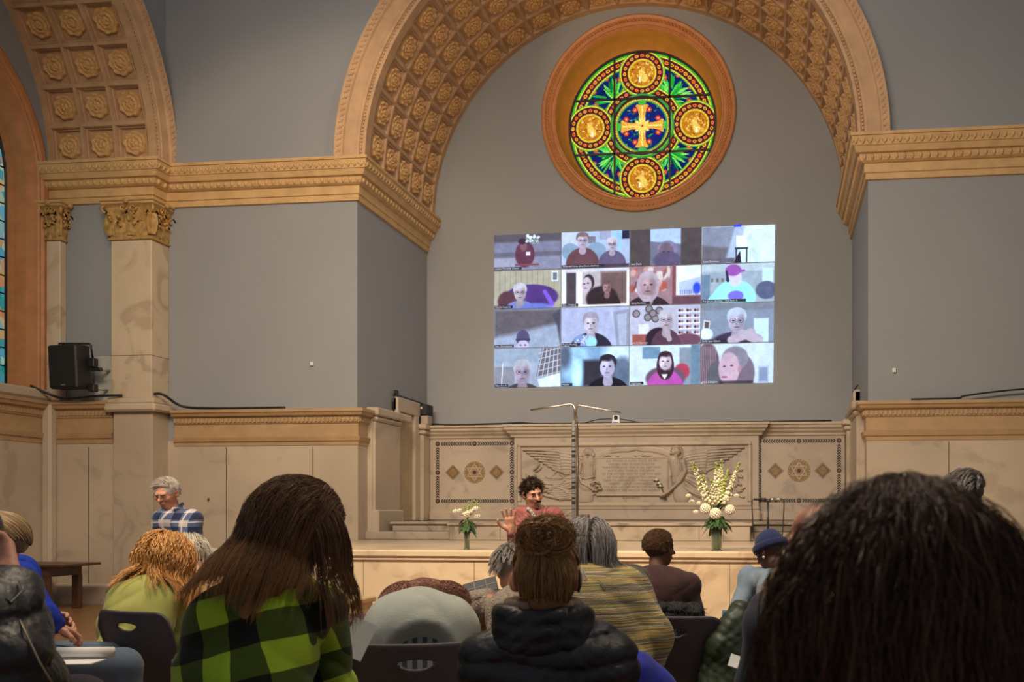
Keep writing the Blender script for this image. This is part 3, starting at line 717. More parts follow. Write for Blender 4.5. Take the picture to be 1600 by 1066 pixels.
def reredos():
    YB, YC = 15.70, 15.58
    X = lambda px, Y: at(px, 740, Y=Y).x
    Zp = lambda py, px, Y: at(px, py, Y=Y).z
    cx = CX; root = empty('marble_screen', (cx, 15.6, 1.2), 0, 'long carved grey marble screen with angels, lettered tablet and star inlays along the back wall', 'screen')
    T = Matrix.Translation((-cx, -15.6, -1.2)); T3 = Vector((-cx, -15.6, -1.2))
    xl, xr = XJL + .13, XJR - .13; c0, c1 = X(803, YC), X(1186, YC)
    b = MB(); b.box(xl, xr, YB, 15.88, 1.2, 2.66, T); b.build('side_slab', M_marbg, root)
    b = MB(); b.bbox(c0, c1, YC, YB + .1, 1.2, 2.68, .01, T); b.build('centre_slab', M_marbg, root)
    b = MB(); b.bbox(xl, c0, YB - .06, YB + .02, 1.2, 1.36, .02, T); b.bbox(c1, xr, YB - .06, YB + .02, 1.2, 1.36, .02, T); b.bbox(c0 - .03, c1 + .03, YC - .07, YC + .05, 1.2, 1.38, .03, T)
    b.bbox(c0 - .01, c1 + .01, YC - .035, YC + .05, 1.38, 1.44, .015, T); b.build('base_moulding', M_marbg, root)
    b = MB()
    pr = [(0, 2.60), (.03, 2.61), (.035, 2.64), (.08, 2.68), (.085, 2.70), (.12, 2.73), (.125, 2.775), (.15, 2.78), (.15, 2.815), (0, 2.82)]
    b.sweep([(o, z - 1.2) for o, z in pr], [(p[0] - cx, p[1] - 15.6) for p in [(xl - .02, YB), (c0 - .02, YB), (c0 - .02, YC), (c1 + .02, YC), (c1 + .02, YB), (xr + .02, YB)]])
    b.box(xl, xr, YB - .02, 15.88, 2.64, 2.815, T); b.box(c0, c1, YC - .02, YB, 2.64, 2.815, T)
    b.build('cornice', M_marb, root)
    # relief panel and its frame
    r0, r1 = X(815, YC), X(1168, YC); z1, z0 = Zp(697, 990, YC), Zp(785, 990, YC)
    Zf, n, m = relief_field(); grid_relief('carved_relief', r0 - cx, r1 - cx, z0 - 1.2, z1 - 1.2, YC - 15.6 - .004, n, m, Zf, M_marbg, root)
    b = MB(); w = .07
    fr = [(0, 0, .05), (.0, w, .05)]
    for (xa, xb, za, zb) in [(r0 - w, r1 + w, z1, z1 + w), (r0 - w, r1 + w, z0 - w, z0), (r0 - w, r0, z0, z1), (r1, r1 + w, z0, z1)]: b.bbox(xa, xb, YC - .05, YC + .01, za, zb, .018, T)
    b.build('panel_frame', M_marb, root)
    # inscription
    lines = ["ALL POWER IS GIVEN VNTO ME IN", "HEAVEN AND IN EARTH GO YE", "THEREFORE AND TEACH ALL NATIONS", "BAPTIZING THEM IN THE NAME", "OF THE FATHER AND OF THE SON AND", "OF THE HOLY GHOST TEACHING", "THEM TO OBSERVE ALL THINGS WHAT", "SOEVER I HAVE COMMANDED", "YOV AND LO I AM WITH YOV ALWAY", "EVEN VNTO THE END OF THE WORLD"]
    px = (r1 - r0) / 353; mt = pmat('cut_letters', (.15, .12, .09), .8, .1, 10); xc = r0 + 174.5 * px
    for i, s_ in enumerate(lines + ["IN MEMORY OF"]):
        o = text('inscription', s_, .051, mt, root, 'CENTER', .001, 1.08); zz = z1 - (25.0 + i * 5.02 if i < 10 else 82) * px; wd = .82 * len(s_) * .034 + .0
        o.location = Vector((xc, YC - .0415 if i < 10 else YC - .006, zz)) + T3; o.rotation_euler = (PI / 2, 0, 0)
        tw = (92 + 0 * len(s_)) * px * min(1, len(s_) / 31 + .08); 
        o.scale = (1.0, 1.0, 1) if i < 10 else (.8, .8, 1)
    # small bouquet standing in the carved hand
    b = MB()
    hx, hz = r0 + 218 * px, z1 - 62 * px
    for k, (dx, dz) in enumerate([(-.045, .10), (.0, .045), (.02, .0)]):
        b.cur = 0; b.ell(Vector((hx + dx, YC - .07, hz + dz)) + T3, .024, 7, 5)
        b.cur = 1; b.tube([Vector((hx + dx, YC - .06, hz + dz)) + T3, Vector((hx + .09, YC - .06, hz - .14)) + T3], .006, 5)
        for s_ in (-1, 1): b.ell(Vector((hx + dx + .03 * s_, YC - .065, hz + dz - .02)) + T3, (.024, .006, .012), 6, 3)
    for s_ in (-.03, 0, .03): b.tube([Vector((hx + .09, YC - .06, hz - .14)) + T3, Vector((hx + .10 + s_, YC - .06, hz - .24)) + T3], .005, 5)
    b.build('tucked_roses', [pmat('rose_white', (.7, .6, .45), .6), pmat('rose_leaf', (.02, .05, .03), .6)], root)
    # inlay panels
    Mi = [pmat('inlay_black', (.018, .017, .018), .4, .1), pmat('inlay_red', (.10, .03, .025), .4, .2), pmat('inlay_ochre', (.25, .155, .06), .4, .2, 20), pmat('inlay_cream', (.42, .34, .26), .4, .05), pmat('inlay_brown', (.16, .09, .04), .4, .2, 20)]
    for side, (pa, pb) in enumerate([(684, 800), (1186.5, 1311)]):
        xa, xb = X(pa, YB), X(pb, YB); zt, zb = 2.515, 1.535
        b = MB(); y = YB - .004
        def poly(pts, mi, dy=0): b.cur = mi; b.add([Vector((x, y - dy, z)) + T3 for x, z in pts], [tuple(range(len(pts)))])
        def disc(x, z, r, mi, dy=0, n=20, r0_=0):
            if r0_ == 0: poly([(x + r * math.cos(2 * PI * k / n), z + r * math.sin(2 * PI * k / n)) for k in range(n)], mi, dy)
        bw = .030
        def chev(x, z, dx, dz):   # one chevron pointing along (dx,dz)
            nx, nz = -dz, dx; t = .024
            for s_ in (1, -1):
                poly([(x + dx * .022, z + dz * .022), (x + dx * (.022 - t), z + dz * (.022 - t)), (x - dx * (.008 + t) + nx * bw * s_, z - dz * (.008 + t) + nz * bw * s_), (x - dx * .004 + nx * bw * s_, z - dz * .004 + nz * bw * s_)], 0)
        xm, zm = (xa + xb) / 2, (zt + zb) / 2
        for (p, q) in [((xm, zt), (xa, zt)), ((xm, zt), (xb, zt)), ((xm, zb), (xa, zb)), ((xm, zb), (xb, zb)), ((xa, zb), (xa, zm)), ((xa, zm), (xa, zt)), ((xb, zb), (xb, zm)), ((xb, zm), (xb, zt))]:
            L_ = math.hypot(q[0] - p[0], q[1] - p[1]); dx, dz = (q[0] - p[0]) / L_, (q[1] - p[1]) / L_; k = int((L_ - .10) / .040)
            for i in range(k):
                s_ = .055 + (L_ - .11) * (i + .5) / k; chev(p[0] + dx * s_, p[1] + dz * s_, dx, dz)
        for x in (xa, xm, xb):
            for z in (zb, zm, zt):
                if x == xm and z == zm: continue
                disc(x, z, .040, 0); disc(x, z, .030, 1, .001); disc(x, z, .010, 3, .002)
        b.build('inlay_border', Mi, root)
        b = MB(); xm += .0; disc(xm, zm, .185, 2, 0, 40)
        for k in range(24):
            a = 2 * PI * k / 24; x, z = xm + .167 * math.cos(a), zm + .167 * math.sin(a); r = .0095; poly([(x + r * math.cos(a + q * PI / 2), z + r * math.sin(a + q * PI / 2)) for q in range(4)], 3, .001)
        for tri in (0, 1):
            P3 = [(xm + .148 * math.cos(PI / 2 + tri * PI + k * 2 * PI / 3), zm + .148 * math.sin(PI / 2 + tri * PI + k * 2 * PI / 3)) for k in range(3)]
            for k in range(3):
                p, q = P3[k], P3[(k + 1) % 3]; L_ = math.hypot(q[0] - p[0], q[1] - p[1]); nx, nz = -(q[1] - p[1]) / L_ * .009, (q[0] - p[0]) / L_ * .009
                poly([(p[0] - nx, p[1] - nz), (q[0] - nx, q[1] - nz), (q[0] + nx, q[1] + nz), (p[0] + nx, p[1] + nz)], 3, .0015 + .0003 * tri)
        disc(xm, zm, .050, 3, .0022); disc(xm, zm, .042, 4, .0026); disc(xm, zm, .028, 1, .003); disc(xm, zm, .010, 0, .0034)
        b.build('star_medallion', Mi, root)
        for s_ in (-1, 1):
            b = MB(); xd = xm + s_ * .385; r = .135
            poly([(xd - r, zm), (xd, zm - r), (xd + r, zm), (xd, zm + r)], 4)
            for (ax, az), (bx_, bz) in zip([(-1, 0), (0, -1), (1, 0), (0, 1)], [(0, -1), (1, 0), (0, 1), (-1, 0)]):
                for k in range(6):
                    q = (k + .5) / 6; x, z = xd + r * .88 * (ax + (bx_ - ax) * q), zm + r * .88 * (az + (bz - az) * q); h = .0085
                    poly([(x - h, z), (x, z - h), (x + h, z), (x, z + h)], 3, .001)
            r = .082; poly([(xd - r, zm), (xd, zm - r), (xd + r, zm), (xd, zm + r)], 2, .0015)
            b.build('diamond_inlay', Mi, root)
    return root
reredos()

# ================================================================ 2-D painter for stained glass and for the projected pictures
class Paint:
    def __init__(s, w, h, nx, ny, bg):
        s.X, s.Y = np.meshgrid(np.linspace(0, w, nx), np.linspace(0, h, ny)); s.C = np.empty((ny, nx, 3)); s.C[:] = bg; s.aa = w / nx * .8; s.w, s.h = w, h
    def _m(s, sd, soft=None, a=1.0): k = soft or s.aa; return np.clip(.5 - sd / k, 0, 1)[..., None] * a
    def put(s, sd, col, soft=None, a=1.0): m = s._m(sd, soft, a); s.C = s.C * (1 - m) + np.array(col) * m
    def disc(s, x, y, r, col, **k): s.put(np.hypot(s.X - x, s.Y - y) - r, col, **k)
    def ring(s, x, y, r, w, col, **k): s.put(np.abs(np.hypot(s.X - x, s.Y - y) - r) - w / 2, col, **k)
    def ell(s, x, y, rx, ry, col, rot=0, **k):
        c, q = math.cos(rot), math.sin(rot); dx, dy = s.X - x, s.Y - y; a, b_ = dx * c + dy * q, -dx * q + dy * c
        s.put((np.sqrt((a / rx) ** 2 + (b_ / ry) ** 2) - 1) * min(rx, ry), col, **k)
    def cap(s, x0, y0, x1, y1, r0, r1, col, **k):
        dx, dy = x1 - x0, y1 - y0; t = np.clip(((s.X - x0) * dx + (s.Y - y0) * dy) / max(1e-9, dx * dx + dy * dy), 0, 1)
        s.put(np.hypot(s.X - x0 - t * dx, s.Y - y0 - t * dy) - (r0 + (r1 - r0) * t), col, **k)
    def rect(s, x0, y0, x1, y1, col, **k): s.put(np.maximum(np.maximum(x0 - s.X, s.X - x1), np.maximum(y0 - s.Y, s.Y - y1)), col, **k)
    def poly(s, pts, col, **k):
        inside = np.zeros(s.X.shape, bool); n = len(pts); dmin = np.full(s.X.shape, 1e9)
        for i in range(n):
            x0, y0 = pts[i]; x1, y1 = pts[(i + 1) % n]
            c = ((y0 > s.Y) != (y1 > s.Y)) & (s.X < (x1 - x0) * (s.Y - y0) / ((y1 - y0) if y1 != y0 else 1e-9) + x0); inside ^= c
            dx, dy = x1 - x0, y1 - y0; t = np.clip(((s.X - x0) * dx + (s.Y - y0) * dy) / max(1e-9, dx * dx + dy * dy), 0, 1); dmin = np.minimum(dmin, np.hypot(s.X - x0 - t * dx, s.Y - y0 - t * dy))
        s.put(np.where(inside, -dmin, dmin), col, **k)
    def noise(s, amp, seed=0):
        r = np.random.default_rng(seed); s.C = np.clip(s.C * (1 + amp * (r.random(s.C.shape[:2])[..., None] - .5)), 0, 255)
    def mottle(s, amp, n=7, seed=0):
        r = np.random.default_rng(seed); ny, nx = s.X.shape
        for k in (1, 2, 4):
            g = r.normal(size=(n * k + 2, n * k * 2 + 2)); yi = np.linspace(0, n * k, ny); xi = np.linspace(0, n * k * 2, nx); y0, x0 = yi.astype(int), xi.astype(int); fy, fx = (yi - y0)[:, None], (xi - x0)[None]
            v = g[y0][:, x0] * (1 - fy) * (1 - fx) + g[y0 + 1][:, x0] * fy * (1 - fx) + g[y0][:, x0 + 1] * (1 - fy) * fx + g[y0 + 1][:, x0 + 1] * fy * fx
            s.C = np.clip(s.C * (1 + amp / k ** .5 * v[..., None]), 0, 255)
    def mesh(s, name, f, mat, parent=None, mask=None):
        ny, nx = s.X.shape; V = f(s.X.ravel(), s.Y.ravel()); i = np.arange(ny - 1)[:, None] * nx + np.arange(nx - 1)[None]
        Fq = np.stack([i, i + nx, i + nx + 1, i + 1], -1).reshape(-1, 4)
        if mask is not None: mk = mask.ravel(); Fq = Fq[mk[Fq].all(1)]
        o = npmesh(name, V, Fq, mat, parent, False); c = s.C.reshape(-1, 3) / 255.; lin = np.where(c <= .04045, c / 12.92, ((c + .055) / 1.055) ** 2.4)
        at_ = o.data.color_attributes.new('Col', 'FLOAT_COLOR', 'POINT')
        if len(at_.data) == len(lin): at_.data.foreach_set('color', np.concatenate([lin, np.ones((len(lin), 1))], 1).astype(np.float32).ravel())
        return o

def rose_glass():
    N = 380; p = Paint(2, 2, N, N, (20, 30, 90)); r_ = np.random.default_rng(3)
    cx = cy = 1.0
    YEL, GRN, LG, DK, RED, AMB = (232, 205, 70), (40, 170, 50), (120, 210, 60), (60, 22, 30), (200, 60, 30), (205, 140, 45)
    # blue field mottled
    for k in range(260): p.disc(r_.uniform(0, 2), r_.uniform(0, 2), r_.uniform(.02, .05), [(14, 22, 70), (24, 40, 130), (16, 60, 90)][k % 3], a=.7)
    # acanthus sprays in the four spandrels and beside the centre
    def flower(x, y, s=1.0):
        for k in range(6): a = k * PI / 3; p.disc(x + .024 * s * math.cos(a), y + .024 * s * math.sin(a), .015 * s, (205, 60, 45))
        p.disc(x, y, .013 * s, (240, 190, 90))
    for q in range(4):
        a0 = PI / 4 + q * PI / 2; ca, sa = math.cos(a0), math.sin(a0); T = lambda u, v: (cx + u * ca - v * sa, cy + u * sa + v * ca)
        for k in range(34):
            s_ = r_.uniform(-1, 1); u0 = r_.uniform(.46, .64); v0 = s_ * .06 * (1 + (u0 - .46) * 6); L_ = r_.uniform(.10, .22); ang = s_ * 1.25 + r_.uniform(-.2, .2)
            u1, v1 = u0 + L_ * math.cos(ang), v0 + L_ * math.sin(ang); um, vm = (u0 + u1) / 2 + .02, (v0 + v1) / 2 + .02 * s_
            c = [(30, 150, 50), (60, 190, 70), (20, 110, 50), (110, 210, 90)][k % 4]; x0, y0 = T(u0, v0); x1, y1 = T(um, vm); x2, y2 = T(u1, v1)
            p.cap(x0, y0, x1, y1, .012, .017, c); p.cap(x1, y1, x2, y2, .017, .004, c)
            if k % 3 == 0: p.cap(x0, y0, x2, y2, .003, .003, (180, 220, 80))
        for s_ in (-1, 1):
            flower(*T(.66, .235 * s_)); flower(*T(.50, .17 * s_), .9); flower(*T(.80, .12 * s_), .8)
    def band(x, y, r, w, n, a0=0):
        p.ring(x, y, r, w + .075, (70, 160, 40)); p.ring(x, y, r, w + .045, YEL); p.ring(x, y, r, w + .018, (90, 60, 20)); p.ring(x, y, r, w, (70, 24, 38))
        for k in range(n):
            a = a0 + 2 * PI * k / n; X_, Y_ = x + r * math.cos(a), y + r * math.sin(a); col = (225, 165, 50) if k % 3 else (225, 110, 40)
            p.ell(X_, Y_, w * .36, w * .27, col, rot=a + PI / 2); p.ell(X_, Y_, w * .18, w * .12, (110, 50, 30) if k % 2 else (190, 60, 30), rot=a + PI / 2)
    p.ring(cx, cy, .985, .05, (30, 140, 40)); p.ring(cx, cy, .955, .025, LG); band(cx, cy, .885, .085, 74)
    med = [(0, -1), (1, 0), (0, 1), (-1, 0)]
    band(cx, cy, .475, .075, 40)
    for q, (mx_, my_) in enumerate(med): band(cx + mx_ * .705, cy + my_ * .705, .238, .075, 20)
    # repaint: thread the centre band over
    for q, (mx_, my_) in enumerate(med):
        X_, Y_ = cx + mx_ * .705, cy + my_ * .705
        p.disc(X_, Y_, .185, (210, 170, 50)); p.disc(X_, Y_, .165, (120, 65, 15)); p.disc(X_, Y_, .160, (180, 115, 30))
        for k in range(46):
            a, rr = r_.uniform(0, 2 * PI), .15 * math.sqrt(r_.random()); x, y = X_ + rr * math.cos(a), Y_ + rr * math.sin(a); b2 = r_.uniform(0, 2 * PI); L_ = r_.uniform(.01, .05)
            p.cap(x, y, x + L_ * math.cos(b2), y + L_ * math.sin(b2), .009, .004, [(235, 190, 80), (110, 55, 12), (225, 165, 60), (150, 90, 25), (245, 215, 130)][k % 5], soft=.012)
        p.cap(X_ - .01, Y_ - .02, X_ + .03, Y_ + .07, .035, .05, (232, 190, 90), soft=.02); p.disc(X_ + .01, Y_ - .06, .026, (225, 170, 80), soft=.012)
        p.rect(X_ - .045 + .06 * (q % 2), Y_ + .05, X_ - .02 + .06 * (q % 2), Y_ + .12, (250, 240, 215), soft=.012)
    # centre
    p.disc(cx, cy, .432, (50, 140, 60)); p.disc(cx, cy, .405, (120, 180, 60)); p.disc(cx, cy, .392, (30, 22, 14)); p.ring(cx, cy, .362, .038, (225, 185, 75))
    for k in range(60): a = 2 * PI * k / 60; p.disc(cx + .362 * math.cos(a), cy + .362 * math.sin(a), .008, (150, 90, 30))
    p.disc(cx, cy, .338, (22, 34, 100))
    for k in range(90):
        a, rr = r_.uniform(0, 2 * PI), r_.uniform(.05, .32); x, y = cx + rr * math.cos(a), cy + rr * math.sin(a); b2 = a + r_.uniform(-1.2, 1.2); L_ = r_.uniform(.03, .06)
        p.cap(x, y, x + L_ * math.cos(b2) * .6, y + L_ * math.sin(b2) * .6, .009, .003, [(30, 140, 70), (40, 110, 60), (30, 70, 150), (90, 170, 80)][k % 4])
    p.ring(cx, cy, .338, .02, (70, 150, 60))
    for q in range(4):
        a = q * PI / 2; ca, sa = math.cos(a), math.sin(a); T = lambda u, v: (cx + u * ca - v * sa, cy + u * sa + v * ca)
        p.poly([T(.04, -.040), T(.15, -.042), T(.23, -.06), T(.27, -.09), T(.29, -.07), T(.28, 0), T(.29, .07), T(.27, .09), T(.23, .06), T(.15, .042), T(.04, .040)], (222, 160, 60))
        p.cap(*T(.07, 0), *T(.26, 0), .010, .012, (245, 205, 110)); p.ell(*T(.312, 0), .028, .055, (70, 170, 60), rot=a)
        for s_ in (-1, 1): b2 = a + s_ * .42; flower(cx + .235 * math.cos(b2), cy + .235 * math.sin(b2), .95)
    for k in range(10): a = 2 * PI * k / 10; p.ell(cx + .07 * math.cos(a), cy + .07 * math.sin(a), .045, .019, (240, 200, 100), rot=a); 
    p.disc(cx, cy, .034, (235, 180, 80)); p.disc(cx, cy, .012, (150, 40, 20))
    # hair-thin leading between bits of glass
    p.noise(.55, 2)
    R_ = 1.305; mask = np.hypot(p.X - 1, p.Y - 1) <= 1.0
    g = p.mesh('window_1', lambda x, y: np.stack([WX + (x - 1) * R_, np.full_like(x, D2 + .50), WZ - (y - 1) * R_], 1), vcol_emat('stained_glass', 1.0), None, mask)
    tag(g, kind='structure')
    b = MB(); y = D2 + .478
    for s_ in (-1, 1):
        h = R_ * math.sqrt(1 - .372 ** 2); b.box(WX + s_ * .372 * R_ - .018, WX + s_ * .372 * R_ + .018, y - .012, y + .012, WZ - h, WZ + h); b.box(WX - h, WX + h, y - .012, y + .012, WZ + s_ * .365 * R_ - .018, WZ + s_ * .365 * R_ + .018)
    Mr = Matrix.Translation((WX, y, WZ)) @ Matrix.Rotation(PI / 2, 4, 'X')
    for r in (1.29, .50): b.lathe([(r - .018, -.012), (r - .018, .012), (r + .018, .012), (r + .018, -.012), (r - .018, -.012)], 64, Mr, False, cap=False)
    b.build('window_bars', M_black, g)
rose_glass()

def projection():
    Y = D2 - .012
    cor = {(0, 0): (771.5, 367), (1, 0): (1212, 350), (0, 1): (771.5, 607), (1, 1): (1209, 599)}
    K = {k: at(*v, Y=Y) for k, v in cor.items()}
    c0 = (K[0, 0] + K[1, 1]) / 2
    root = empty('projected_picture', (c0.x, Y, c0.z), 0, 'projected video call of sixteen faces on the grey wall below the round window', 'projection')
    us = [0, .2465, .4925, .7445, 1.0]; vs_ = [0, .238, .488, .742, 1.0]
    mt = vcol_emat('projected_light', 1.0); txt = emat('caption_white', srgb(205, 210, 225), 1.0)  # projector light on the wall is put into the tiles' own glowing colours
    W_, H_ = 110., 60.
    def P(dx=0): return Paint(W_, H_, 150, 82, (120, 125, 140))
    def person(p, x, y, s, hair, skin, shirt, glasses=False, long=0, hy=0, turn=0, sh=1.0):
        """x,y = face centre, s = face half-height"""
        p.ell(x, y + s * 3.3, s * 2.5 * sh, s * 2.3, shirt, soft=1.5); p.cap(x, y + s, x, y + s * 1.5, s * .42, s * .5, [c * .85 for c in skin], soft=1.2)
        if long: p.ell(x, y + s * .5 * long, s * 1.05, s * 1.35 * (1 + .2 * long), hair, soft=1.2)
        p.ell(x, y - s * .36, s * .88, s * .80, hair, soft=1.2); p.ell(x + turn, y + s * .14, s * .74, s * .92, skin, soft=1.4); p.ell(x + turn, y - s * .78, s * .74, s * .34, hair, soft=1.6); p.ell(x + turn + s * .42, y + s * .2, s * .30, s * .7, [c * .80 for c in skin], soft=s * .35, a=.8); p.ell(x + turn - s * .2, y - s * .2, s * .3, s * .3, [min(255, c * 1.12) for c in skin], soft=s * .35, a=.7); p.ell(x + turn, y + s * .85, s * .5, s * .12, [c * .75 for c in skin], soft=s * .2, a=.6)
        d = [c * .62 for c in skin]; ey = y + s * .02
        for q in (-1, 1): p.ell(x + turn * 1.3 + q * s * .3, ey, s * .13, s * .07, (50, 45, 60), soft=.8)
        p.ell(x + turn * 1.5, y + s * .32, s * .10, s * .2, [c * .82 for c in skin], soft=1.2); p.ell(x + turn * 1.3, y + s * .62, s * .26, s * .07, d, soft=.9)
        if glasses:
            for q in (-1, 1): p.put(np.abs(np.sqrt(((p.X - x - turn * 1.2 - q * s * .33) / 1.25) ** 2 + (p.Y - ey) ** 2) - s * .20) - .25, (50, 50, 70), soft=.7)
    tiles = []; SK = (190, 175, 190); SKD = (125, 100, 105); SKW = (205, 195, 215)
    p = P(); p.C[:] = (105, 100, 112); p.rect(0, 0, 110, 12, (92, 86, 92)); p.rect(0, 14, 110, 30, (125, 125, 145), soft=3); p.rect(0, 38, 110, 60, (130, 130, 148), soft=3); p.rect(0, 40, 34, 54, (150, 150, 165), soft=1)
    for k in range(8): p.rect(0, 15 + k * 3, 110, 15.5 + k * 3, (105, 104, 120), a=.6)
    p.ell(51, 34, 16, 22, (98, 62, 76), soft=2); p.ell(49, 20, 6, 8, (120, 90, 100), soft=2); p.ell(47, 12, 7, 5, (70, 50, 60), soft=2); p.rect(53, 30, 60, 36, (205, 200, 215), soft=1); p.rect(35, 50, 74, 53, (130, 80, 85), soft=1)
    for k in range(22): p.disc(52 + 24 * rng.random(), 2 + 14 * rng.random(), 2.1, [(190, 205, 205), (130, 150, 140), (215, 222, 225)][k % 3])
    tiles.append((p, 'Judson Memorial Church'))
    p = P(); p.C[:] = (165, 180, 205); p.rect(0, 0, 30, 25, (180, 190, 205), soft=3); p.rect(40, 8, 55, 20, (120, 115, 125)); p.rect(82, 0, 98, 30, (150, 190, 225)); p.rect(98, 0, 110, 14, (50, 50, 70)); p.rect(62, 0, 80, 14, (150, 155, 175))
    p.ell(14, 32, 14, 14, (130, 150, 170), soft=2); p.ell(56, 32, 16, 14, (130, 150, 170), soft=2); person(p, 34, 14, 12, (120, 105, 105), SK, (105, 75, 80), True, sh=.9); person(p, 82, 22, 10, (190, 185, 195), SK, (100, 90, 115), True, sh=.9); p.rect(0, 55, 110, 60, (80, 65, 75), soft=3)
    tiles.append((p, 'Anne and Lorie (they/them, she/her)'))
    p = P(); p.C[:] = (84, 76, 76); p.rect(31, 0, 79, 60, (110, 110, 125)); p.poly([(31, 0), (79, 0), (79, 26), (31, 20)], (165, 185, 215), soft=2); p.ell(58, 34, 16, 14, (125, 120, 145), soft=2); p.ell(56, 40, 12, 17, (112, 98, 112), soft=2); p.ell(58, 52, 22, 14, (95, 85, 110), soft=3)
    for q in (-1, 1): p.ell(56 + q * 4, 38, 1.8, 1, (70, 55, 70))
    p.rect(0, 0, 31, 60, (84, 76, 76)); p.rect(79, 0, 110, 60, (84, 76, 76)); tiles.append((p, 'Jean Dunk'))
    p = P(); p.C[:] = (200, 220, 240); p.poly([(0, 0), (55, 0), (38, 60), (0, 60)], (130, 135, 150), soft=3); p.poly([(0, 30), (40, 36), (34, 60), (0, 60)], (110, 105, 112), soft=4); p.poly([(50, 0), (66, 0), (50, 60), (36, 60)], (165, 180, 200), soft=4)
    p.rect(52, 16, 68, 34, (220, 240, 250)); p.rect(50, 35, 70, 38, (60, 55, 65)); p.rect(51, 38, 53, 60, (60, 55, 65)); p.rect(67, 38, 69, 60, (60, 55, 65)); p.poly([(48, 60), (58, 40), (60, 60)], (50, 45, 55)); p.rect(0, 52, 50, 60, (100, 98, 108), soft=3)
    tiles.append((p, 'Susan Dennison'))
    p = P(); p.C[:] = (165, 160, 140)
    for k in range(12): p.rect(k * 9, 0, k * 9 + .8, 40, (120, 115, 95), a=.7)
    p.rect(95, 2, 106, 18, (205, 215, 225)); p.rect(97, 4, 104, 16, (120, 120, 130)); p.ell(62, 42, 44, 20, (85, 62, 118), soft=2); p.ell(22, 48, 16, 16, (92, 66, 72), soft=3); p.cap(84, 34, 96, 54, 3, 4, (130, 95, 200), soft=3); person(p, 43, 34, 13, (185, 185, 190), (178, 165, 172), (120, 125, 175), True); p.ell(70, 58, 26, 6, (110, 120, 190), soft=3); tiles.append((p, 'Martha Sossamn'))
    p = P(); p.C[:] = (178, 168, 168); p.rect(8, 6, 24, 60, (80, 72, 78), soft=2); p.rect(24, 0, 34, 60, (225, 225, 232), soft=2); p.rect(0, 0, 110, 5, (200, 200, 215), soft=2); p.rect(64, 6, 106, 56, (112, 92, 88), soft=5); p.ell(66, 48, 26, 20, (62, 50, 54), soft=3); p.ell(44, 22, 9.5, 13, (70, 60, 66)); p.ell(41, 25, 8.2, 11.5, (190, 175, 182), soft=1.5); p.ell(37, 24, 2, 1, (50, 40, 50)); p.ell(43, 23, 2, 1, (50, 40, 50)); p.ell(39, 31, 3, .8, (120, 80, 90)); person(p, 74, 30, 9, (105, 85, 85), (150, 115, 115), (60, 48, 50), False)
    p.rect(0, 0, 7, 60, (215, 222, 232)); p.rect(106, 4, 110, 60, (225, 230, 240)); p.rect(0, 57, 110, 60, (225, 228, 238)); tiles.append((p, 'BILL STABILE'))
    p = P(); p.C[:] = (150, 120, 125)
    for k in range(26): p.ell(rng.uniform(0, 64), rng.uniform(0, 40), rng.uniform(3, 9), rng.uniform(2, 5), [(165, 90, 80), (205, 190, 185), (120, 80, 80), (190, 150, 140)][k % 4], rot=rng.uniform(0, 3), soft=2)
    p.rect(72, 0, 110, 46, (215, 225, 242)); p.poly([(76, 26), (110, 18), (110, 44), (78, 46)], (170, 185, 230), soft=2); p.ell(104, 36, 6, 9, (60, 80, 205), soft=3); p.rect(66, 0, 71, 50, (130, 80, 85)); p.rect(66, 48, 110, 60, (105, 75, 85), soft=2)
    for k in range(8): p.rect(78 + k * 3.4, 38, 79 + k * 3.4, 45, (90, 95, 140))
    person(p, 28, 28, 17, (170, 155, 165), (168, 140, 145), (60, 50, 55), False, long=.4); tiles.append((p, 'nancy harrison'))
    p = P(); p.C[:] = (150, 165, 175); p.rect(0, 0, 110, 12, (175, 190, 195), soft=3); p.rect(0, 16, 13, 60, (110, 130, 150)); p.rect(92, 8, 108, 34, (190, 225, 245), soft=1)
    for k in range(5): p.rect(14 + k * 8, 22, 18 + k * 8, 28, (120, 115, 110))
    p.ell(98, 42, 16, 14, (92, 98, 122), soft=2); p.ell(50, 52, 32, 27, (150, 220, 245), soft=2); p.cap(30, 46, 18, 60, 10, 10, (150, 220, 245)); p.ell(52, 50, 12, 8, (120, 110, 205), soft=2); p.ell(51, 22, 10, 13, (200, 195, 222), soft=1.5); p.ell(48, 10, 12, 9, (150, 90, 165), soft=1.5); p.cap(50, 13, 64, 11, 2, 2, (150, 90, 165)); p.cap(38, 12, 40, 26, 1.6, 2.4, (60, 60, 80)); tiles.append((p, 'Ray Jensen (he/him) - Oak Park, IL'))
    p = P(); p.C[:] = (150, 160, 178); p.poly([(0, 0), (110, 0), (110, 22), (0, 44)], (100, 94, 100), soft=8); p.poly([(96, 10), (104, 26), (110, 60), (110, 0)], (78, 78, 92), soft=4); p.ell(48, 46, 11, 14, (88, 82, 108), soft=2); p.ell(48, 58, 10, 10, (178, 172, 198), soft=1.5); p.ell(44, 56, 2, 1, (70, 60, 80)); p.ell(52, 56, 2, 1, (70, 60, 80)); p.rect(36, 46, 60, 49, (70, 66, 92), soft=1); tiles.append((p, 'Ann Thorndarson'))
    p = P(); p.C[:] = (166, 172, 198); p.poly([(84, 8), (110, 4), (110, 60), (90, 60)], (140, 145, 160), soft=2); p.poly([(90, 12), (106, 10), (106, 60), (95, 60)], (165, 172, 190), soft=2); person(p, 48, 24, 15, (150, 145, 158), (196, 186, 196), (52, 50, 64), False); p.ell(34, 52, 14, 10, (130, 145, 190), soft=2)
    for k in range(30): p.ell(22 + 26 * rng.random(), 44 + 14 * rng.random(), 1.4, .7, (215, 222, 240), rot=.7)
    p.ell(49, 54, 9, 9, (150, 205, 232), soft=2); tiles.append((p, 'Regina Harting'))
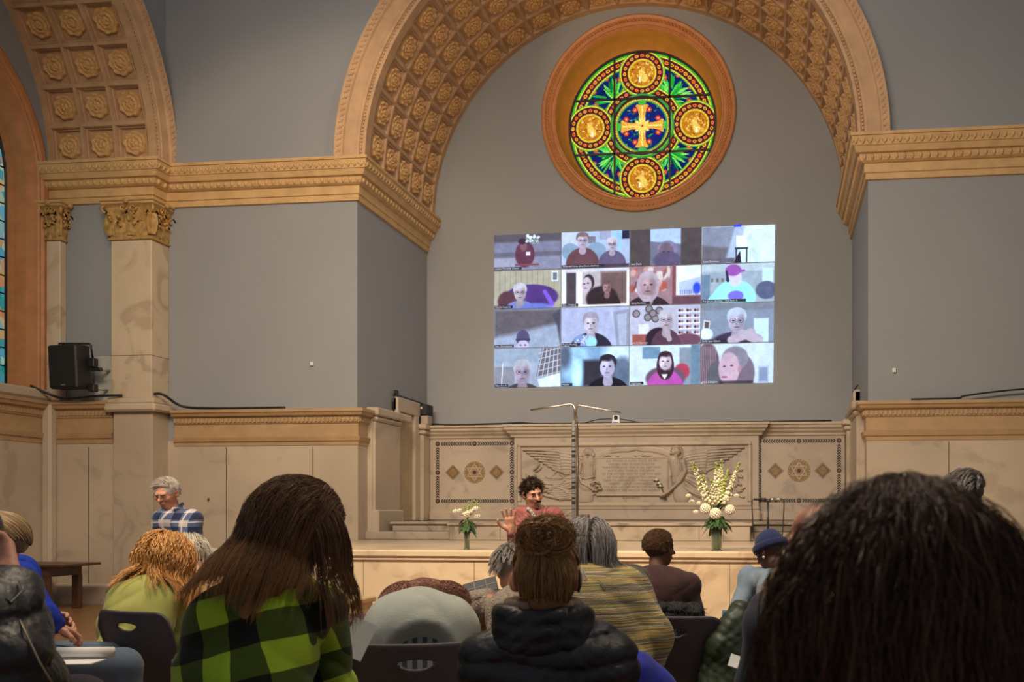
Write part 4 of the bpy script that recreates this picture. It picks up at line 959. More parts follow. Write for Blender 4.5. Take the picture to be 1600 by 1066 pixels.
    p = P(); p.C[:] = (178, 178, 192)
    for x, y in ((10, 12), (30, 5), (28, 18), (46, 8), (40, 20), (36, 12)): p.ell(x, y, 6.2, 6.2, (92, 84, 88)); p.ell(x, y, 4.2, 4.2, (140, 134, 140))
    for k in range(5):
        p.rect(76, 10 + k * 8.5, 110, 12 + k * 8.5, (225, 230, 240))
        for j in range(9): p.ell(78 + j * 4, 8.4 + k * 8.5, 1.9, 2.4, [(100, 70, 76), (150, 120, 130), (190, 190, 205)][j % 3])
    p.rect(14, 28, 30, 44, (205, 210, 220)); p.rect(4, 44, 34, 60, (150, 90, 80), soft=2); p.ell(90, 54, 22, 10, (112, 78, 92), soft=2); p.ell(45, 52, 20, 18, (58, 46, 54), soft=2); person(p, 57, 22, 14, (182, 182, 192), (185, 170, 178), (92, 66, 80), True, sh=.7); p.cap(56, 36, 62, 52, 3, 4, (175, 155, 165)); tiles.append((p, 'Lynn B. Harrison'))
    p = P(); p.C[:] = (132, 142, 158); p.rect(0, 0, 110, 10, (122, 128, 138), soft=4); p.rect(80, 24, 102, 60, (185, 215, 235), soft=2); p.poly([(4, 24), (14, 26), (12, 44), (2, 40)], (190, 190, 190)); p.poly([(6, 27), (12, 28), (11, 40), (5, 38)], (95, 85, 85)); p.ell(8, 46, 10, 9, (205, 222, 235), soft=2); p.ell(52, 60, 36, 16, (62, 55, 72), soft=3); person(p, 54, 26, 17, (178, 190, 205), (172, 165, 182), (68, 58, 76), True); p.cap(46, 56, 76, 46, 6, 7, (175, 160, 172), soft=2); p.cap(62, 46, 86, 56, 6, 8, (178, 166, 178), soft=2); tiles.append((p, 'Emily Jean Gilbert'))
    p = P(); p.C[:] = (155, 165, 180); p.rect(0, 0, 76, 22, (145, 158, 172), soft=4); p.poly([(80, 0), (110, 0), (110, 40), (70, 44)], (110, 104, 112), soft=1.5)
    for k in range(5): p.cap(82 + k * 6, 0, 72 + k * 8, 44, .6, .6, (190, 196, 205)); p.cap(74, 8 + k * 9, 110, 0 + k * 9, .5, .5, (190, 196, 205))
    p.poly([(72, 48), (110, 38), (110, 60), (76, 60)], (205, 218, 230), soft=2); p.rect(0, 28, 34, 60, (132, 132, 140), soft=2); p.cap(15, 22, 12, 60, .7, .7, (205, 210, 215)); person(p, 47, 36, 17, (170, 172, 180), (165, 150, 165), (78, 70, 78), True); tiles.append((p, 'Mary Ann K'))
    p = P(); p.C[:] = (120, 150, 178); p.ell(24, 24, 24, 30, (150, 190, 215), soft=14); p.ell(26, 44, 8, 20, (190, 225, 240), soft=8); p.ell(96, 10, 26, 20, (190, 215, 232), soft=14); p.rect(36, 20, 92, 60, (62, 58, 66), soft=6); p.ell(6, 14, 10, 20, (90, 100, 120), soft=8); p.ell(100, 40, 14, 24, (98, 112, 132), soft=6); person(p, 76, 30, 16, (52, 46, 56), (185, 178, 200), (42, 38, 46), False, turn=-1.0); tiles.append((p, 'Natalie'))
    p = P(); p.C[:] = (195, 210, 222); p.rect(20, 2, 48, 20, (112, 142, 165), soft=1); p.rect(78, 4, 110, 60, (130, 142, 152), soft=2); p.rect(96, 0, 110, 60, (105, 128, 145), soft=2); p.ell(82, 40, 12, 12, (168, 70, 88), soft=3); p.ell(56, 50, 31, 18, (110, 88, 105), soft=2); person(p, 56, 24, 13, (66, 48, 56), (202, 186, 196), (175, 85, 160), False, long=1.1, sh=.9); p.poly([(50, 44), (60, 44), (55, 52)], (215, 215, 225)); tiles.append((p, 'ringmaven'))
    p = P(); p.C[:] = (190, 205, 220); p.ell(10, 30, 18, 32, (112, 90, 98), soft=2)
    for k in range(9): p.cap(2 + k * 2.5, 4, 0 + k * 2.8, 60, .5, .5, (150, 140, 150), a=.8)
    p.ell(24, 50, 14, 24, (98, 96, 104), soft=2); p.ell(62, 44, 20, 28, (120, 105, 118), soft=2); p.ell(52, 22, 20, 18, (132, 130, 142), soft=2); p.ell(43, 38, 16, 25, (186, 160, 172), soft=2); p.ell(36, 34, 2.4, 1.1, (80, 60, 75)); p.ell(47, 33, 2.4, 1.1, (80, 60, 75)); p.ell(36, 50, 5, 1.2, (140, 80, 100)); p.ell(59, 38, 2.6, 5, (170, 130, 145), soft=1); p.rect(88, 36, 102, 58, (130, 140, 165), soft=4); p.rect(28, 56, 80, 60, (66, 60, 64), soft=3); tiles.append((p, 'Alice Gallagher'))
    def Q(u, v):
        a = K[0, 0] * (1 - u) * (1 - v) + K[1, 0] * u * (1 - v) + K[0, 1] * (1 - u) * v + K[1, 1] * u * v; return a
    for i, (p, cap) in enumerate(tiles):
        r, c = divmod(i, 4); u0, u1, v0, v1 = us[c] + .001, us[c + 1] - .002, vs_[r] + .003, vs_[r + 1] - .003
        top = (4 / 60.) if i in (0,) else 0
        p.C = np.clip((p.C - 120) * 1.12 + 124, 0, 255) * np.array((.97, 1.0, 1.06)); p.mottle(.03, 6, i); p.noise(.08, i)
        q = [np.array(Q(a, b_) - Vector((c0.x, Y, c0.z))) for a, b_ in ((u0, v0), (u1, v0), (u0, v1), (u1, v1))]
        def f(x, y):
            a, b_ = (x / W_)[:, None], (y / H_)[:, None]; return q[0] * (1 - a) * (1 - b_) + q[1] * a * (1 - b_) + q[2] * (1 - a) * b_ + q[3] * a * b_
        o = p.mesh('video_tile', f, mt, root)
        # caption
        wl = min(.95, .018 * len(cap) + .05)
        pts = [f(np.array([x]), np.array([y]))[0] for x, y in ((.6, H_ - 5.2), (.6 + wl * W_ * .92, H_ - 5.2), (.6 + wl * W_ * .92, H_ - .6), (.6, H_ - .6))]
        if i not in (2, 3, 10, 15):
            b = MB(); b.add([Vector(t) + Vector((0, -.003, 0)) for t in pts], [(0, 3, 2, 1)]); b.build('caption_bar', emat('caption_dark', srgb(52, 50, 60), 1.0) if 'caption_dark' not in bpy.data.materials else bpy.data.materials['caption_dark'], o)
        t = text('caption', cap, .042, txt, o)
        t.location = Vector(pts[3]) + Vector((.015, -.006, .013)); t.rotation_euler = (PI / 2, 0, 0)
    # toolbar remnant at the top edge
    b = MB(); b.add([Vector(at(x, y, Y=Y - .004)) - Vector((c0.x, Y, c0.z)) for x, y in ((1146, 351), (1159, 350), (1158, 354.5), (1147, 355))], [(0, 3, 2, 1)]); b.build('toolbar_button', emat('button_blue', srgb(70, 80, 210), 1.0), root)
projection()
# ================================================================ OBJECTS
M_steel = pmat('brushed_steel', (.45, .42, .38), .35, .15, 20, metal=1.0)
M_dsteel = pmat('dark_bronze', (.09, .065, .05), .4, .3, 30, metal=.6)
def glass_mat():
    m, t, b = nt('vase_glass'); b.inputs['Base Color'].default_value = (.80, .9, .75, 1); b.inputs['Roughness'].default_value = .03; b.inputs['Transmission Weight'].default_value = .92; b.inputs['IOR'].default_value = 1.3; return m
M_glass = glass_mat()
M_stem = pmat('stem_green', (.10, .16, .03), .5, .3, 30)
M_leaf = pmat('leaf_green', (.035, .09, .022), .5, .35, 20)
M_petal = pmat('petal_white', (.80, .76, .60), .6, .08, 20)
M_petal2 = pmat('petal_cream', (.74, .70, .38), .6, .15, 20)
M_bud = pmat('bud_lime', (.38, .46, .10), .6, .3, 20)

def leafshape(b, p, d, L_, w, droop=.3):
    d = Vector(d).normalized(); s_ = d.cross(Vector((0, 0, 1))); s_ = s_.normalized() if s_.length > .01 else Vector((1, 0, 0)); N = 6; vs = []
    for i in range(N + 1):
        q = i / N; c = Vector(p) + d * L_ * q + Vector((0, 0, -droop * L_ * q * q)); wd = w * math.sin(PI * min(.999, q * .9 + .05)) ** .8
        vs += [c - s_ * wd + Vector((0, 0, .25 * wd)), c, c + s_ * wd + Vector((0, 0, .25 * wd))]
    b.add(vs, [(3 * i + k, 3 * i + k + 1, 3 * i + 4 + k, 3 * i + 3 + k) for i in range(N) for k in (0, 1)], True)
def vase(name, loc, r, h, label, parent_stems):
    root = empty(name, loc, 0, label, 'vase of flowers')
    b = MB(); b.lathe([(r * .6, 0), (r, .003), (r * 1.0, h * .5), (r * 1.03, h), (r * .94, h), (r * .9, h * .5), (r * .9, .02), (0.001, .016)], 28, cap=False); b.build('glass_vase', M_glass, root)
    b = MB(); b.lathe([(r * .01, .02), (r * .88, .02), (r * .88, h * .78), (.001, h * .78)], 20, cap=False)
    m, t, bs = nt('vase_water' ); bs.inputs['Base Color'].default_value = (.55, .62, .25, 1); bs.inputs['Transmission Weight'].default_value = .8; bs.inputs['Roughness'].default_value = .05; bs.inputs['IOR'].default_value = 1.2
    b.build('water', m, root)
    b = MB()
    for k in range(parent_stems):
        a, a2 = random.uniform(0, 2 * PI), random.uniform(0, 2 * PI); q = r * .75 * math.sqrt(random.random())
        b.tube([(q * math.cos(a), q * math.sin(a), .022), (r * .4 * math.cos(a2), r * .4 * math.sin(a2), h * 1.02), (r * .9 * math.cos(a2), r * .9 * math.sin(a2), h * 1.35)], r * .075 + .001, 5)
    b.build('stems', M_stem, root)
    return root
def bloom(b, c, r, n=60, mi=0):
    """hydrangea-like head of many little petals"""
    c = Vector(c); b.cur = mi; b.ell(c, r * .8, 10, 7)
    for k in range(n):
        z = 1 - 2 * (k + .5) / n; a = k * 2.39996; q = math.sqrt(1 - z * z); d = Vector((q * math.cos(a), q * math.sin(a), z)); M = d.to_track_quat('Z', 'Y').to_matrix()
        b.ell(c + d * r * .84, (r * .26, r * .26, r * .10), 5, 3, M)
def rose_bloom(b, c, r, mi=0, d=(0, -.5, .6)):
    c = Vector(c); M = Vector(d).to_track_quat('Z', 'Y').to_matrix(); b.cur = mi; b.ell(c, r * .55, 8, 6)
    for ring, (n, rr, z, t) in enumerate(((4, .35, .30, .2), (5, .55, .10, .5), (6, .75, -.10, .9))):
        for k in range(n):
            a = 2 * PI * (k + ring * .4) / n; Ml = M @ Matrix.Rotation(a, 3, 'Z') @ Matrix.Rotation(t, 3, 'Y'); p = c + M @ Vector((rr * r * math.cos(a), rr * r * math.sin(a), z * r)); b.ell(p, (r * .08, r * .42, r * .40), 7, 4, Ml)
YV = 9.92
# big arrangement
def big_flowers():
    p0 = at(1119.5, 861, Y=YV); sc = p0.y * 1.0 / FPX   # metres per pixel at that depth (approx)
    sc = YV / _C / FPX * 1.0
    r, h = 18 / 2 * .0066, 42 * .0066
    root = vase('flower_vase', (p0.x, YV, .94), .057, .27, 'tall glass vase of white snapdragons and hydrangeas at the right on the stage edge', 26)
    P = lambda px, py, dy=0: Vector((at(px, py, Y=YV).x - p0.x, dy, at(px, py, Y=YV).z - .94))
    b = MB()
    for px, py, rr, dy in ((1103, 795, .062, -.06), (1119, 803, .068, -.10), (1141, 797, .060, -.05), (1132, 788, .035, .05)): bloom(b, P(px, py, dy), rr, 70)
    b.build('hydrangea_heads', M_petal, root)
    b = MB()
    for px, py in ((1077, 775), (1081, 784), (1088, 800), (1151, 775), (1136, 778), (1092, 786)): rose_bloom(b, P(px, py, random.uniform(-.1, .1)), .027)
    b.build('white_roses', M_petal, root)
    spikes = [((1110, 795), (1083, 723), .040), ((1112, 795), (1098, 742), .036), ((1118, 792), (1119, 722), .030), ((1120, 792), (1128, 718), .034), ((1120, 794), (1112, 750), .034), ((1124, 794), (1135, 745), .03), ((1126, 792), (1150, 738), .038), ((1128, 795), (1146, 760), .036), ((1122, 795), (1127, 752), .04), ((1116, 795), (1106, 762), .034), ((1128, 795), (1156, 722), .022), ((1122, 795), (1138, 734), .018)]
    for si, ((x0, y0), (x1, y1), w) in enumerate(spikes):
        dy = random.uniform(-.10, .10); A, B = P(x0, y0, 0), P(x1, y1, dy); L_ = (B - A).length; b = MB(); b.cur = 1; b.tube([A, (A + B) / 2 + Vector((0, 0, .01)), B], [.004, .003, .0015], 5)
        n = int(L_ / .0085)
        for k in range(n):
            q = .18 + .82 * k / n; c = A + (B - A) * q; a = k * 2.4; ww = 1.15 * w * (1.15 - q) ** .6 * (.55 + .6 * random.random()); off = Vector((math.cos(a) * ww, math.sin(a) * ww * .9, random.uniform(-.01, .01)))
            b.cur = (2 if q > .82 or si in (11,) else (0 if random.random() < .65 else 3)); s_ = .0175 * (1.25 - .75 * q) * random.uniform(.7, 1.2); b.ell(c + off, (s_, s_, s_ * .9), 6, 4)
            if k % 2 == 0: b.ell(c + off * .5 + Vector((0, 0, .008)), s_ * .8, 5, 3)
        b.build('flower_spike', [M_petal, M_stem, M_bud, M_petal2], root)
    b = MB()
    for k in range(30):
        a = 2 * PI * k / 30 + random.uniform(-.1, .1); z = random.uniform(.26, .36); leafshape(b, (.03 * math.cos(a), .03 * math.sin(a), z), (math.cos(a), math.sin(a), random.uniform(-.5, .5)), random.uniform(.10, .17), random.uniform(.02, .034), .6)
    for k in range(14):
        a = random.uniform(0, 2 * PI); leafshape(b, (.05 * math.cos(a), .05 * math.sin(a), random.uniform(.38, .5)), (math.cos(a), math.sin(a), .8), .10, .014, .1)
    b.build('leaves', M_leaf, root)
big_flowers()
def small_flowers():
    p0 = at(729.5, 861, Y=YV)
    root = vase('flower_vase', (p0.x, YV, .94), .030, .25, 'small slim vase of cream roses at the left on the stage edge', 9)
    P = lambda px, py, dy=0: Vector((at(px, py, Y=YV).x - p0.x, dy, at(px, py, Y=YV).z - .94))
    b = MB()
    for px, py, r in ((731, 803, .052), (737, 799, .040), (724, 805, .036), (745, 806, .034), (714, 799, .032), (744, 795, .030), (720, 798, .026)): rose_bloom(b, P(px, py, random.uniform(-.05, .03)), r)
    b.build('roses', [M_petal], root)
    b = MB(); 
    for px, py in ((725, 790), (735, 785), (741, 782), (733, 789), (746, 788)):
        A = P(730, 812); B = P(px, py, random.uniform(-.04, .04)); b.cur = 1; b.tube([A, B], .002, 4); b.cur = 0
        for k in range(9): b.ell(B + Vector((random.uniform(-.02, .02), random.uniform(-.02, .02), random.uniform(-.05, .01))), .008, 5, 3)
    b.build('sprigs', [M_bud, M_stem], root)
    b = MB()
    for k in range(16):
        a = 2 * PI * k / 16; leafshape(b, (.015 * math.cos(a), .015 * math.sin(a), random.uniform(.22, .33)), (math.cos(a), math.sin(a), random.uniform(-.6, .4)), random.uniform(.08, .12), random.uniform(.018, .03), .5)
    for px, py in ((717, 825), (745, 830), (741, 822)): p = P(px, py - 8); leafshape(b, (p.x * .3, -.02, p.z), (p.x, -.03, -.05), .09, .035, .6)
    b.build('leaves', M_leaf, root)
small_flowers()

# thin forked stand (tall light pole with two drooping arms), tape round its foot
def pole():
    Yp = 10.4; p = at(897, 811, Y=Yp); root = empty('forked_pole', (p.x, Yp, .94), 0, 'tall slender metal pole on the stage with two drooping arms spread at the top', 'lighting stand')
    P = lambda px, py: Vector((at(px, py, Y=Yp).x - p.x, 0, at(px, py, Y=Yp).z - .94))
    b = MB(); x0 = P(897, 700).x; b.bbox(x0 - .022, x0 + .014, -.02, .02, .03, P(897, 657).z, .004); b.build('post', M_steel, root)
    b = MB(); x1 = P(902, 700).x
    b.tube([(x1, .0, .03), (x1, 0, P(902, 668).z)], .013, 8); b.tube([(x1, .0, P(902, 668).z), (x1 - .006, 0, P(902, 650).z)], .007, 8); b.build('brace_rod', M_dsteel, root)
    b = MB()
    for pts in ([P(898, 658), P(898, 640), P(896.5, 634), P(892, 631.5), P(870, 635), P(829, 641)], [P(900, 658), P(900, 640), P(902, 635), P(905, 633.5), P(935, 639), P(970, 645)]):
        o = MB().tube(pts, [.011, .011, .012, .014, .014, .010], 8).build('arm', M_steel, root)
    b = MB().lathe([(.001, 0), (.20, 0), (.20, .02), (.05, .035), (.001, .035)], 28); b.build('foot', M_dsteel, root)
    b = MB()
    for k in range(16): z = P(897, 675 + k * 8.1).z; b.box(x0 - .0235, x0 + .0155, -.0215, .0215, z, z + .008 + .014 * (k % 3))
    b.build('tape', M_dark, root)
pole()

# conference camera on top of the screen
def ptz():
    p = at(963, 667, Y=15.62); root = empty('conference_camera', (p.x, 15.62, 2.82), 0, 'small white remote video camera standing on top of the marble screen', 'camera')
    b = MB(); b.prism([(-.066, -.05), (.066, -.05), (.066, .05), (-.066, .05)], 0, .035); b.build('base', M_white, root)
    b = MB(); b.add([(x, y, z) for x, y, z in ((-.064, -.045, .035), (.064, -.045, .035), (.064, .045, .035), (-.064, .045, .035), (-.054, -.03, .14), (.054, -.03, .14), (.054, .03, .14), (-.054, .03, .14))], [(0, 1, 5, 4), (1, 2, 6, 5), (2, 3, 7, 6), (3, 0, 4, 7), (4, 5, 6, 7)]); b.build('yoke', M_white, root)
    b = MB(); Mr = Matrix.Translation((0, -.03, .10)) @ Matrix.Rotation(PI / 2, 4, 'X'); b.lathe([(.001, -.03), (.034, -.03), (.034, .03), (.026, .034), (.020, .02), (.001, .02)], 20, Mr); b.build('lens', M_black, root)
    b = MB(); b.box(-.045, .045, -.0515, -.049, .010, .022); b.build('status_strip', emat('blue_led', (.05, .12, .5), 1.0), root)
ptz()

# loudspeaker with its bracket on the left wall
def loudspeaker():
    c = at(110, 573, Y=12.45); root = empty('wall_loudspeaker', c, 0, 'black wall loudspeaker tilted on its bracket beside the left pilaster', 'loudspeaker')
    M = Matrix.Rotation(math.radians(-8), 4, 'Z') @ Matrix.Rotation(math.radians(3), 4, 'X')
    b = MB(); b.bbox(-.25, .235, -.13, .13, -.32, .30, .02, M); b.build('cabinet', M_black, root)
    b = MB(); b.bbox(-.235, .22, -.142, -.128, -.30, .285, .006, M); b.build('grille', pmat('grille_cloth', (.010, .009, .010), .9, .3, 300), root)
    b = MB(); b.box(-.03, .05, -.145, -.140, -.275, -.262, M); b.build('badge', pmat('badge_gold', (.25, .15, .06), .4), root)
    b = MB(); b.tube([(-.16, -.02, .33), (.28, .02, .325), (.30, .02, .31), (.30, .06, .12)], .014, 6); b.tube([(-.16, -.02, .33), (-.16, -.02, .29)], .012, 6); b.build('bracket_rod', M_dark, root)
    b = MB(); b.bbox(.26, .36, .0, .10, -.01, .12, .01); b.build('bracket_clamp', M_dark, root); MB().bbox(.28, .44, .03, .09, -.06, -.012, .01).build('bracket_clamp', M_dark, root); MB().bbox(.26, .36, .0, .10, -.36, -.25, .01).build('bracket_clamp', M_dark, root)
    b = MB(); b.bbox(.10, .50, YJ - .03 - c.y, YJ - .005 - c.y, -.45, .20, .004); b.tube([(.34, .10, -.02), (.34, YJ - .02 - c.y, -.02)], .02, 6); b.tube([(.31, .10, -.3), (.31, YJ - .02 - c.y, -.3)], .02, 6); b.build('mounting_board', pmat('grey_board', (.42, .43, .39), .8, .05), root)
loudspeaker()
def small_box(name, px, py, Y, w, h, label, cat, mat, d=.03):
    p = at(px, py, Y=Y); b = MB(); b.bbox(-w / 2, w / 2, -d, 0, -h / 2, h / 2, .006); return tag(b.build(name, mat, None, (p.x, Y - .002, p.z)), label, cat)
small_box('wall_sensor', 488, 569, D1, .05, .055, 'small cream sensor on the grey wall left of the arch', 'sensor', M_white)
small_box('wall_sensor', 1397, 579, D1, .05, .06, 'small cream sensor on the grey wall right of the arch', 'sensor', M_white)
small_box('wall_socket', 160, 941, YJ - .052, .07, .11, 'small metal socket plate low on the marble wall behind the wooden table', 'socket', pmat('socket_grey', (.35, .3, .24), .4), .012)
small_box('marble_plug', 326, 781, D1 - .021, .03, .05, 'small dark plug in the marble wall right of the standing man', 'plug', M_joint, .006)

# black amplifier box on the door surround's corner pier
def ampbox():
    p = at(662, 650, Y=15.55); root = empty('black_mixer_box', (XJL + .10, 15.55, 2.83), 0, 'small black equipment box standing on the corner pier left of the marble screen', 'equipment')
    b = MB(); b.bbox(-.06, .09, -.14, .14, .16, .34, .01); b.build('case', M_black, root)
    for k in range(5): MB().box(.0905, .095, -.12 + .05 * k, -.10 + .05 * k, .18, .32).build('fin', M_dark, root)
    b = MB(); b.bbox(-.05, .08, -.10, .12, .0, .16, .01); b.build('stand_block', M_marbg, root)
    b = MB(); b.box(-.03, .0, -.143, -.138, .26, .29); b.build('label_plate', M_white, root)
ampbox()
def cable(name, pts, r, label, mat=M_dark):
    P = [Vector(p) for p in pts]; out = []
    for i in range(len(P) - 1):
        p0, p1, p2, p3 = P[max(0, i - 1)], P[i], P[i + 1], P[min(len(P) - 1, i + 2)]
        for k in range(6):
            t = k / 6; out.append(.5 * ((2 * p1) + (-p0 + p2) * t + (2 * p0 - 5 * p1 + 4 * p2 - p3) * t * t + (-p0 + 3 * p1 - 3 * p2 + p3) * t ** 3))
    out.append(P[-1]); c = out[0].copy(); b = MB(); b.tube([p - c for p in out], r, 5); return tag(b.build(name, mat, None, c), label, 'cable')
cable('black_cable', [(XJL + .2, 15.6, 2.85), (-5.4, 15.66, 2.84), (-4.6, 15.66, 2.85), (-4.3, 15.66, 2.86), (-4.0, 15.66, 2.84), (-3.0, 15.7, 2.84), (-2.2, 15.7, 2.84), (-1.2, 15.7, 2.835), (0.9, 15.7, 2.84)], .016, 'black cable lying along the top of the marble screen')
cable('black_cable', [(-3.2, 15.64, 2.84), (-2.95, 15.64, 2.90), (-2.6, 15.64, 2.90), (-2.25, 15.64, 2.84)], .008, 'short loop of black cable rising from the top of the marble screen')
cable('black_cable', [(XJL + .04, 14.36, 2.92), (XJL + .06, 14.28, 3.05), (XJL + .06, 14.34, 3.22), (XJL + .05, 14.5, 3.21), (XJL + .05, 15.3, 3.20), (XJL + .10, 15.55, 3.17)], .012, 'black cable looped over the left doorway surround')
tag(MB().bbox(-.03, .03, -.03, .03, 0, .10, .01).build('cable_clip', M_black, None, (XJL + .055, 14.42, 3.18)), 'black clip standing on the left doorway surround', 'clip')
cable('black_cable', [(XJR - .06, 15.4, 2.86), (XJR - .10, 15.0, 2.95), (XJR - .08, 14.7, 3.02), (XJR - .05, 14.6, 3.21), (XJR - .03, 14.4, 3.24)], .014, 'black cable curling by the right doorway surround')
cable('black_cable', [(-9.0, YJ - .03, 3.06), (-8.83, 12.80, 3.05), (-8.66, 12.99, 2.90), (-8.2, 13.04, 2.87), (-7.6, 13.04, 2.865), (-7.1, 13.04, 2.865)], .02, 'black cable sagging from the left pilaster onto the wooden cornice')
cable('black_cable', [(-10.6, 12.4, 3.16), (-10.3, 12.60, 3.0), (-9.95, 12.6, 3.0), (-9.7, 12.60, 3.02), (-9.4, 12.70, 3.035)], .018, 'black cable under the wall loudspeaker')
cable('black_cable', [(1.8, 13.04, 2.865), (2.4, 13.03, 2.87), (2.5, 13.03, 2.90), (3.0, 13.03, 2.96), (3.6, 13.03, 3.0)], .013, 'black cable along the top of the right wooden cornice')

# microphone stand on the stage
def micstand(loc, h, label, px_tilt=0, boom=None):
    root = empty('microphone_stand', loc, 0, label, 'microphone stand')
    b = MB(); b.lathe([(.001, 0), (.13, 0), (.13, .015), (.03, .03), (.001, .03)], 24); b.build('base', M_dark, root)
    b = MB(); b.tube([(0, 0, .03), (0, 0, h)], .011, 8); b.build('pole', M_dark, root)
    return root
def mics():
    Y = 10.15; p = at(1200, 835, Y=Y); g = at(1200, 783, Y=Y); root = micstand((p.x, Y, .94), g.z - .94, 'black microphone stand with two microphones in front of the right star inlay'); h = g.z - .94
    b = MB(); b.tube([(-.10, 0, h), (.10, 0, h)], .012, 8); b.build('crossbar', M_dark, root)
    for s_ in (-1, 1):
        m = MB(); m.tube([(s_ * .02, -.02, h + .012), (s_ * .075, -.02, h + .015)], .019, 10); m.tube([(s_ * .075, -.02, h + .015), (s_ * .15, -.02, h + .017)], [.015, .011], 8); o = m.build('microphone', M_black if s_ < 0 else M_steel, root)
        MB().tube([(s_ * .15, -.02, h + .017), (s_ * .165, -.02, h + .01), (s_ * .17, -.02, h - .05), (s_ * .15, -.02, h - .4), (s_ * .05, -.03, .05)], .006, 5).build('cord', M_dark, root)
    Y = 5.2; p = at(1578, 852, Y=Y); root = empty('handheld_microphone', at(1560, 868, Y=Y) , 0, 'silver microphone showing at the right behind the dark haired head', 'microphone')
    b = MB(); d = at(1583, 847, Y=Y) - at(1560, 868, Y=Y); b.tube([(0, 0, 0), d * .75], [.010, .013], 8); b.build('handle', M_dark, root); MB().ell(d, (.020, .020, .022), 10, 7).build('grille', M_steel, root)
    MB().tube([(0, 0, 0), (-.02, 0, -.3), (-.02, 0, -root.location.z)], .009, 6).build('stand_pole', M_dark, root)
mics()

# wooden table by the left wall
def table():
    M = pmat('dark_wood', (.075, .032, .014), .35, .3, 6, stretch=(1, 8, 8)); Yt = 11.6
    a = at(148, 882, Y=Yt + .6); h = at(100, 883, Y=Yt).z; xr = a.x; xl = -10.55; root = empty('wooden_table', ((xl + xr) / 2, Yt + .35, 0), 0, 'dark wooden table against the marble wall at the far left', 'table'); w = (xr - xl) / 2
    b = MB(); b.bbox(-w, w, -.38, .38, h - .035, h, .008); b.build('tabletop', M, root)
    b = MB(); b.box(-w + .15, w - .25, -.32, .32, h - .17, h - .035); b.build('apron', M, root)
    for sx in (-1, 1):
        for sy in (-1, 1): MB().bbox(sx * (w - .29) - .055, sx * (w - .29) + .055, sy * .28 - .04, sy * .28 + .04, 0, h - .17, .008).build('leg', M, root)
table()
def side_bench():
    Y = 8.2; a, c = at(440, 936, Y=Y), at(560, 936, Y=Y); h = a.z; root = empty('low_bench', ((a.x + c.x) / 2, Y + .2, 0), 0, 'low pale wooden bench end beside the long haired woman, in front of the stage', 'bench'); w = (c.x - a.x) / 2
    M = pmat('pale_wood', (.48, .35, .18), .5, .15, 6)
    MB().bbox(-w, w, -.2, .2, h - .05, h, .01).build('seat', M, root); MB().box(-w + .03, w - .03, -.17, .17, h - .10, h - .05).build('apron', M, root)
    for sx in (-1, 1): MB().bbox(sx * (w - .06) - .03, sx * (w - .06) + .03, -.17, .17, 0, h - .10, .006).build('leg', M, root)
side_bench()

def heading(px): return math.degrees(math.atan((1040 - px) / FPX) + YAW)      # turning left is positive
# stacking chairs
M_chair = pmat('charcoal_plastic', (.078, .066, .070), .42, .10, 60, bump=.3, bscale=500)
M_cleg = pmat('grey_tube', (.20, .19, .19), .35, .1, metal=.8)
def shell_back(w=.24, z0=.50, z1=.88, hole=True):
    """curved back shell with an oval hand hole; faces -y side is the rear"""
    n, m = 40, 30; xs = np.linspace(-1, 1, n); zs = np.linspace(0, 1, m); X, Z = np.meshgrid(xs, zs)
    rnd = .20; ww = w * (1 - .04 * (1 - Z)); 
    zz = z0 + (z1 - z0) * Z; 
    # round top corners: pull the top row down at the sides
    corner = np.clip((np.abs(X) - (1 - .30)) / .30, 0, 1); zz = z0 + (z1 - z0 - (.085 * (1 - np.sqrt(np.clip(1 - corner ** 2, 0, 1))))) * Z
    xx = X * ww; yy = .06 * (1 - X ** 2) * -1 + .0 + -.10 * Z + .03
    V = np.stack([xx, yy, zz], -1).reshape(-1, 3); keep = np.ones((m, n), bool)
    if hole: cz = z1 - .075; keep = ((xx / .075) ** 2 + ((zz - cz) / .020) ** 2) > 1
    # snap the ring of verts next to the hole onto the ellipse
    if hole:
        r = np.sqrt((xx / .075) ** 2 + ((zz - cz) / .020) ** 2)
    i = np.arange(m - 1)[:, None] * n + np.arange(n - 1)[None]; Fq = np.stack([i, i + 1, i + n + 1, i + n], -1).reshape(-1, 4); k = keep.ravel(); Fq = Fq[k[Fq].any(1)]
    if hole:   # verts still inside the ellipse get pushed to its rim
        inside = ~keep.ravel(); Vx, Vz = V[:, 0], V[:, 2]; a = np.arctan2((Vz - cz) / .020, Vx / .075); V[inside, 0] = (np.cos(a) * .075)[inside]; V[inside, 2] = (cz + np.sin(a) * .020)[inside]
    return V, Fq
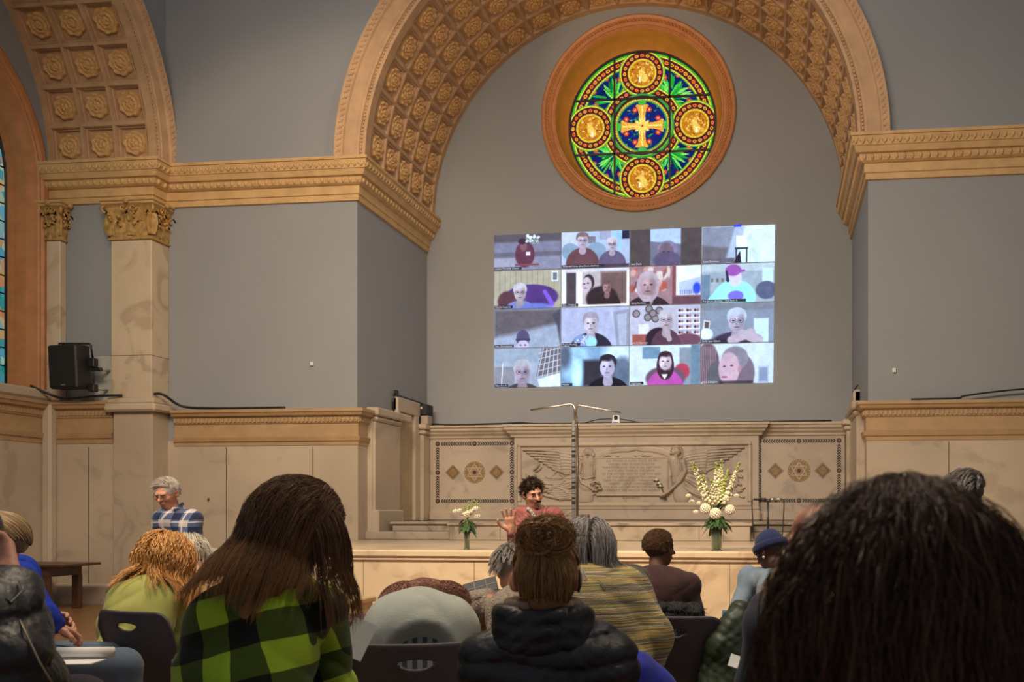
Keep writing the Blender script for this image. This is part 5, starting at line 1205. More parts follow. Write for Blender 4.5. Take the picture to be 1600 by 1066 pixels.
def make_chair(label, group, mat=None, cover=None):
    root = empty('stacking_chair', (0, 0, 0), 0, label, 'chair', group)
    V, Fq = shell_back(); o = npmesh('backrest', V, Fq, mat or M_chair, root, True); md = o.modifiers.new('t', 'SOLIDIFY'); md.thickness = .012
    b = MB(); vs = []; n = 14
    for j in range(n + 1):
        q = j / n; y = -.02 + .44 * q; z = .445 + .012 * math.cos(q * PI) - (.03 * max(0, q - .85) / .15)
        for i in range(9): x = (-1 + i / 4) * .22; vs.append((x, y, z - .012 * (1 - (i / 4 - 1) ** 2)))
    b.add(vs, [(j * 9 + i, j * 9 + i + 1, (j + 1) * 9 + i + 1, (j + 1) * 9 + i) for j in range(n) for i in range(8)], True); s = b.build('seat', mat or M_chair, root); md = s.modifiers.new('t', 'SOLIDIFY'); md.thickness = .014
    MB().tube([(-.245, -.02, .44), (-.25, .2, .43), (-.24, .42, .43), (.24, .42, .43), (.25, .2, .43), (.245, -.02, .44)], .011, 6).build('seat_frame', M_cleg, root)
    for s_ in (-1, 1):
        MB().tube([(s_ * .245, .36, .43), (s_ * .265, .46, .0)], .012, 7).build('leg', M_cleg, root); MB().tube([(s_ * .245, .02, .43), (s_ * .265, -.08, .0)], .012, 7).build('leg', M_cleg, root)
        MB().tube([(s_ * .245, -.02, .44), (s_ * .25, -.03, .55), (s_ * .235, -.045, .66)], .012, 7).build('back_tube', M_cleg, root)
    return root
def placechair(root, x, y, deg): root.location = (x, y, 0); root.rotation_euler = (0, 0, math.radians(deg)); return root
def chair_at(px, py, d, deg, label, group='charcoal stacking chairs of the audience'):
    """px,py: middle of the top edge; d: distance"""
    global CH0
    r = make_chair(label, group); p = at(px, py, d=d); a = math.radians(deg); off = Vector((-math.sin(a) * -.13, math.cos(a) * -.13)); return placechair(r, p.x - off.x, p.y - off.y, deg)
chair_at(190, 960, 4.45, heading(188) - 52, 'charcoal chair with oval hand hole right behind the lime green jumper')
chair_at(650, 1022, 3.34, heading(652) - 3, 'charcoal chair with oval hand hole behind the bent over person')
chair_at(1050, 972, 4.22, heading(1052) - 6, 'charcoal chair with oval hand hole right of the striped shawl')
# ================================================================ ORGANIC SURFACES: smooth-union fields turned into one continuous mesh
class Field:
    """prims: ('cap',a,b,ra,rb,k) ('ell',c,(rx,ry,rz),R,k) with sign +1/-1; evaluated inside local blocks only"""
    def __init__(s): s.p = []
    def cap(s, a, b, ra, rb=None, k=.03, sub=False): s.p.append(('c', np.array(a, float), np.array(b, float), ra, ra if rb is None else rb, k, sub)); return s
    def ell(s, c, r, R=None, k=.03, sub=False):
        r = (r, r, r) if not isinstance(r, (tuple, list)) else r; s.p.append(('e', np.array(c, float), np.array(r, float), np.array(R if R is not None else np.eye(3), float), None, k, sub)); return s
    def chain(s, pts, rs, k=.02):
        for i in range(len(pts) - 1): s.cap(pts[i], pts[i + 1], rs[i], rs[i + 1], k)
        return s
    def dist(s, pr, P):
        if pr[0] == 'c':
            _, a, b, ra, rb, k, sub = pr; d = b - a; L2 = max(1e-12, (d * d).sum()); t = np.clip(((P - a) @ d) / L2, 0, 1); q = P - a - t[..., None] * d
            return np.sqrt((q * q).sum(-1)) - (ra + (rb - ra) * t)
        _, c, r, R, _, k, sub = pr; q = (P - c) @ R; qr = q / r; k0 = np.sqrt((qr * qr).sum(-1)) + 1e-9; k1 = np.sqrt(((q / (r * r)) ** 2).sum(-1)) + 1e-9
        return k0 * (k0 - 1) / k1
    def bbox(s, pad):
        lo, hi = np.full(3, 1e9), np.full(3, -1e9)
        for pr in s.p:
            if pr[-1]: continue
            if pr[0] == 'c': r = max(pr[3], pr[4]); l, h = np.minimum(pr[1], pr[2]) - r, np.maximum(pr[1], pr[2]) + r
            else: r = pr[2].max(); l, h = pr[1] - r, pr[1] + r
            lo, hi = np.minimum(lo, l), np.maximum(hi, h)
        return lo - pad, hi + pad
    def value(s, P):
        v = np.full(P.shape[:-1], 1.0)
        for pr in s.p:
            d = s.dist(pr, P); k = pr[5]
            if pr[-1]: h = np.clip(k - np.abs(-d - v), 0, None) / k; v = np.maximum(v, -d) + h * h * k / 4
            else: h = np.clip(k - np.abs(d - v), 0, None) / k; v = np.minimum(v, d) - h * h * k / 4
        return v
    def mesh(s, h, disp=None, clip=None):
        lo, hi = s.bbox(h * 3 + (.02 if disp else 0)); n = np.ceil((hi - lo) / h).astype(int) + 1
        ax = [lo[i] + h * np.arange(n[i]) for i in range(3)]; v = np.full(tuple(n), 1.0, np.float32)
        for pr in s.p:
            k = pr[5]; pad = k + 3 * h
            if pr[0] == 'c': r = max(pr[3], pr[4]); l, hh = np.minimum(pr[1], pr[2]) - r - pad, np.maximum(pr[1], pr[2]) + r + pad
            else: r = pr[2].max(); l, hh = pr[1] - r - pad, pr[1] + r + pad
            i0 = np.clip(((l - lo) / h).astype(int), 0, n - 1); i1 = np.clip(((hh - lo) / h).astype(int) + 2, 0, n)
            if (i1 <= i0).any(): continue
            sl = tuple(slice(a, b) for a, b in zip(i0, i1)); P = np.stack(np.meshgrid(*[ax[q][sl[q]] for q in range(3)], indexing='ij'), -1); d = s.dist(pr, P); w = v[sl]
            if pr[-1]: g = np.clip(k - np.abs(-d - w), 0, None) / k; v[sl] = np.maximum(w, -d) + g * g * k / 4
            else: g = np.clip(k - np.abs(d - w), 0, None) / k; v[sl] = np.minimum(w, d) - g * g * k / 4
        if disp is not None or clip is not None:
            near = np.abs(v) < (.05 if disp is not None else 10); idx = np.argwhere(near); P = lo + idx * h
            if disp is not None: v[near] -= disp(P).astype(np.float32)
            if clip is not None:
                allP = np.stack(np.meshgrid(*ax, indexing='ij'), -1); v = np.maximum(v, clip(allP)).astype(np.float32)
        return surface_nets(v, lo, h)
def surface_nets(v, lo, h):
    ins = v < 0; n = np.array(v.shape); cn = n - 1
    acc = np.zeros((cn.prod(), 3)); cnt = np.zeros(cn.prod()); quads = []
    strides = np.array([cn[1] * cn[2], cn[2], 1])
    for a in range(3):
        s0 = [slice(None)] * 3; s1 = [slice(None)] * 3; s0[a] = slice(0, -1); s1[a] = slice(1, None)
        A, B = ins[tuple(s0)], ins[tuple(s1)]; cr = np.argwhere(A != B)
        if not len(cr): continue
        va = v[tuple(s0)][tuple(cr.T)]; vb = v[tuple(s1)][tuple(cr.T)]; t = va / (va - vb); pos = cr.astype(float); pos[:, a] += t; inA = A[tuple(cr.T)]
        b, c = (a + 1) % 3, (a + 2) % 3; ids = []
        ok = (cr[:, b] > 0) & (cr[:, c] > 0) & (cr[:, b] < n[b] - 1) & (cr[:, c] < n[c] - 1); cr, pos, inA = cr[ok], pos[ok], inA[ok]
        for db, dc in ((-1, -1), (0, -1), (0, 0), (-1, 0)):
            q = cr.copy(); q[:, b] += db; q[:, c] += dc; f = q @ strides; ids.append(f); np.add.at(acc, f, pos); np.add.at(cnt, f, 1)
        Q = np.stack(ids, 1); Q[~inA] = Q[~inA][:, ::-1]; quads.append(Q)
    Q = np.concatenate(quads); used = np.unique(Q); remap = np.zeros(cn.prod(), int); remap[used] = np.arange(len(used))
    return lo + h * (acc[used] / cnt[used][:, None]), remap[Q]
def fold_noise(amp, freq=14, seed=0, zs=1.0):
    r = np.random.default_rng(seed); K = r.normal(size=(7, 3)) * freq; K[:, 2] *= zs; ph = r.uniform(0, 6.28, 7); W_ = r.normal(size=(3, 3)) * freq * .5; p2 = r.uniform(0, 6.28, 3)
    D = r.normal(size=(4, 3)); D /= np.linalg.norm(D, axis=-1, keepdims=True); D *= freq * 1.5; p3 = r.uniform(0, 6.28, 4); M_ = r.normal(size=(4, 3)) * freq * .45; p4 = r.uniform(0, 6.28, 4)
    def f(P):
        Pw = P + .035 * np.sin(P @ W_.T + p2); s_ = np.sin(Pw @ K.T + ph).sum(-1) / 3.2 - .3
        q = np.abs(np.sin(Pw @ D.T + p3)) ** .55; mk = np.clip(np.sin(P @ M_.T + p4) * 1.6, 0, 1); return amp * (s_ * .8 - (1.6 * (1 - q) * mk).sum(-1) * .75)
    return f

# ---------------------------------------------------------------- people
def rotz(a): c, s_ = math.cos(a), math.sin(a); return np.array([[c, -s_, 0], [s_, c, 0], [0, 0, 1.]])
def rotx(a): c, s_ = math.cos(a), math.sin(a); return np.array([[1., 0, 0], [0, c, -s_], [0, s_, c]])
def roty(a): c, s_ = math.cos(a), math.sin(a); return np.array([[c, 0, s_], [0, 1., 0], [-s_, 0, c]])
R_ = math.radians
def skin_mat(name, col, rough=.5):
    m = pmat(name, col, rough, .10, 30, bump=.12, bscale=220, c2=(col[0] * .86, col[1] * .76, col[2] * .74)); m.node_tree.nodes['Principled BSDF'].inputs['Subsurface Weight'].default_value = .08
    m.node_tree.nodes['Principled BSDF'].inputs['Subsurface Radius'].default_value = (.02, .008, .004); return m
class Body:
    """A posed figure.  Local frame: x right, y forward (the way the body faces), z up, origin on the floor under the pelvis."""
    def __init__(s, sit=True, lean=0, side=0, twist=0, head=(0, 0, 0), H=1.0, wide=1.0, arms=None, pelvis=None, neck=None, bend=0.0, headfwd=0.0):
        s.sit, s.H, s.wide = sit, H, wide; J = {}
        pz = .55 if sit else .93; P0 = np.array(pelvis if pelvis is not None else (0, 0, pz), float); s.P0 = P0
        RT = rotz(R_(twist)) @ rotx(-R_(lean)) @ roty(R_(side)); RB = RT @ rotx(-R_(bend)); s.RT, s.RB = RT, RB
        t = lambda v: P0 + RT @ (np.array(v) * H); wa = t((0, 0, .20)); u = lambda v: wa + RB @ (np.array(v) * H)
        J['pelvis'] = P0; J['waist'] = wa; J['chest'] = u((0, .0, .17)); J['upchest'] = u((0, .0, .29)); J['neck'] = u((0, .0, .375)); 
        J['headbase'] = u((0, .015 + headfwd, .43)); 
        s.RH = RB @ rotz(R_(head[0])) @ rotx(-R_(head[1])) @ roty(R_(head[2])) if neck is None else rotz(R_(head[0])) @ rotx(-R_(head[1])) @ roty(R_(head[2]))
        J['head'] = J['headbase'] + s.RH @ (np.array((0, .012, .115)) * H)
        w = wide
        for q, n in ((-1, 'L'), (1, 'R')):
            J['sh' + n] = u((q * .178 * w, 0, .30)); J['el' + n] = u((q * .235 * w, .04, .03)); J['wr' + n] = u((q * .13, .25, -.02))
            J['hip' + n] = P0 + np.array((q * .095, 0, -.03)); 
            if sit: J['kn' + n] = P0 + np.array((q * .13, .43, -.03)); J['an' + n] = np.array((q * .14, .46, .09)); J['to' + n] = np.array((q * .15, .62, .035))
            else: J['kn' + n] = P0 + np.array((q * .10, .02, -.42)); J['an' + n] = np.array((q * .11, 0, .09)); J['to' + n] = np.array((q * .13, .15, .035))
        if arms:
            for k_, v in arms.items(): J[k_] = np.array(v, float)
        s.J = J
    def torso(s, F, g=0.0, w=None):
        J, w = s.J, w or s.wide; RB = s.RB
        F.ell(J['pelvis'], (.165 * w + g, .125 + g, .13 + g), s.RT, .06); F.ell(J['waist'], (.145 * w + g, .11 + g, .14 + g), s.RT, .06)
        F.ell(J['chest'], (.165 * w + g, .12 + g, .16 + g), RB, .06); F.ell(J['upchest'] - RB @ np.array((0, .01, 0)), (.165 * w + g, .10 + g, .10 + g), RB, .05)
        F.cap(J['shL'], J['shR'], .062 + g, None, .05)
        for n in 'LR': F.cap(J['upchest'] * .5 + J['neck'] * .5, J['sh' + n], .058 + g * .7, .058 + g, .05)
    def arm(s, F, n, g=0.0, cut=1.0, kw={}):
        J = s.J; wr = J['el' + n] + (J['wr' + n] - J['el' + n]) * cut
        F.cap(J['sh' + n], J['el' + n], .054 + g, .042 + g, .03); F.cap(J['el' + n], wr, .042 + g, .042 + g + (.028 - .042) * cut, .03)
    def legs(s, F, g=0.0, cut=1.0):
        for n in 'LR': J = s.J; F.cap(J['hip' + n], J['kn' + n], .085 + g, .06 + g, .05); F.cap(J['kn' + n], J['kn' + n] + (J['an' + n] - J['kn' + n]) * cut, .058 + g, .040 + g, .03)
    def headF(s, F, ears=True, face=True, nose=1.0):
        H, c, R = s.H, s.J['head'], s.RH; p = lambda *v: c + R @ (np.array(v) * H)
        F.cap(s.J['neck'] - s.RB @ np.array((0, .01, .04)), s.J['headbase'] + R @ np.array((0, -.005, .03)), .056 * H, .052 * H, .03)
        F.ell(p(0, -.012, .022), (.074 * H, .095 * H, .088 * H), R, .02); F.ell(p(0, .022, -.030), (.058 * H, .068 * H, .080 * H), R, .03)
        F.ell(p(0, .052, -.085), (.032 * H, .028 * H, .026 * H), R, .03)
        if face:
            F.ell(p(0, .078, .026), (.046 * H, .014 * H, .011 * H), R, .015)
            for q in (-1, 1):
                F.ell(p(q * .030, .086, .006), (.018 * H, .012 * H, .013 * H), R, .010, True); F.ell(p(q * .030, .072, .005), .0155 * H, R, .004); F.ell(p(q * .038, .062, -.022), (.022 * H, .02 * H, .018 * H), R, .02)
            F.cap(p(0, .086, .012), p(0, .106 + .006 * nose, -.022), .007 * H, .0115 * H, .010); 
            for q in (-1, 1): F.ell(p(q * .011, .098, -.026), .0075 * H, R, .006)
            F.ell(p(0, .090, -.050), (.022 * H, .010 * H, .006 * H), R, .008); F.ell(p(0, .087, -.062), (.018 * H, .010 * H, .007 * H), R, .008); F.cap(p(-.018, .100, -.0555), p(.018, .100, -.0555), .0022 * H, None, .003, True)
        if ears:
            for q in (-1, 1): F.ell(p(q * .078, -.008, -.008), (.010 * H, .020 * H, .031 * H), R @ rotz(q * .35), .010); F.ell(p(q * .086, .000, -.006), (.006 * H, .010 * H, .018 * H), R @ rotz(q * .35), .004, True)
    def hand(s, F, n, curl=.5, fdir=None, palm=None, spread=.0, sc=1.0, curls=None):
        """palm with four fingers and a thumb from the wrist along fdir; palm = the way the palm looks"""
        J = s.J; w = J['wr' + n]; f = np.array(fdir if fdir is not None else J['wr' + n] - J['el' + n], float); f /= np.linalg.norm(f); pn = np.array(palm if palm is not None else (0, 0, -1.), float); pn -= f * (pn @ f); pn /= np.linalg.norm(pn)
        sd = np.cross(f, pn) * (1 if n == 'L' else -1)       # towards the thumb
        q = lambda a, b, c: w + (f * a + sd * b + pn * c) * sc
        F.cap(q(-.02, 0, 0), q(.025, 0, 0), .024 * sc, .024 * sc, .02)
        for b in (-.026, -.009, .009, .026): F.cap(q(.02, b * .8, 0), q(.085, b, 0), .0145 * sc, .0135 * sc, .012)
        for i, (b, L_) in enumerate(((.031, .068), (.0105, .076), (-.0105, .070), (-.031, .055))):
            cu = (curls[i] if curls else curl) * 1.5; base = np.array(q(.088, b, .0)); d = f + sd * spread * (b / .03) * .35; ang = cu * .5; p_ = base; r = .0092 * sc
            for sg in range(3):
                dd = d * math.cos(ang) + pn * math.sin(ang); dd /= np.linalg.norm(dd); nx = p_ + dd * L_ * (.45, .32, .23)[sg] * sc; F.cap(p_, nx, r, r * .93, .004); p_ = nx; r *= .93; ang += cu * .75
        t0, t1, t2, t3 = q(.015, .022, .008), q(.045, .046 + .02 * spread, .014), q(.072, .056 + .03 * spread, .020 + .02 * curl), q(.094, .054 + .035 * spread, .026 + .03 * curl)
        F.cap(t0, t1, .0165 * sc, .013 * sc, .010); F.cap(t1, t2, .0125 * sc, .011 * sc, .005); F.cap(t2, t3, .011 * sc, .009 * sc, .004)
SHOE = None
def finish(name, root, V, Q, mat, label=None):
    o = npmesh(name, V, Q, mat, root, True)
    return o
def figure(label, loc, face, B, skin, shirt=None, pants=None, h=.012, hb=.012, sleeve=.96, gs=.016, folds=.005, sname='shirt', hands=(), disp=None, collar=None, group=None, shirtF=None, pname='trousers', nose=1.0, clipz=None, lower=True, bodyF=None):
    """builds one person: Empty > body (one mesh), shirt, trousers, shoes"""
    root = empty('person', (loc[0], loc[1], loc[2] if len(loc) > 2 else 0), R_(face), label, 'person', group)
    F = Field(); B.torso(F, -.01); B.headF(F, nose=nose)
    for n in 'LR': B.arm(F, n)
    B.legs(F)
    done = set()
    for hd in hands: B.hand(F, **hd); done.add(hd['n'])
    for n in 'LR':
        if n not in done: B.hand(F, n, .5)
    for n in 'LR': F.cap(B.J['an' + n], B.J['to' + n], .042, .03, .03)
    if bodyF: bodyF(F, B)
    V, Q = F.mesh(hb); body = npmesh('body', V, Q, skin, root, True)
    B.Fbody = F
    if shirt is not None:
        F = Field(); B.torso(F, gs)
        for n in 'LR': B.arm(F, n, gs * .9, sleeve)
        if shirtF: shirtF(F, B)
        V, Q = F.mesh(h, disp or (fold_noise(folds, 15, int(loc[0] * 100) % 97) if folds else None)); npmesh(sname, V, Q, shirt, root, True)
    if pants is not None and lower:
        F = Field(); B.legs(F, .014, .95); F.ell(B.J['pelvis'] - np.array((0, 0, .02)), (.165 * B.wide + .012, .135, .11), B.RT, .05); V, Q = F.mesh(.016, fold_noise(.004, 16, 5)); npmesh(pname, V, Q, pants, root, True)
        for n in 'LR':
            F = Field(); a, t = B.J['an' + n], B.J['to' + n]; F.cap(np.asarray(a, float) - (0, .03, .04), t, .046, .036, .03); V, Q = F.mesh(.012, None, lambda P: .0 - P[..., 2]); npmesh('shoe', V, Q, M_shoe, root, True)
    return root
M_shoe = pmat('shoe_black', (.02, .018, .016), .4)
M_eye = pmat('eye_dark', (.03, .02, .015), .15); M_eyew = pmat('eye_white', (.6, .55, .5), .25)
def eyes(B, root, look=(0, 0)):
    c, R, H = B.J['head'], B.RH, B.H
    for q in (-1, 1):
        b = MB(); p = c + R @ (np.array((q * .030, .0755, .004)) * H); b.cur = 0; b.ell(p, (.0145 * H, .012 * H, .0085 * H), 10, 6, Matrix(R.tolist())); b.cur = 1
        p2 = c + R @ (np.array((q * .030 + look[0], .0845, .004 + look[1])) * H); b.ell(p2, .0058 * H, 8, 5); b.build('eye', [M_eyew, M_eye], root)
def brows(B, root, mat, dz=0.0):
    c, R, H = B.J['head'], B.RH, B.H
    for q in (-1, 1):
        P = [c + R @ (np.array(v) * H) for v in ((q * .014, .0925, .021 + dz), (q * .030, .0925, .027 + dz), (q * .046, .080, .022 + dz))]; MB().tube(P, [.004, .0048, .002], 6).build('eyebrow', mat, root)
def glasses(B, root, mat, lens=True):
    c, R, H = B.J['head'], B.RH, B.H; t = lambda v: Vector(c + R @ (np.array(v) * H)); o = empty('eyeglasses', (0, 0, 0)); o.parent = root
    for q in (-1, 1):
        P = [t((q * .031 + .023 * math.cos(a), .103 - .008 * abs(math.cos(a)) * (1 if q * math.cos(a) > 0 else 0), .004 + .016 * math.sin(a))) for a in np.linspace(0, 2 * PI, 17)]; MB().tube(P, .0016, 5).build('rim', mat, o)
        MB().tube([t((q * .054, .096, .010)), t((q * .079, .05, .010)), t((q * .083, -.005, .008)), t((q * .083, -.02, -.008))], .0016, 5).build('temple', mat, o)
    MB().tube([t((-.009, .105, .008)), t((.009, .105, .008))], .0016, 5).build('bridge', mat, o)

# ---------------------------------------------------------------- hair
def hair_mat(name, c1, c2, rough=.38, tip=None):
    """strand attribute 'tint' picks between two tones; 'along' 0 root .. 1 tip"""
    m, t, b = nt(name); L = t.links; a = node(t, 'ShaderNodeAttribute', attribute_name='tint'); r = node(t, 'ShaderNodeValToRGB'); e = r.color_ramp.elements
    e[0].position = 0; e[0].color = c4(c1); e[1].position = 1; e[1].color = c4(c2); L.new(a.outputs['Fac'], r.inputs[0]); src = r.outputs[0]
    if tip is not None:
        a2 = node(t, 'ShaderNodeAttribute', attribute_name='along'); mr = node(t, 'ShaderNodeMapRange'); mr.inputs[1].default_value = .45; mr.inputs[2].default_value = 1.05; L.new(a2.outputs['Fac'], mr.inputs[0])
        mx = node(t, 'ShaderNodeMix', data_type='RGBA'); L.new(mr.outputs[0], mx.inputs[0]); L.new(src, mx.inputs[6]); mx.inputs[7].default_value = c4(tip); src = mx.outputs[2]
    L.new(src, b.inputs['Base Color']); b.inputs['Roughness'].default_value = rough + .06; b.inputs['Specular IOR Level'].default_value = .42; b.inputs['Specular Tint'].default_value = c4([min(1, x * 2 + .35) for x in c2])
    return m
def strands(name, paths, radius, mat, root, base=None, tint=None, taper=True, vary=0.0):
    """paths (n,k,3) -> three-sided tubes, plus an optional solid base (V,Q) in the same hair mesh"""
    n, k, _ = paths.shape
    if vary:
        u = (1 - vary * np.random.default_rng(n).random(n) ** 1.4)[:, None] * np.linspace(0, k - 1, k)[None]; i0 = np.minimum(u.astype(int), k - 2); f = (u - i0)[..., None]; ar = np.arange(n)[:, None]; paths = paths[ar, i0] * (1 - f) + paths[ar, i0 + 1] * f
    T = np.gradient(paths, axis=1); T /= np.linalg.norm(T, axis=-1, keepdims=True) + 1e-9
    up = np.array((.31, .52, .79)); U = np.cross(T, up); U /= np.linalg.norm(U, axis=-1, keepdims=True) + 1e-9; Wv = np.cross(T, U)
    t = np.linspace(0, 1, k); rad = radius * (np.ones(k) if not taper else np.clip(1.25 - t, .3, 1))[None, :, None]; rr = np.asarray(tint if tint is not None else rng.random(n)); 
    rings = [paths + (U * math.cos(a) + Wv * math.sin(a)) * rad for a in (0, 2.094, 4.189)]
    V = np.stack(rings, 2).reshape(-1, 3); i = (np.arange(n)[:, None] * k + np.arange(k - 1)[None]).ravel() * 3
    Q = np.concatenate([np.stack([i + a, i + (a + 1) % 3, i + 3 + (a + 1) % 3, i + 3 + a], 1) for a in range(3)])
    tv = np.repeat(rr, k * 3); al = np.tile(np.repeat(t, 3), n)
    if base is not None:
        BV, BQ = base; Q = np.concatenate([Q, BQ + len(V)]); V = np.concatenate([V, BV]); tv = np.concatenate([tv, np.full(len(BV), .12)]); z = BV[:, 2]; al = np.concatenate([al, np.clip((z.max() - z) / max(.01, np.ptp(z)), 0, 1)])
    o = npmesh(name, V, Q, mat, root, True)
    for nm, d in (('tint', tv), ('along', al)):
        a_ = o.data.attributes.new(nm, 'FLOAT', 'POINT'); a_.data.foreach_set('value', d.astype(np.float32))
    return o
def grow(F, roots, d0, n, step, grav=.25, off=.004, wave=0.0, wfreq=30, keep=.85, clump=0, seed=0, target=None, jit=.0, hug=0.0):
    """march strands over the solid field F (head+shoulders), pulled down, kept just outside it"""
    r = np.random.default_rng(seed); P = roots.copy(); D = d0 / (np.linalg.norm(d0, axis=-1, keepdims=True) + 1e-9); out = [P.copy()]; e = .004; offs = off * (0.6 + .8 * r.random(len(P))); ph = r.uniform(0, 6.28, (len(P), 3))
    g = np.array((0, 0, -1.))
    for i in range(n):
        gg = g if target is None else target(P)
        D = D * keep + gg * grav + jit * r.normal(size=P.shape); D /= np.linalg.norm(D, axis=-1, keepdims=True) + 1e-9; P = P + D * step
        v = F.value(P); G = np.stack([F.value(P + np.eye(3)[a] * e) - v for a in range(3)], -1); G /= np.linalg.norm(G, axis=-1, keepdims=True) + 1e-9
        pen = np.clip(offs - v, 0, None)
        if hug: pen = pen - np.clip(v - offs, 0, .02) * hug
        P = P + G * pen[:, None]
        if (pen > 0).any(): D = D - G * np.clip((D * G).sum(-1), None, 0)[:, None]
        out.append(P.copy())
    O = np.stack(out, 1)
    if wave:
        t = np.arange(n + 1)[None, :, None] * step; O = O + wave * np.sin(t * wfreq + ph[:, None, :]) * np.clip(t / .08, 0, 1)
    if clump:
        c = r.integers(0, clump, len(O)); 
        idx = r.integers(0, len(O), clump); ctr = O[idx]; d = np.linalg.norm(O[:, None, 0] - ctr[None, :, 0], axis=-1); c = d.argmin(1); w = (np.linspace(0, 1, n + 1) ** 1.3 * .7)[None, :, None]; O = O * (1 - w) + ctr[c] * w
    return O
def scalp(B, n, el=(-.5, 1.6), az=None, seed=0, lift=.002, front=.35):
    """points on the hair-bearing part of the head; returns roots, outward normals (world-local of the figure)"""
    r = np.random.default_rng(seed); H = B.H; out = []; nor = []
    while len(out) < n:
        v = r.normal(size=3); v /= np.linalg.norm(v)
        if v[1] > front + .9 * max(0, v[2] - .35) * 1.2 and v[2] < .85: continue          # keep the face free
        if v[2] < -.42: continue
        if v[1] > .05 and v[2] < .12: continue
        p = np.array((0, -.012, .022)) + v * np.array((.076, .097, .090)); out.append(p * H); nor.append(v)
    return B.J['head'] + np.array(out) @ B.RH.T, np.array(nor) @ B.RH.T
def headfield(B, extra=True, g=.0):
    F = Field(); H, c, R = B.H, B.J['head'], B.RH; F.ell(c + R @ (np.array((0, -.012, .022)) * H), ((.076 + g) * H, (.097 + g) * H, (.090 + g) * H), R, .02); F.cap(B.J['neck'], B.J['headbase'], .062, .058, .03); F.ell(c + R @ (np.array((0, .02, -.03)) * H), (.062 * H, .07 * H, .082 * H), R, .03)
    if extra: B.torso(F, .024)
    return F
# ================================================================ THE PEOPLE
def seat(px, py, d, rel, dzmax=.3, **kw):
    """Body whose head centre lands on the photo's pixel at distance d; rel 0 = back to the camera"""
    face = heading(px) + rel; T = np.array(at(px, py, d=d)); B = Body(**kw); p = kw.pop('pelvis', None); P = np.array(p if p is not None else B.P0); dz = T[2] - B.J['head'][2]
    P = P + np.array((0, 0, max(-dzmax, min(dzmax, dz)))); B = Body(pelvis=P, **kw); h = rotz(R_(face)) @ B.J['head']
    return B, (T[0] - h[0], T[1] - h[1]), face
def local(v, loc, face): return rotz(-R_(face)) @ (np.array(v) - np.array((loc[0], loc[1], 0)))
def mass(B, g=.012, cut=True, extra=None, h=.008, disp=None, gz=None, gy=0):
    """solid cap of hair over the skull"""
    F = Field(); H, c, R = B.H, B.J['head'], B.RH; p = lambda *v: c + R @ (np.array(v) * H)
    F.ell(p(0, -.014 - gy, .024), ((.075 + g) * H, (.095 + g + gy) * H, (.088 + (gz if gz is not None else g)) * H), R, .02)
    if extra: extra(F, p, R)
    if cut: F.ell(p(0, .100, -.035), (.072 * H, .075 * H, .088 * H), R, .012, True)
    return F.mesh(h, disp)
def curly(B, n, size, mat, root, g=.02, seed=0, lift=.01, turns=2.5, r=.0012, name='hair', base=None, region=None):
    roots, nor = scalp(B, n, seed=seed); q = np.random.default_rng(seed + 1)
    if region is not None: k = region((roots - B.J['head']) @ B.RH); roots, nor = roots[k], nor[k]
    n = len(roots); t = np.linspace(0, 1, 14)[None, :, None]; a = q.normal(size=(n, 3)); a -= (a * nor).sum(-1, keepdims=True) * nor; a /= np.linalg.norm(a, axis=-1, keepdims=True); b_ = np.cross(nor, a)
    P = roots[:, None] + nor[:, None] * (g + lift * q.random((n, 1, 1))) * t ** .6 + size * (a[:, None] * np.sin(t * turns * 6.28 * (.6 + .8 * q.random((n, 1, 1)))) + b_[:, None] * np.cos(t * turns * 6.28) - b_[:, None]) * (t ** .3)
    return strands(name, P, r, mat, root, base, q.random(n))
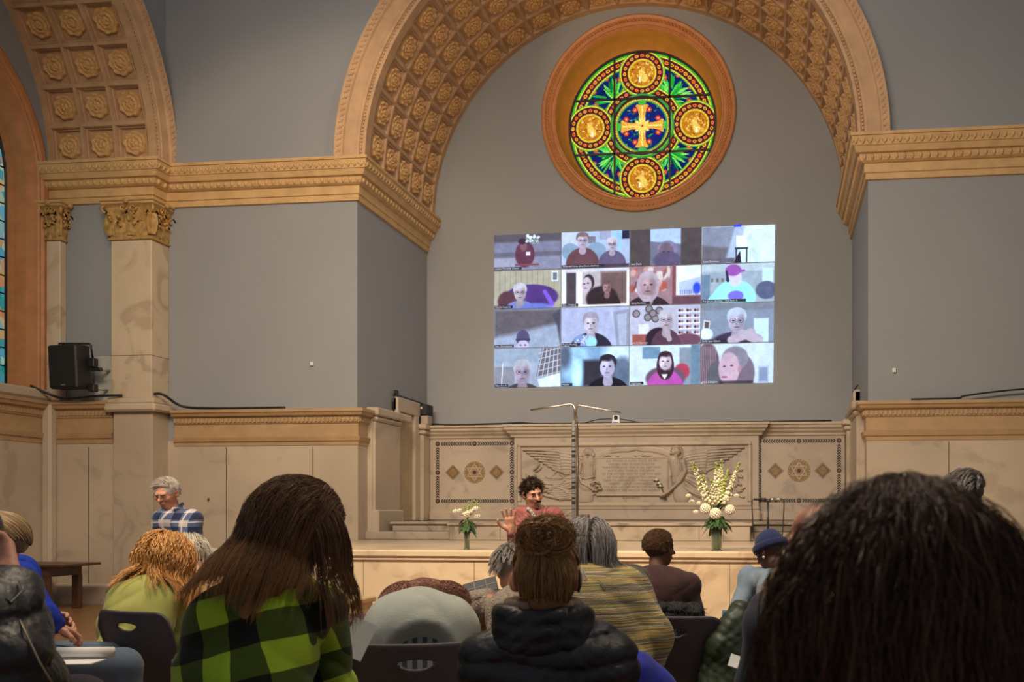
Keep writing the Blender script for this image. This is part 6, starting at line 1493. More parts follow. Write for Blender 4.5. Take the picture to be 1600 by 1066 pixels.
# fabrics -------------------------------------------------------------
def check_mat(name, c0, c1, c2, size=.15, soft=.0, rough=.9, c3=None, off=(0, 0, 0), thin=None, tw=.06, rot=0):
    """two crossing stripe sets woven in the cloth"""
    m, t, b = nt(name); L = t.links; tc = node(t, 'ShaderNodeTexCoord'); mp = node(t, 'ShaderNodeMapping'); mp.inputs['Location'].default_value = off; mp.inputs['Rotation'].default_value = (0, rot, 0); L.new(tc.outputs['Object'], mp.inputs[0])
    nz = node(t, 'ShaderNodeTexNoise'); nz.inputs['Scale'].default_value = 5; L.new(mp.outputs[0], nz.inputs[0]); ad = node(t, 'ShaderNodeMix', data_type='VECTOR'); ad.inputs[0].default_value = .035; L.new(mp.outputs[0], ad.inputs[4]); L.new(nz.outputs['Color'], ad.inputs[5])
    sx = node(t, 'ShaderNodeSeparateXYZ'); L.new(ad.outputs[1], sx.inputs[0]); st = []
    def stripe(src, period, duty, ph=0):
        a = node(t, 'ShaderNodeMath', operation='MULTIPLY_ADD'); a.inputs[1].default_value = 1 / period; a.inputs[2].default_value = 50 + ph; L.new(src, a.inputs[0]); f = node(t, 'ShaderNodeMath', operation='FRACT'); L.new(a.outputs[0], f.inputs[0])
        g = node(t, 'ShaderNodeMath', operation='LESS_THAN'); g.inputs[1].default_value = duty; L.new(f.outputs[0], g.inputs[0]); return g.outputs[0]
    a, c = stripe(sx.outputs[0], size, .5), stripe(sx.outputs[2], size, .5); s_ = node(t, 'ShaderNodeMath', operation='ADD'); L.new(a, s_.inputs[0]); L.new(c, s_.inputs[1]); h = node(t, 'ShaderNodeMath', operation='MULTIPLY'); h.inputs[1].default_value = .5; L.new(s_.outputs[0], h.inputs[0])
    r = node(t, 'ShaderNodeValToRGB'); r.color_ramp.interpolation = 'CONSTANT'; e = r.color_ramp.elements; e[0].position = 0; e[0].color = c4(c0); e[1].position = .75; e[1].color = c4(c2); x = e.new(.25); x.color = c4(c1); L.new(h.outputs[0], r.inputs[0]); src = r.outputs[0]
    if thin is not None:
        for so in (0, 2):
            q = stripe(sx.outputs[so], size, tw, .22); mx = node(t, 'ShaderNodeMix', data_type='RGBA'); qq = node(t, 'ShaderNodeMath', operation='MULTIPLY'); qq.inputs[1].default_value = .75; L.new(q, qq.inputs[0]); L.new(qq.outputs[0], mx.inputs[0]); L.new(src, mx.inputs[6]); mx.inputs[7].default_value = c4(thin); src = mx.outputs[2]
    L.new(src, b.inputs['Base Color']); b.inputs['Roughness'].default_value = rough; b.inputs['Specular IOR Level'].default_value = .2; b.inputs['Sheen Weight'].default_value = .15
    n2 = node(t, 'ShaderNodeTexNoise'); n2.inputs['Scale'].default_value = 350; L.new(tc.outputs['Object'], n2.inputs[0]); bp = node(t, 'ShaderNodeBump'); bp.inputs['Strength'].default_value = .35; bp.inputs['Distance'].default_value = .003; L.new(n2.outputs[0], bp.inputs['Height']); L.new(bp.outputs[0], b.inputs['Normal'])
    return m
def stripe_mat(name, cols, freq, stretch=(1.2, 1.2, 1), rough=.9, tilt=(0, 0, 0), dist=.5):
    m, t, b = nt(name); L = t.links; tc = node(t, 'ShaderNodeTexCoord'); mp = node(t, 'ShaderNodeMapping'); mp.inputs['Scale'].default_value = (stretch[0], stretch[1], freq); mp.inputs['Rotation'].default_value = tilt; L.new(tc.outputs['Object'], mp.inputs[0])
    nz = node(t, 'ShaderNodeTexNoise'); nz.inputs['Scale'].default_value = 1; nz.inputs['Detail'].default_value = 2; nz.inputs['Distortion'].default_value = dist; L.new(mp.outputs[0], nz.inputs[0])
    r = node(t, 'ShaderNodeValToRGB'); r.color_ramp.interpolation = 'LINEAR'; e = r.color_ramp.elements; n = len(cols); e[0].position = .28; e[0].color = c4(cols[0]); e[1].position = .72; e[1].color = c4(cols[-1])
    for i in range(1, n - 1): x = e.new(.28 + .44 * i / (n - 1)); x.color = c4(cols[i])
    L.new(nz.outputs[0], r.inputs[0]); L.new(r.outputs[0], b.inputs['Base Color']); b.inputs['Roughness'].default_value = rough; b.inputs['Sheen Weight'].default_value = .2
    n2 = node(t, 'ShaderNodeTexNoise'); n2.inputs['Scale'].default_value = 180; L.new(tc.outputs['Object'], n2.inputs[0]); bp = node(t, 'ShaderNodeBump'); bp.inputs['Strength'].default_value = .6; bp.inputs['Distance'].default_value = .006; L.new(n2.outputs[0], bp.inputs['Height']); L.new(bp.outputs[0], b.inputs['Normal'])
    return m
def cloth(name, col, rough=.85, var=.10, scale=12, bump=.3, bs=250, sheen=.15): return pmat(name, col, rough, var, scale, bump=bump, bscale=bs, spec=.25, sheen=sheen)
SK_P = skin_mat('skin_pale', (.62, .34, .22)); SK_R = skin_mat('skin_ruddy', (.60, .29, .18)); SK_B = skin_mat('skin_brown', (.13, .062, .034)); SK_B2 = skin_mat('skin_deep_brown', (.075, .036, .022))
J_BLUE = cloth('denim', (.10, .14, .19)); J_DARK = cloth('dark_trousers', (.022, .022, .028)); 

# ---- 1 speaker in the red shirt
def speaker():
    kw = dict(sit=False, lean=2, bend=4, head=(8, 10, 9), pelvis=(0, 0, .80), wide=.98)
    B, loc, face = seat(832, 771, 7.8, 196, **kw)
    W_ = lambda px, py, d: local(at(px, py, d=d), loc, face)
    sR = B.J['shR']; arms = dict(elR=W_(804, 868, 7.62), wrR=W_(798, 829, 7.50), elL=W_(893, 862, 7.9), wrL=W_(872, 905, 7.7)); arms['shR'] = W_(814, 808, 7.85); arms['shL'] = W_(868, 808, 7.8); arms['neck'] = W_(839, 799, 7.82); arms['upchest'] = W_(841, 818, 7.85); arms['chest'] = W_(842, 840, 7.85)
    B = Body(arms=arms, **{**kw, 'pelvis': tuple(B.P0)}); loc = loc
    tocam = local(at(798, 829, d=6), loc, face) - B.J['wrR']; tocam /= np.linalg.norm(tocam); fd = local(at(795, 800, d=7.46), loc, face) - B.J['wrR']
    red = cloth('faded_red_shirt', (.25, .075, .075), .8, .25, 9)
    def ex(F, B): F.chain([B.J['neck'] + np.array((-.07, -.02, .0)), B.J['neck'] + np.array((-.045, .07, -.02)), B.J['neck'] + np.array((-.015, .115, -.10))], [.02, .018, .012], .015); F.chain([B.J['neck'] + np.array((.07, -.02, .0)), B.J['neck'] + np.array((.045, .07, -.02)), B.J['neck'] + np.array((.015, .115, -.10))], [.02, .018, .012], .015); F.cap(B.J['neck'] + np.array((0, .12, .02)), B.J['neck'] + np.array((0, .15, -.10)), .036, .02, .01, True)
    root = figure('person in a faded red shirt standing before the stage with one palm raised', loc, face, B, SK_P, red, J_DARK, h=.009, hb=.007, sleeve=.90, gs=.014, folds=.008, hands=[dict(n='R', fdir=fd, palm=tocam, curl=.10, spread=.8, sc=1.12), dict(n='L', curl=.4)], shirtF=ex, nose=1.2)
    eyes(B, root, (.002, .0)); hm = hair_mat('dark_brown_hair', (.012, .007, .005), (.07, .038, .022), .45); brows(B, root, hm, .001)
    base = mass(B, .012, disp=fold_noise(.008, 60, 3), gz=.022)
    F = headfield(B, False); rt, nr = scalp(B, 1500, seed=4, front=.55); P = grow(F, rt, nr + B.RH @ np.array((0, .5, .35)) + .55 * rng.normal(size=rt.shape), 8, .0050, grav=.06, off=.008, keep=.95, clump=150, seed=2); strands('hair', P, .0011, hm, root, base)
    c, R, H = B.J['head'], B.RH, 1; q = lambda *v: c + R @ np.array(v)
    F = Field(); F.cap(q(-.028, .099, -.049), q(0, .107, -.044), .0055, .007, .004); F.cap(q(.028, .099, -.049), q(0, .107, -.044), .0055, .007, .004); V, Q = F.mesh(.003); npmesh('moustache', V, Q, hm, root, True)
    F = Field(); F.ell(q(0, .082, -.098), (.022, .016, .014), R, .01)
    for s_ in (-1, 1): F.cap(q(s_ * .028, .098, -.052), q(s_ * .026, .088, -.085), .0035, .004, .008)
    V, Q = F.mesh(.004, fold_noise(.002, 150, 8)); npmesh('goatee', V, Q, pmat('stubble', (.16, .07, .04), .8, .3, 200), root, True)
    # patterned scarf hanging at the collar
    F = Field(); n = B.J['neck']
    F.chain([n + np.array(v) for v in ((-.06, -.05, .035), (-.075, .02, .015), (-.055, .085, -.03), (-.03, .13, -.10), (-.028, .15, -.19))], [.016, .02, .022, .020, .022], .015); F.chain([n + np.array(v) for v in ((.06, -.05, .035), (.075, .02, .015), (.055, .085, -.03), (.03, .13, -.09), (.02, .145, -.14))], [.014, .018, .018, .016, .012], .015)
    V, Q = F.mesh(.006, fold_noise(.004, 50, 8)); npmesh('scarf', V, Q, pmat('spotted_scarf', (.45, .42, .38), .8, c2=(.015, .015, .02), scale=70, detail=0), root, True)
    b = MB()
    for s_ in (-1, 1):
        p = n + np.array((s_ * .095, .135, -.10)); b.cur = 0; b.add([tuple(p + np.array(v)) for v in ((-.045, 0, .012), (.045, 0, .012), (.04, .012, -.012), (0, .02, -.030), (-.04, .012, -.012))], [(0, 1, 2, 3, 4)]); 
    b.build('pocket_flap', red, root)
    for s_, sd in ((-1, 1), (1, 1)): p = n + np.array((s_ * .12, .155, -.11)); MB().ell(p, (.014, .004, .010), 6, 4).build('pearl_snap', M_white, root)
    return root
speaker()
# ---- 2 standing man in the plaid shirt
def man():
    kw = dict(sit=False, lean=3, bend=6, head=(-4, 14, 0), pelvis=(0, 0, .80), wide=1.0); B, loc, face = seat(261, 771, 7.6, 148, **kw)
    W_ = lambda px, py, d: local(at(px, py, d=d), loc, face)
    a = dict(shR=W_(254, 814, 7.55), shL=W_(299, 813, 7.72), neck=W_(270, 797, 7.64), upchest=W_(277, 820, 7.66), chest=W_(279, 845, 7.66), elL=W_(312, 866, 7.72), elR=W_(246, 868, 7.5), wrL=W_(308, 915, 7.6), wrR=W_(258, 905, 7.4)); B = Body(arms=a, **{**kw, 'pelvis': tuple(B.P0)})
    m = check_mat('blue_plaid', (.42, .40, .38), (.075, .105, .20), (.012, .02, .055), .105, thin=(.55, .50, .46), tw=.10)
    def ex(F, B):
        n = B.J['neck']
        for s_ in (-1, 1): F.chain([n + np.array(v) for v in ((s_ * .05, -.05, .05), (s_ * .068, .0, .035), (s_ * .05, .07, .005), (s_ * .028, .10, -.035))], [.018, .018, .018, .010], .012)
    root = figure('grey haired person with glasses in a blue plaid shirt standing by the marble wall', loc, face, B, SK_R, m, J_DARK, h=.009, hb=.007, gs=.018, folds=.007, shirtF=ex, nose=1.3)
    eyes(B, root, (0, -.003)); hm = hair_mat('silver_hair', (.38, .34, .29), (.66, .60, .53), .5); brows(B, root, hm)
    base = mass(B, .004, disp=fold_noise(.003, 60, 3), extra=lambda F, p, R: F.ell(p(0, -.02, -.10), (.2, .2, .085), R, .03, True)); F = headfield(B, False); rt, nr = scalp(B, 1700, seed=4, front=.5); P = grow(F, rt, nr * .5 + B.RH @ np.array((.9, -.3, .3)), 8, .006, grav=.12, off=.012, seed=2, clump=120); strands('hair', P, .0010, hm, root, base); glasses(B, root, M_dsteel)
man()
# ---- 3 brown sweater
M_fur = pmat('black_fur', (.012, .012, .013), .9, .5, 30, bump=1.0, bscale=45)
def brown():
    B, loc, face = seat(1031, 857, 6.4, -4, sit=True, lean=4, bend=2, head=(-58, 4, 0), wide=1.16)
    root = figure('seated person in a brown jumper with short curly hair, head turned right', loc, face, B, SK_B, cloth('brown_jumper', (.046, .019, .018), bump=.6, bs=140), J_DARK, h=.010, hb=.008, gs=.026, folds=.006, shirtF=lambda F, B: F.ell(B.J['upchest'] + np.array((0, -.02, -.04)), (.235, .155, .165), None, .06).chain([B.J['neck'] + np.array((.07 * math.sin(t), .065 * math.cos(t), .02)) for t in np.linspace(0, 6.28, 16)], [.016] * 16, .01))
    hm = hair_mat('short_brown_curls', (.05, .025, .012), (.26, .15, .085), .7); curly(B, 3400, .006, hm, root, .012, 3, .014, base=mass(B, .014, disp=fold_noise(.004, 80, 5))); eyes(B, root)
    # coat on the chair back
    c = make_chair('charcoal chair under the black fur coat of the person in the brown jumper', 'charcoal stacking chairs of the audience'); a = R_(face); placechair(c, loc[0] + math.sin(a) * .02, loc[1] - math.cos(a) * .02 - .14, face); c.scale = (1, 1, .80)
    r2 = empty('fur_coat', (c.location.x, c.location.y, 0), c.rotation_euler[2], 'black fur coat hanging over the chair of the person in the brown jumper', 'coat')
    r2.scale = (1.12, 1, .87); F = Field(); F.chain([(-.24, -.12, .84), (0, -.16, .86), (.24, -.12, .84)], [.05, .055, .05], .04)
    for x in np.linspace(-.25, .25, 6): F.cap((x, -.14 - .03 * (1 - (x / .25) ** 2), .82), (x * 1.04, -.17, .30), .052, .065, .05)
    for x in (-.2, 0, .2): F.cap((x, -.08, .86), (x, -.0, .62), .03, .03, .04)
    V, Q = F.mesh(.012, fold_noise(.016, 26, 7)); o = npmesh('fur', V, Q, M_fur, r2, True)
    q = np.random.default_rng(2); k = q.integers(0, len(V), 5000); nrm = np.array([v.normal[:] for v in o.data.vertices])[k]; P = V[k][:, None] + (nrm[:, None] * .022 + (q.normal(size=(5000, 1, 3)) * .006) - np.array((0, 0, .014))) * np.linspace(0, 1, 4)[None, :, None]
    strands('fur_tips', P, .0014, hair_mat('black_fur_hair', (.006, .006, .007), (.05, .047, .045), .5), r2)
    # pale wooden cane resting on the coat
    p, q2 = at(1072, 945, d=6.05), at(1083, 972, d=5.95); e = at(1108, 1062, d=5.7); cc = p.copy(); tag(MB().tube([p - cc, q2 - cc, e - cc + Vector((0, 0, -.2))], [.011, .011, .010], 8).build('walking_cane', pmat('pale_cane', (.36, .25, .15), .5), None, cc), 'pale wooden walking cane leaning against the black fur coat', 'cane')
brown()
# ---- 4 beanie
def beanie():
    kw = dict(sit=True, lean=10, bend=4, head=(16, 14, 0), wide=.92); B, loc, face = seat(1203, 862, 6.1, 34, **kw)
    W_ = lambda px, py, d: local(at(px, py, d=d), loc, face)
    a = dict(elL=W_(1146, 962, 6.15), wrL=W_(1146, 972, 6.45), shL=W_(1172, 905, 6.2)); a['elL'] = W_(1143, 975, 6.1); a['wrL'] = W_(1139, 968, 6.38); a['elR'] = W_(1225, 960, 6.2); a['wrR'] = W_(1160, 968, 6.5); a['knL'] = W_(1118, 1003, 6.5); a['anL'] = (*W_(1112, 1066, 6.6)[:2], .09); a['toL'] = a['anL'] + np.array((0, .15, -.05))
    B = Body(arms=a, **{**kw, 'pelvis': tuple(B.P0)})
    def ex(F, B):
        n = B.J['neck']; F.chain([n + np.array(v) for v in ((-.06, .03, .02), (-.05, -.055, .04), (.05, -.055, .04), (.06, .03, .02))], [.018] * 4, .015)
    root = figure('seated person in a navy knitted hat, denim shirt and jeans facing half left', loc, face, B, SK_B2, cloth('light_denim', (.20, .27, .34), var=.2, scale=8), J_BLUE, h=.010, hb=.007, gs=.020, folds=.010, shirtF=ex)
    H, c, R = 1, B.J['head'], B.RH; F = Field(); F.ell(c + R @ np.array((0, -.018, .048)), (.087, .104, .094), R, .02); F.ell(c + R @ np.array((0, 0, -.075)), (.2, .2, .105), R, .008, True); V, Q = F.mesh(.007, lambda P: .0012 * np.sin(np.arctan2(((P - c) @ R)[:, 0], ((P - c) @ R)[:, 1]) * 70)); hat = npmesh('knitted_hat', V, Q, cloth('navy_knit', (.018, .030, .095), bump=.6, bs=160), root, True)
    F = Field(); pts = [c + R @ np.array((.089 * math.sin(t), -.018 + .107 * math.cos(t), .035 + .010 * math.cos(t))) for t in np.linspace(0, 2 * PI, 25)]; F.chain(pts, [.017] * 25, .01); F.chain([p - R @ np.array((0, 0, .016)) for p in pts], [.015] * 25, .01); V, Q = F.mesh(.006, lambda P: .0014 * np.sin(np.arctan2(((P - c) @ R)[:, 0], ((P - c) @ R)[:, 1]) * 80)); npmesh('turned_brim', V, Q, cloth('navy_knit_brim', (.016, .026, .085), bump=.6, bs=160), hat, True)
    glasses(B, root, pmat('gold_rim', (.6, .45, .2), .3, metal=1.0)); 
    for s_ in (-1, 1): MB().ell(c + R @ np.array((s_ * .088, -.005, -.046)), .009, 8, 6).build('earring', pmat('earring_pearl', (.7, .62, .5), .25), root)
    w = at(1138, 966, d=6.42); t = MB().bbox(-.045, .045, -.005, .005, -.075, .075, .004, Matrix.Rotation(-.9, 4, 'X')); tag(t.build('mobile_phone', pmat('phone_blue', (.05, .14, .24), .3), None, w), 'blue mobile phone held by the person in the navy hat', 'phone')
beanie()
# ---- 5 lime green jumper with orange hair
def wavy_long(B, root, hm, n, k, step, seed, off=.012, g=.02, wave=.008, wfreq=28, clump=180, r=.0016, lift=.5, ext=None, jit=.0, base=True, hb=.009, grav=.22, nn=.9, name='hair', tint=None, spread=.3, dirv=None):
    F = headfield(B, True, g); rt, nr = scalp(B, n, seed=seed); R = B.RH; loc_ = (rt - B.J['head']) @ R
    d0 = nr * lift + (R @ np.array((0, -.6, -.2)))[None] + (R @ np.stack([np.sign(loc_[:, 0]) * spread, np.zeros(len(rt)), np.zeros(len(rt))], 0)).T
    if dirv is not None: d0 = d0 + np.array(dirv)
    P = grow(F, rt, d0, k, step, grav=grav, off=off, wave=wave, wfreq=wfreq, keep=nn, clump=clump, seed=seed, jit=jit, hug=.25)
    bs = None
    if base: bs = mass(B, g, True, ext, hb, fold_noise(.005, 30, seed))
    return strands(name, P, r, hm, root, bs, tint)
def lime():
    B, loc, face = seat(257, 878, 5.2, -16, sit=True, lean=14, side=8, bend=14, head=(-18, 14, 6), wide=1.02)
    W_ = lambda px, py, d: local(at(px, py, d=d), loc, face)
    B.J['shL'] = W_(212, 938, 5.2); B.J['shR'] = W_(276, 932, 5.2); B.J['elR'] = W_(276, 1000, 5.15); B.J['wrR'] = W_(262, 1015, 5.4); B.J['elL'] = W_(204, 1005, 5.15); B.J['wrL'] = W_(215, 1010, 5.4)
    root = figure('seated person in a lime green jumper with wavy orange hair seen from behind', loc, face, B, SK_P, cloth('lime_jumper', (.36, .37, .10), sheen=.1), cloth('plum_trousers', (.07, .015, .05)), h=.010, hb=.009, gs=.022, folds=.009, sname='jumper')
    hm = hair_mat('orange_hair', (.32, .12, .025), (.95, .54, .20), .35)
    def ext(F, p, R): F.ell(p(0, -.06, -.03), (.112, .08, .12), R, .05); F.ell(p(.07, -.02, -.05), (.045, .07, .09), R, .04); F.ell(p(-.07, -.02, -.05), (.045, .07, .09), R, .04)
    wavy_long(B, root, hm, 2600, 26, .0125, 11, g=.028, wave=.012, wfreq=34, clump=120, r=.0021, ext=ext, off=.02)
lime()
# ---- 6 white hair and tan top beside her
def tan():
    B, loc, face = seat(292, 872, 5.45, 25, sit=True, lean=16, bend=12, head=(10, 12, 0), wide=.95)
    W_ = lambda px, py, d: local(at(px, py, d=d), loc, face); B.J['shR'] = W_(326, 890, 5.5); B.J['elR'] = W_(338, 935, 5.5); B.J['shL'] = W_(272, 900, 5.5)
    root = figure('seated person with pale white hair and an apricot top leaning beside the lime jumper', loc, face, B, SK_P, cloth('apricot_top', (.66, .42, .20)), J_DARK, h=.012, hb=.010, gs=.016, folds=.006)
    wavy_long(B, root, hair_mat('white_hair', (.45, .40, .32), (.85, .80, .68), .45), 1200, 14, .011, 5, g=.014, wave=.003, clump=90, r=.0016)
tan()
# ---- 7 bald head in the distance
def bald():
    B, loc, face = seat(379, 856, 7.2, -20, sit=True, lean=8, bend=6, head=(-30, 12, 0)); root = figure('seated person with a bald pink head, farthest back behind the long brown hair', loc, face, B, SK_R, cloth('grey_shirt', (.25, .24, .22)), J_DARK, h=.014, hb=.009)
    hm = hair_mat('thin_white_hair', (.5, .45, .4), (.8, .76, .7), .5); rt, nr = scalp(B, 400, seed=3); k = ((rt - B.J['head']) @ B.RH)[:, 2] < .04; rt, nr = rt[k], nr[k]; P = grow(headfield(B, False), rt, nr * .2 + B.RH @ np.array((0, -.5, -.4)), 5, .006, off=.005, seed=2); strands('hair', P, .0009, hm, root)
bald()
# ---- 8 tan knit, grey hair, holding a dark folder
def knit():
    B, loc, face = seat(803, 893, 4.5, 14, sit=True, lean=22, bend=14, head=(0, 14, 0), wide=1.0)
    W_ = lambda px, py, d: local(at(px, py, d=d), loc, face); B.J['shL'] = W_(748, 948, 4.5); B.J['elL'] = W_(738, 985, 4.6); B.J['wrL'] = W_(752, 938, 4.75); B.J['shR'] = W_(842, 950, 4.5)
    root = figure('seated person with short grey hair in a speckled beige knit holding a dark folder', loc, face, B, SK_R, pmat('speckled_knit', (.44, .36, .27), .95, c2=(.18, .14, .10), scale=90, bump=.9, bscale=120, sheen=.2), J_DARK, h=.011, hb=.009, gs=.028, folds=.014, sname='cardigan')
    base = mass(B, .012, disp=fold_noise(.004, 40, 3)); F = headfield(B, False); rt, nr = scalp(B, 1800, seed=4); P = grow(F, rt, nr * .5 + B.RH @ np.array((0, -.5, -.3)), 9, .0075, grav=.15, off=.014, seed=2, clump=150); strands('hair', P, .0012, hair_mat('short_grey_hair', (.20, .17, .14), (.66, .62, .56), .5), root, base)
    c = at(751, 918, d=4.8); M = Matrix.Rotation(heading(751) * PI / 180, 4, 'Z') @ Matrix.Rotation(-.25, 4, 'Y') @ Matrix.Rotation(-.95, 4, 'X'); r = empty('dark_folder', c, 0, 'dark zipped folder with a pale cross seam held by the person in beige knit', 'folder')
    MB().bbox(-.085, .085, -.006, .006, -.055, .055, .004, M).build('cover', pmat('folder_black', (.03, .032, .036), .6, .2, 60), r); b = MB(); b.box(-.08, .08, -.0075, -.006, -.003, .001, M); b.box(-.03, -.026, -.0075, -.006, -.05, .05, M); b.box(.03, .032, -.0075, -.006, -.05, .05, M); b.build('seam', pmat('folder_seam', (.2, .2, .2), .6), r)
knit()
# ---- 9 bent over with purple curls
def bent():
    kw = dict(sit=True, lean=44, bend=38, head=(0, 20, 0), wide=1.06, pelvis=(0, 0, .52)); B = Body(**kw); px, py, d = 660, 968, 3.85; face = heading(px) + 0
    T = np.array(at(px, 950, d=d)); P0 = np.array((0, 0, .52)); mid = B.J['upchest']; h = rotz(R_(face)) @ mid; loc = (T[0] - h[0], T[1] - h[1]); dz = T[2] - mid[2]; B = Body(**kw)
    W_ = lambda px, py, d: local(at(px, py, d=d), loc, face)
    B.J['shL'] = W_(606, 990, 3.95); B.J['shR'] = W_(708, 990, 3.95); B.J['elL'] = W_(588, 1040, 4.0); B.J['elR'] = W_(735, 1030, 4.0); B.J['wrL'] = W_(620, 1050, 4.25); B.J['wrR'] = W_(705, 1050, 4.25)
    B.J['pelvis'] = W_(660, 1150, 3.75); B.J['waist'] = W_(658, 1085, 3.86); B.J['chest'] = W_(658, 1040, 3.92); B.J['upchest'] = W_(660, 1008, 3.97); B.J['neck'] = W_(662, 975, 4.04); B.RB = np.eye(3); B.RT = np.eye(3)
    hd = W_(664, 945, 4.08); dv = hd - B.J['head']; B.J['head'] = hd; B.J['headbase'] = hd + np.array((0, -.05, -.08)); B.RH = rotx(-R_(65))
    def ex(F, B): F.p = []; F.ell(W_(655, 1002, 3.86), (.21, .20, .225), None, .06); F.ell(W_(610, 980, 3.90), (.10, .12, .125), None, .06); F.ell(W_(706, 980, 3.90), (.10, .12, .125), None, .06); F.cap(W_(594, 985, 3.9), W_(585, 1050, 3.95), .06, .055, .05); F.cap(W_(724, 985, 3.9), W_(736, 1045, 3.95), .06, .055, .05); F.ell(W_(660, 1052, 3.62), (.175, .18, .190), None, .02, True)
    root = figure('person in a pale sage shirt bent far forward with purple brown curls', loc, face, B, SK_P, cloth('sage_shirt', (.44, .47, .41), var=.06), J_DARK, h=.010, hb=.010, gs=.018, folds=.006, shirtF=ex)
    F = Field(); F.ell(W_(660, 1050, 3.86), (.185, .17, .205), None, .05); V, Q = F.mesh(.010); m, t, b = nt('striped_cloth'); L = t.links; tc = node(t, 'ShaderNodeTexCoord'); sp = node(t, 'ShaderNodeSeparateXYZ'); L.new(tc.outputs['Object'], sp.inputs[0]); a = node(t, 'ShaderNodeMath', operation='MULTIPLY_ADD'); a.inputs[1].default_value = 26; a.inputs[2].default_value = 50; L.new(sp.outputs[0], a.inputs[0]); f = node(t, 'ShaderNodeMath', operation='FRACT'); L.new(a.outputs[0], f.inputs[0]); g = node(t, 'ShaderNodeMath', operation='LESS_THAN'); g.inputs[1].default_value = .5; L.new(f.outputs[0], g.inputs[0]); mx = node(t, 'ShaderNodeMix', data_type='RGBA'); L.new(g.outputs[0], mx.inputs[0]); mx.inputs[6].default_value = (.26, .25, .25, 1); mx.inputs[7].default_value = (.05, .06, .075, 1); L.new(mx.outputs[2], b.inputs['Base Color']); b.inputs['Roughness'].default_value = .9
    npmesh('striped_undershirt', V, Q, m, root, True)
    hm = hair_mat('purple_brown_curls', (.10, .022, .028), (.62, .33, .22), .45); H, c, R = B.H, B.J['head'], B.RH; q = np.random.default_rng(3); n = 3600; v = q.normal(size=(n, 3)); v /= np.linalg.norm(v, axis=-1, keepdims=True); v[:, 2] = np.abs(v[:, 2]) * .9 - .1
    rt = c + np.array((0, -.01, .036)) + v * np.array((.118, .112, .086)); aa = q.normal(size=(n, 3)); t = np.linspace(0, 1, 16)[None, :, None]; bb = np.cross(v, aa); bb /= np.linalg.norm(bb, axis=-1, keepdims=True); cc = np.cross(v, bb)
    P = rt[:, None] + v[:, None] * .03 * t + np.sign(v[:, None, :1]) * np.array((.05, 0, 0)) * t * (np.abs(v[:, None, :1]) > .5) + .013 * (bb[:, None] * np.sin(t * 13) + cc[:, None] * np.cos(t * 13)) - np.array((0, 0, .02)) * t ** 2
    F = Field(); F.ell(c + np.array((0, -.01, .034)), (.118, .112, .086), None, .02); strands('hair', P, .0019, hm, root, F.mesh(.01, fold_noise(.004, 60, 4)))
bent()
# ---- 10 striped shawl
def shawl():
    kw = dict(sit=True, lean=16, side=4, bend=10, head=(14, 8, 0), wide=1.02); B, loc, face = seat(914, 862, 3.9, -10, **kw)
    W_ = lambda px, py, d: local(at(px, py, d=d), loc, face)
    B.J['shR'] = W_(985, 925, 3.9); B.J['shL'] = W_(868, 920, 3.85); B.J['elR'] = W_(1026, 998, 3.85); B.J['wrR'] = W_(1032, 1012, 4.0); B.J['elL'] = W_(850, 1000, 3.9); B.J['wrL'] = W_(900, 1010, 4.1)
    m = stripe_mat('striped_shawl', [(.50, .34, .10), (.07, .04, .05), (.58, .40, .10), (.30, .27, .10), (.08, .05, .05), (.62, .52, .30), (.30, .16, .10), (.55, .44, .08)], 62, stretch=(1.3, 1.3, 62), tilt=(0, -.30, 0), dist=.1)
    def ex(F, B):
        F.cap(W_(912, 905, 3.92), W_(975, 925, 3.86), .075, .085, .06); F.cap(W_(975, 925, 3.86), W_(1018, 990, 3.80), .085, .075, .06); F.cap(W_(940, 935, 3.78), W_(985, 1030, 3.72), .11, .09, .08); F.cap(W_(900, 930, 3.8), W_(905, 1040, 3.72), .12, .14, .08); F.cap(W_(1018, 990, 3.80), W_(1022, 1035, 3.80), .060, .045, .05)
    root = figure('seated person with long grey hair wrapped in a mustard striped shawl, writing', loc, face, B, SK_P, m, J_DARK, h=.010, hb=.006, sleeve=.7, gs=.022, folds=.006, sname='shawl', shirtF=ex, hands=[dict(n='R', fdir=W_(1034, 985, 4.05) - W_(1032, 1012, 4.0), palm=(-.8, .3, -.2), curl=.75, sc=.95)])
    hm = hair_mat('long_grey_hair', (.10, .085, .075), (.62, .58, .54), .4); wavy_long(B, root, hm, 3600, 22, .0125, 21, g=.014, wave=.003, wfreq=20, clump=260, r=.0012, off=.014)
    p = at(1022, 985, d=4.02); e = at(1027, 1003, d=4.02); c = p.copy(); tag(MB().tube([p - c, e - c], [.006, .005], 8).build('red_pen', pmat('pen_red', (.35, .01, .01), .3), None, c), 'red pen in the hand of the person in the striped shawl', 'pen')
    c = at(1010, 968, d=4.15); M = Matrix.Rotation(-.2, 4, 'Z') @ Matrix.Rotation(.18, 4, 'Y'); tag(MB().box(-.04, .012, -.001, .001, -.08, .045, M).build('paper_sheet', pmat('paper_white', (.75, .73, .68), .9), None, c), 'white paper edge standing beside the striped shawl near the pen', 'paper')
    # blue garment over the chair back
    F = Field(); F.cap(at(1000, 1040, d=3.55), at(1030, 1075, d=3.55), .05, .06, .05); F.cap(at(990, 1050, d=3.5), at(990, 1130, d=3.5), .07, .10, .05); F.cap(at(1022, 1065, d=3.55), at(1032, 1140, d=3.55), .05, .08, .05); F.cap(at(905, 1060, d=3.5), at(990, 1050, d=3.5), .05, .06, .05)
    V, Q = F.mesh(.010, fold_noise(.008, 20, 4)); c = V.mean(0); c[2] = V[:, 2].min(); o = npmesh('blue_jacket', V - c, Q, cloth('royal_blue_cloth', (.025, .035, .36)), None, True, loc=tuple(c)); tag(o, 'royal blue jacket hanging behind the striped shawl at the lower edge', 'jacket')
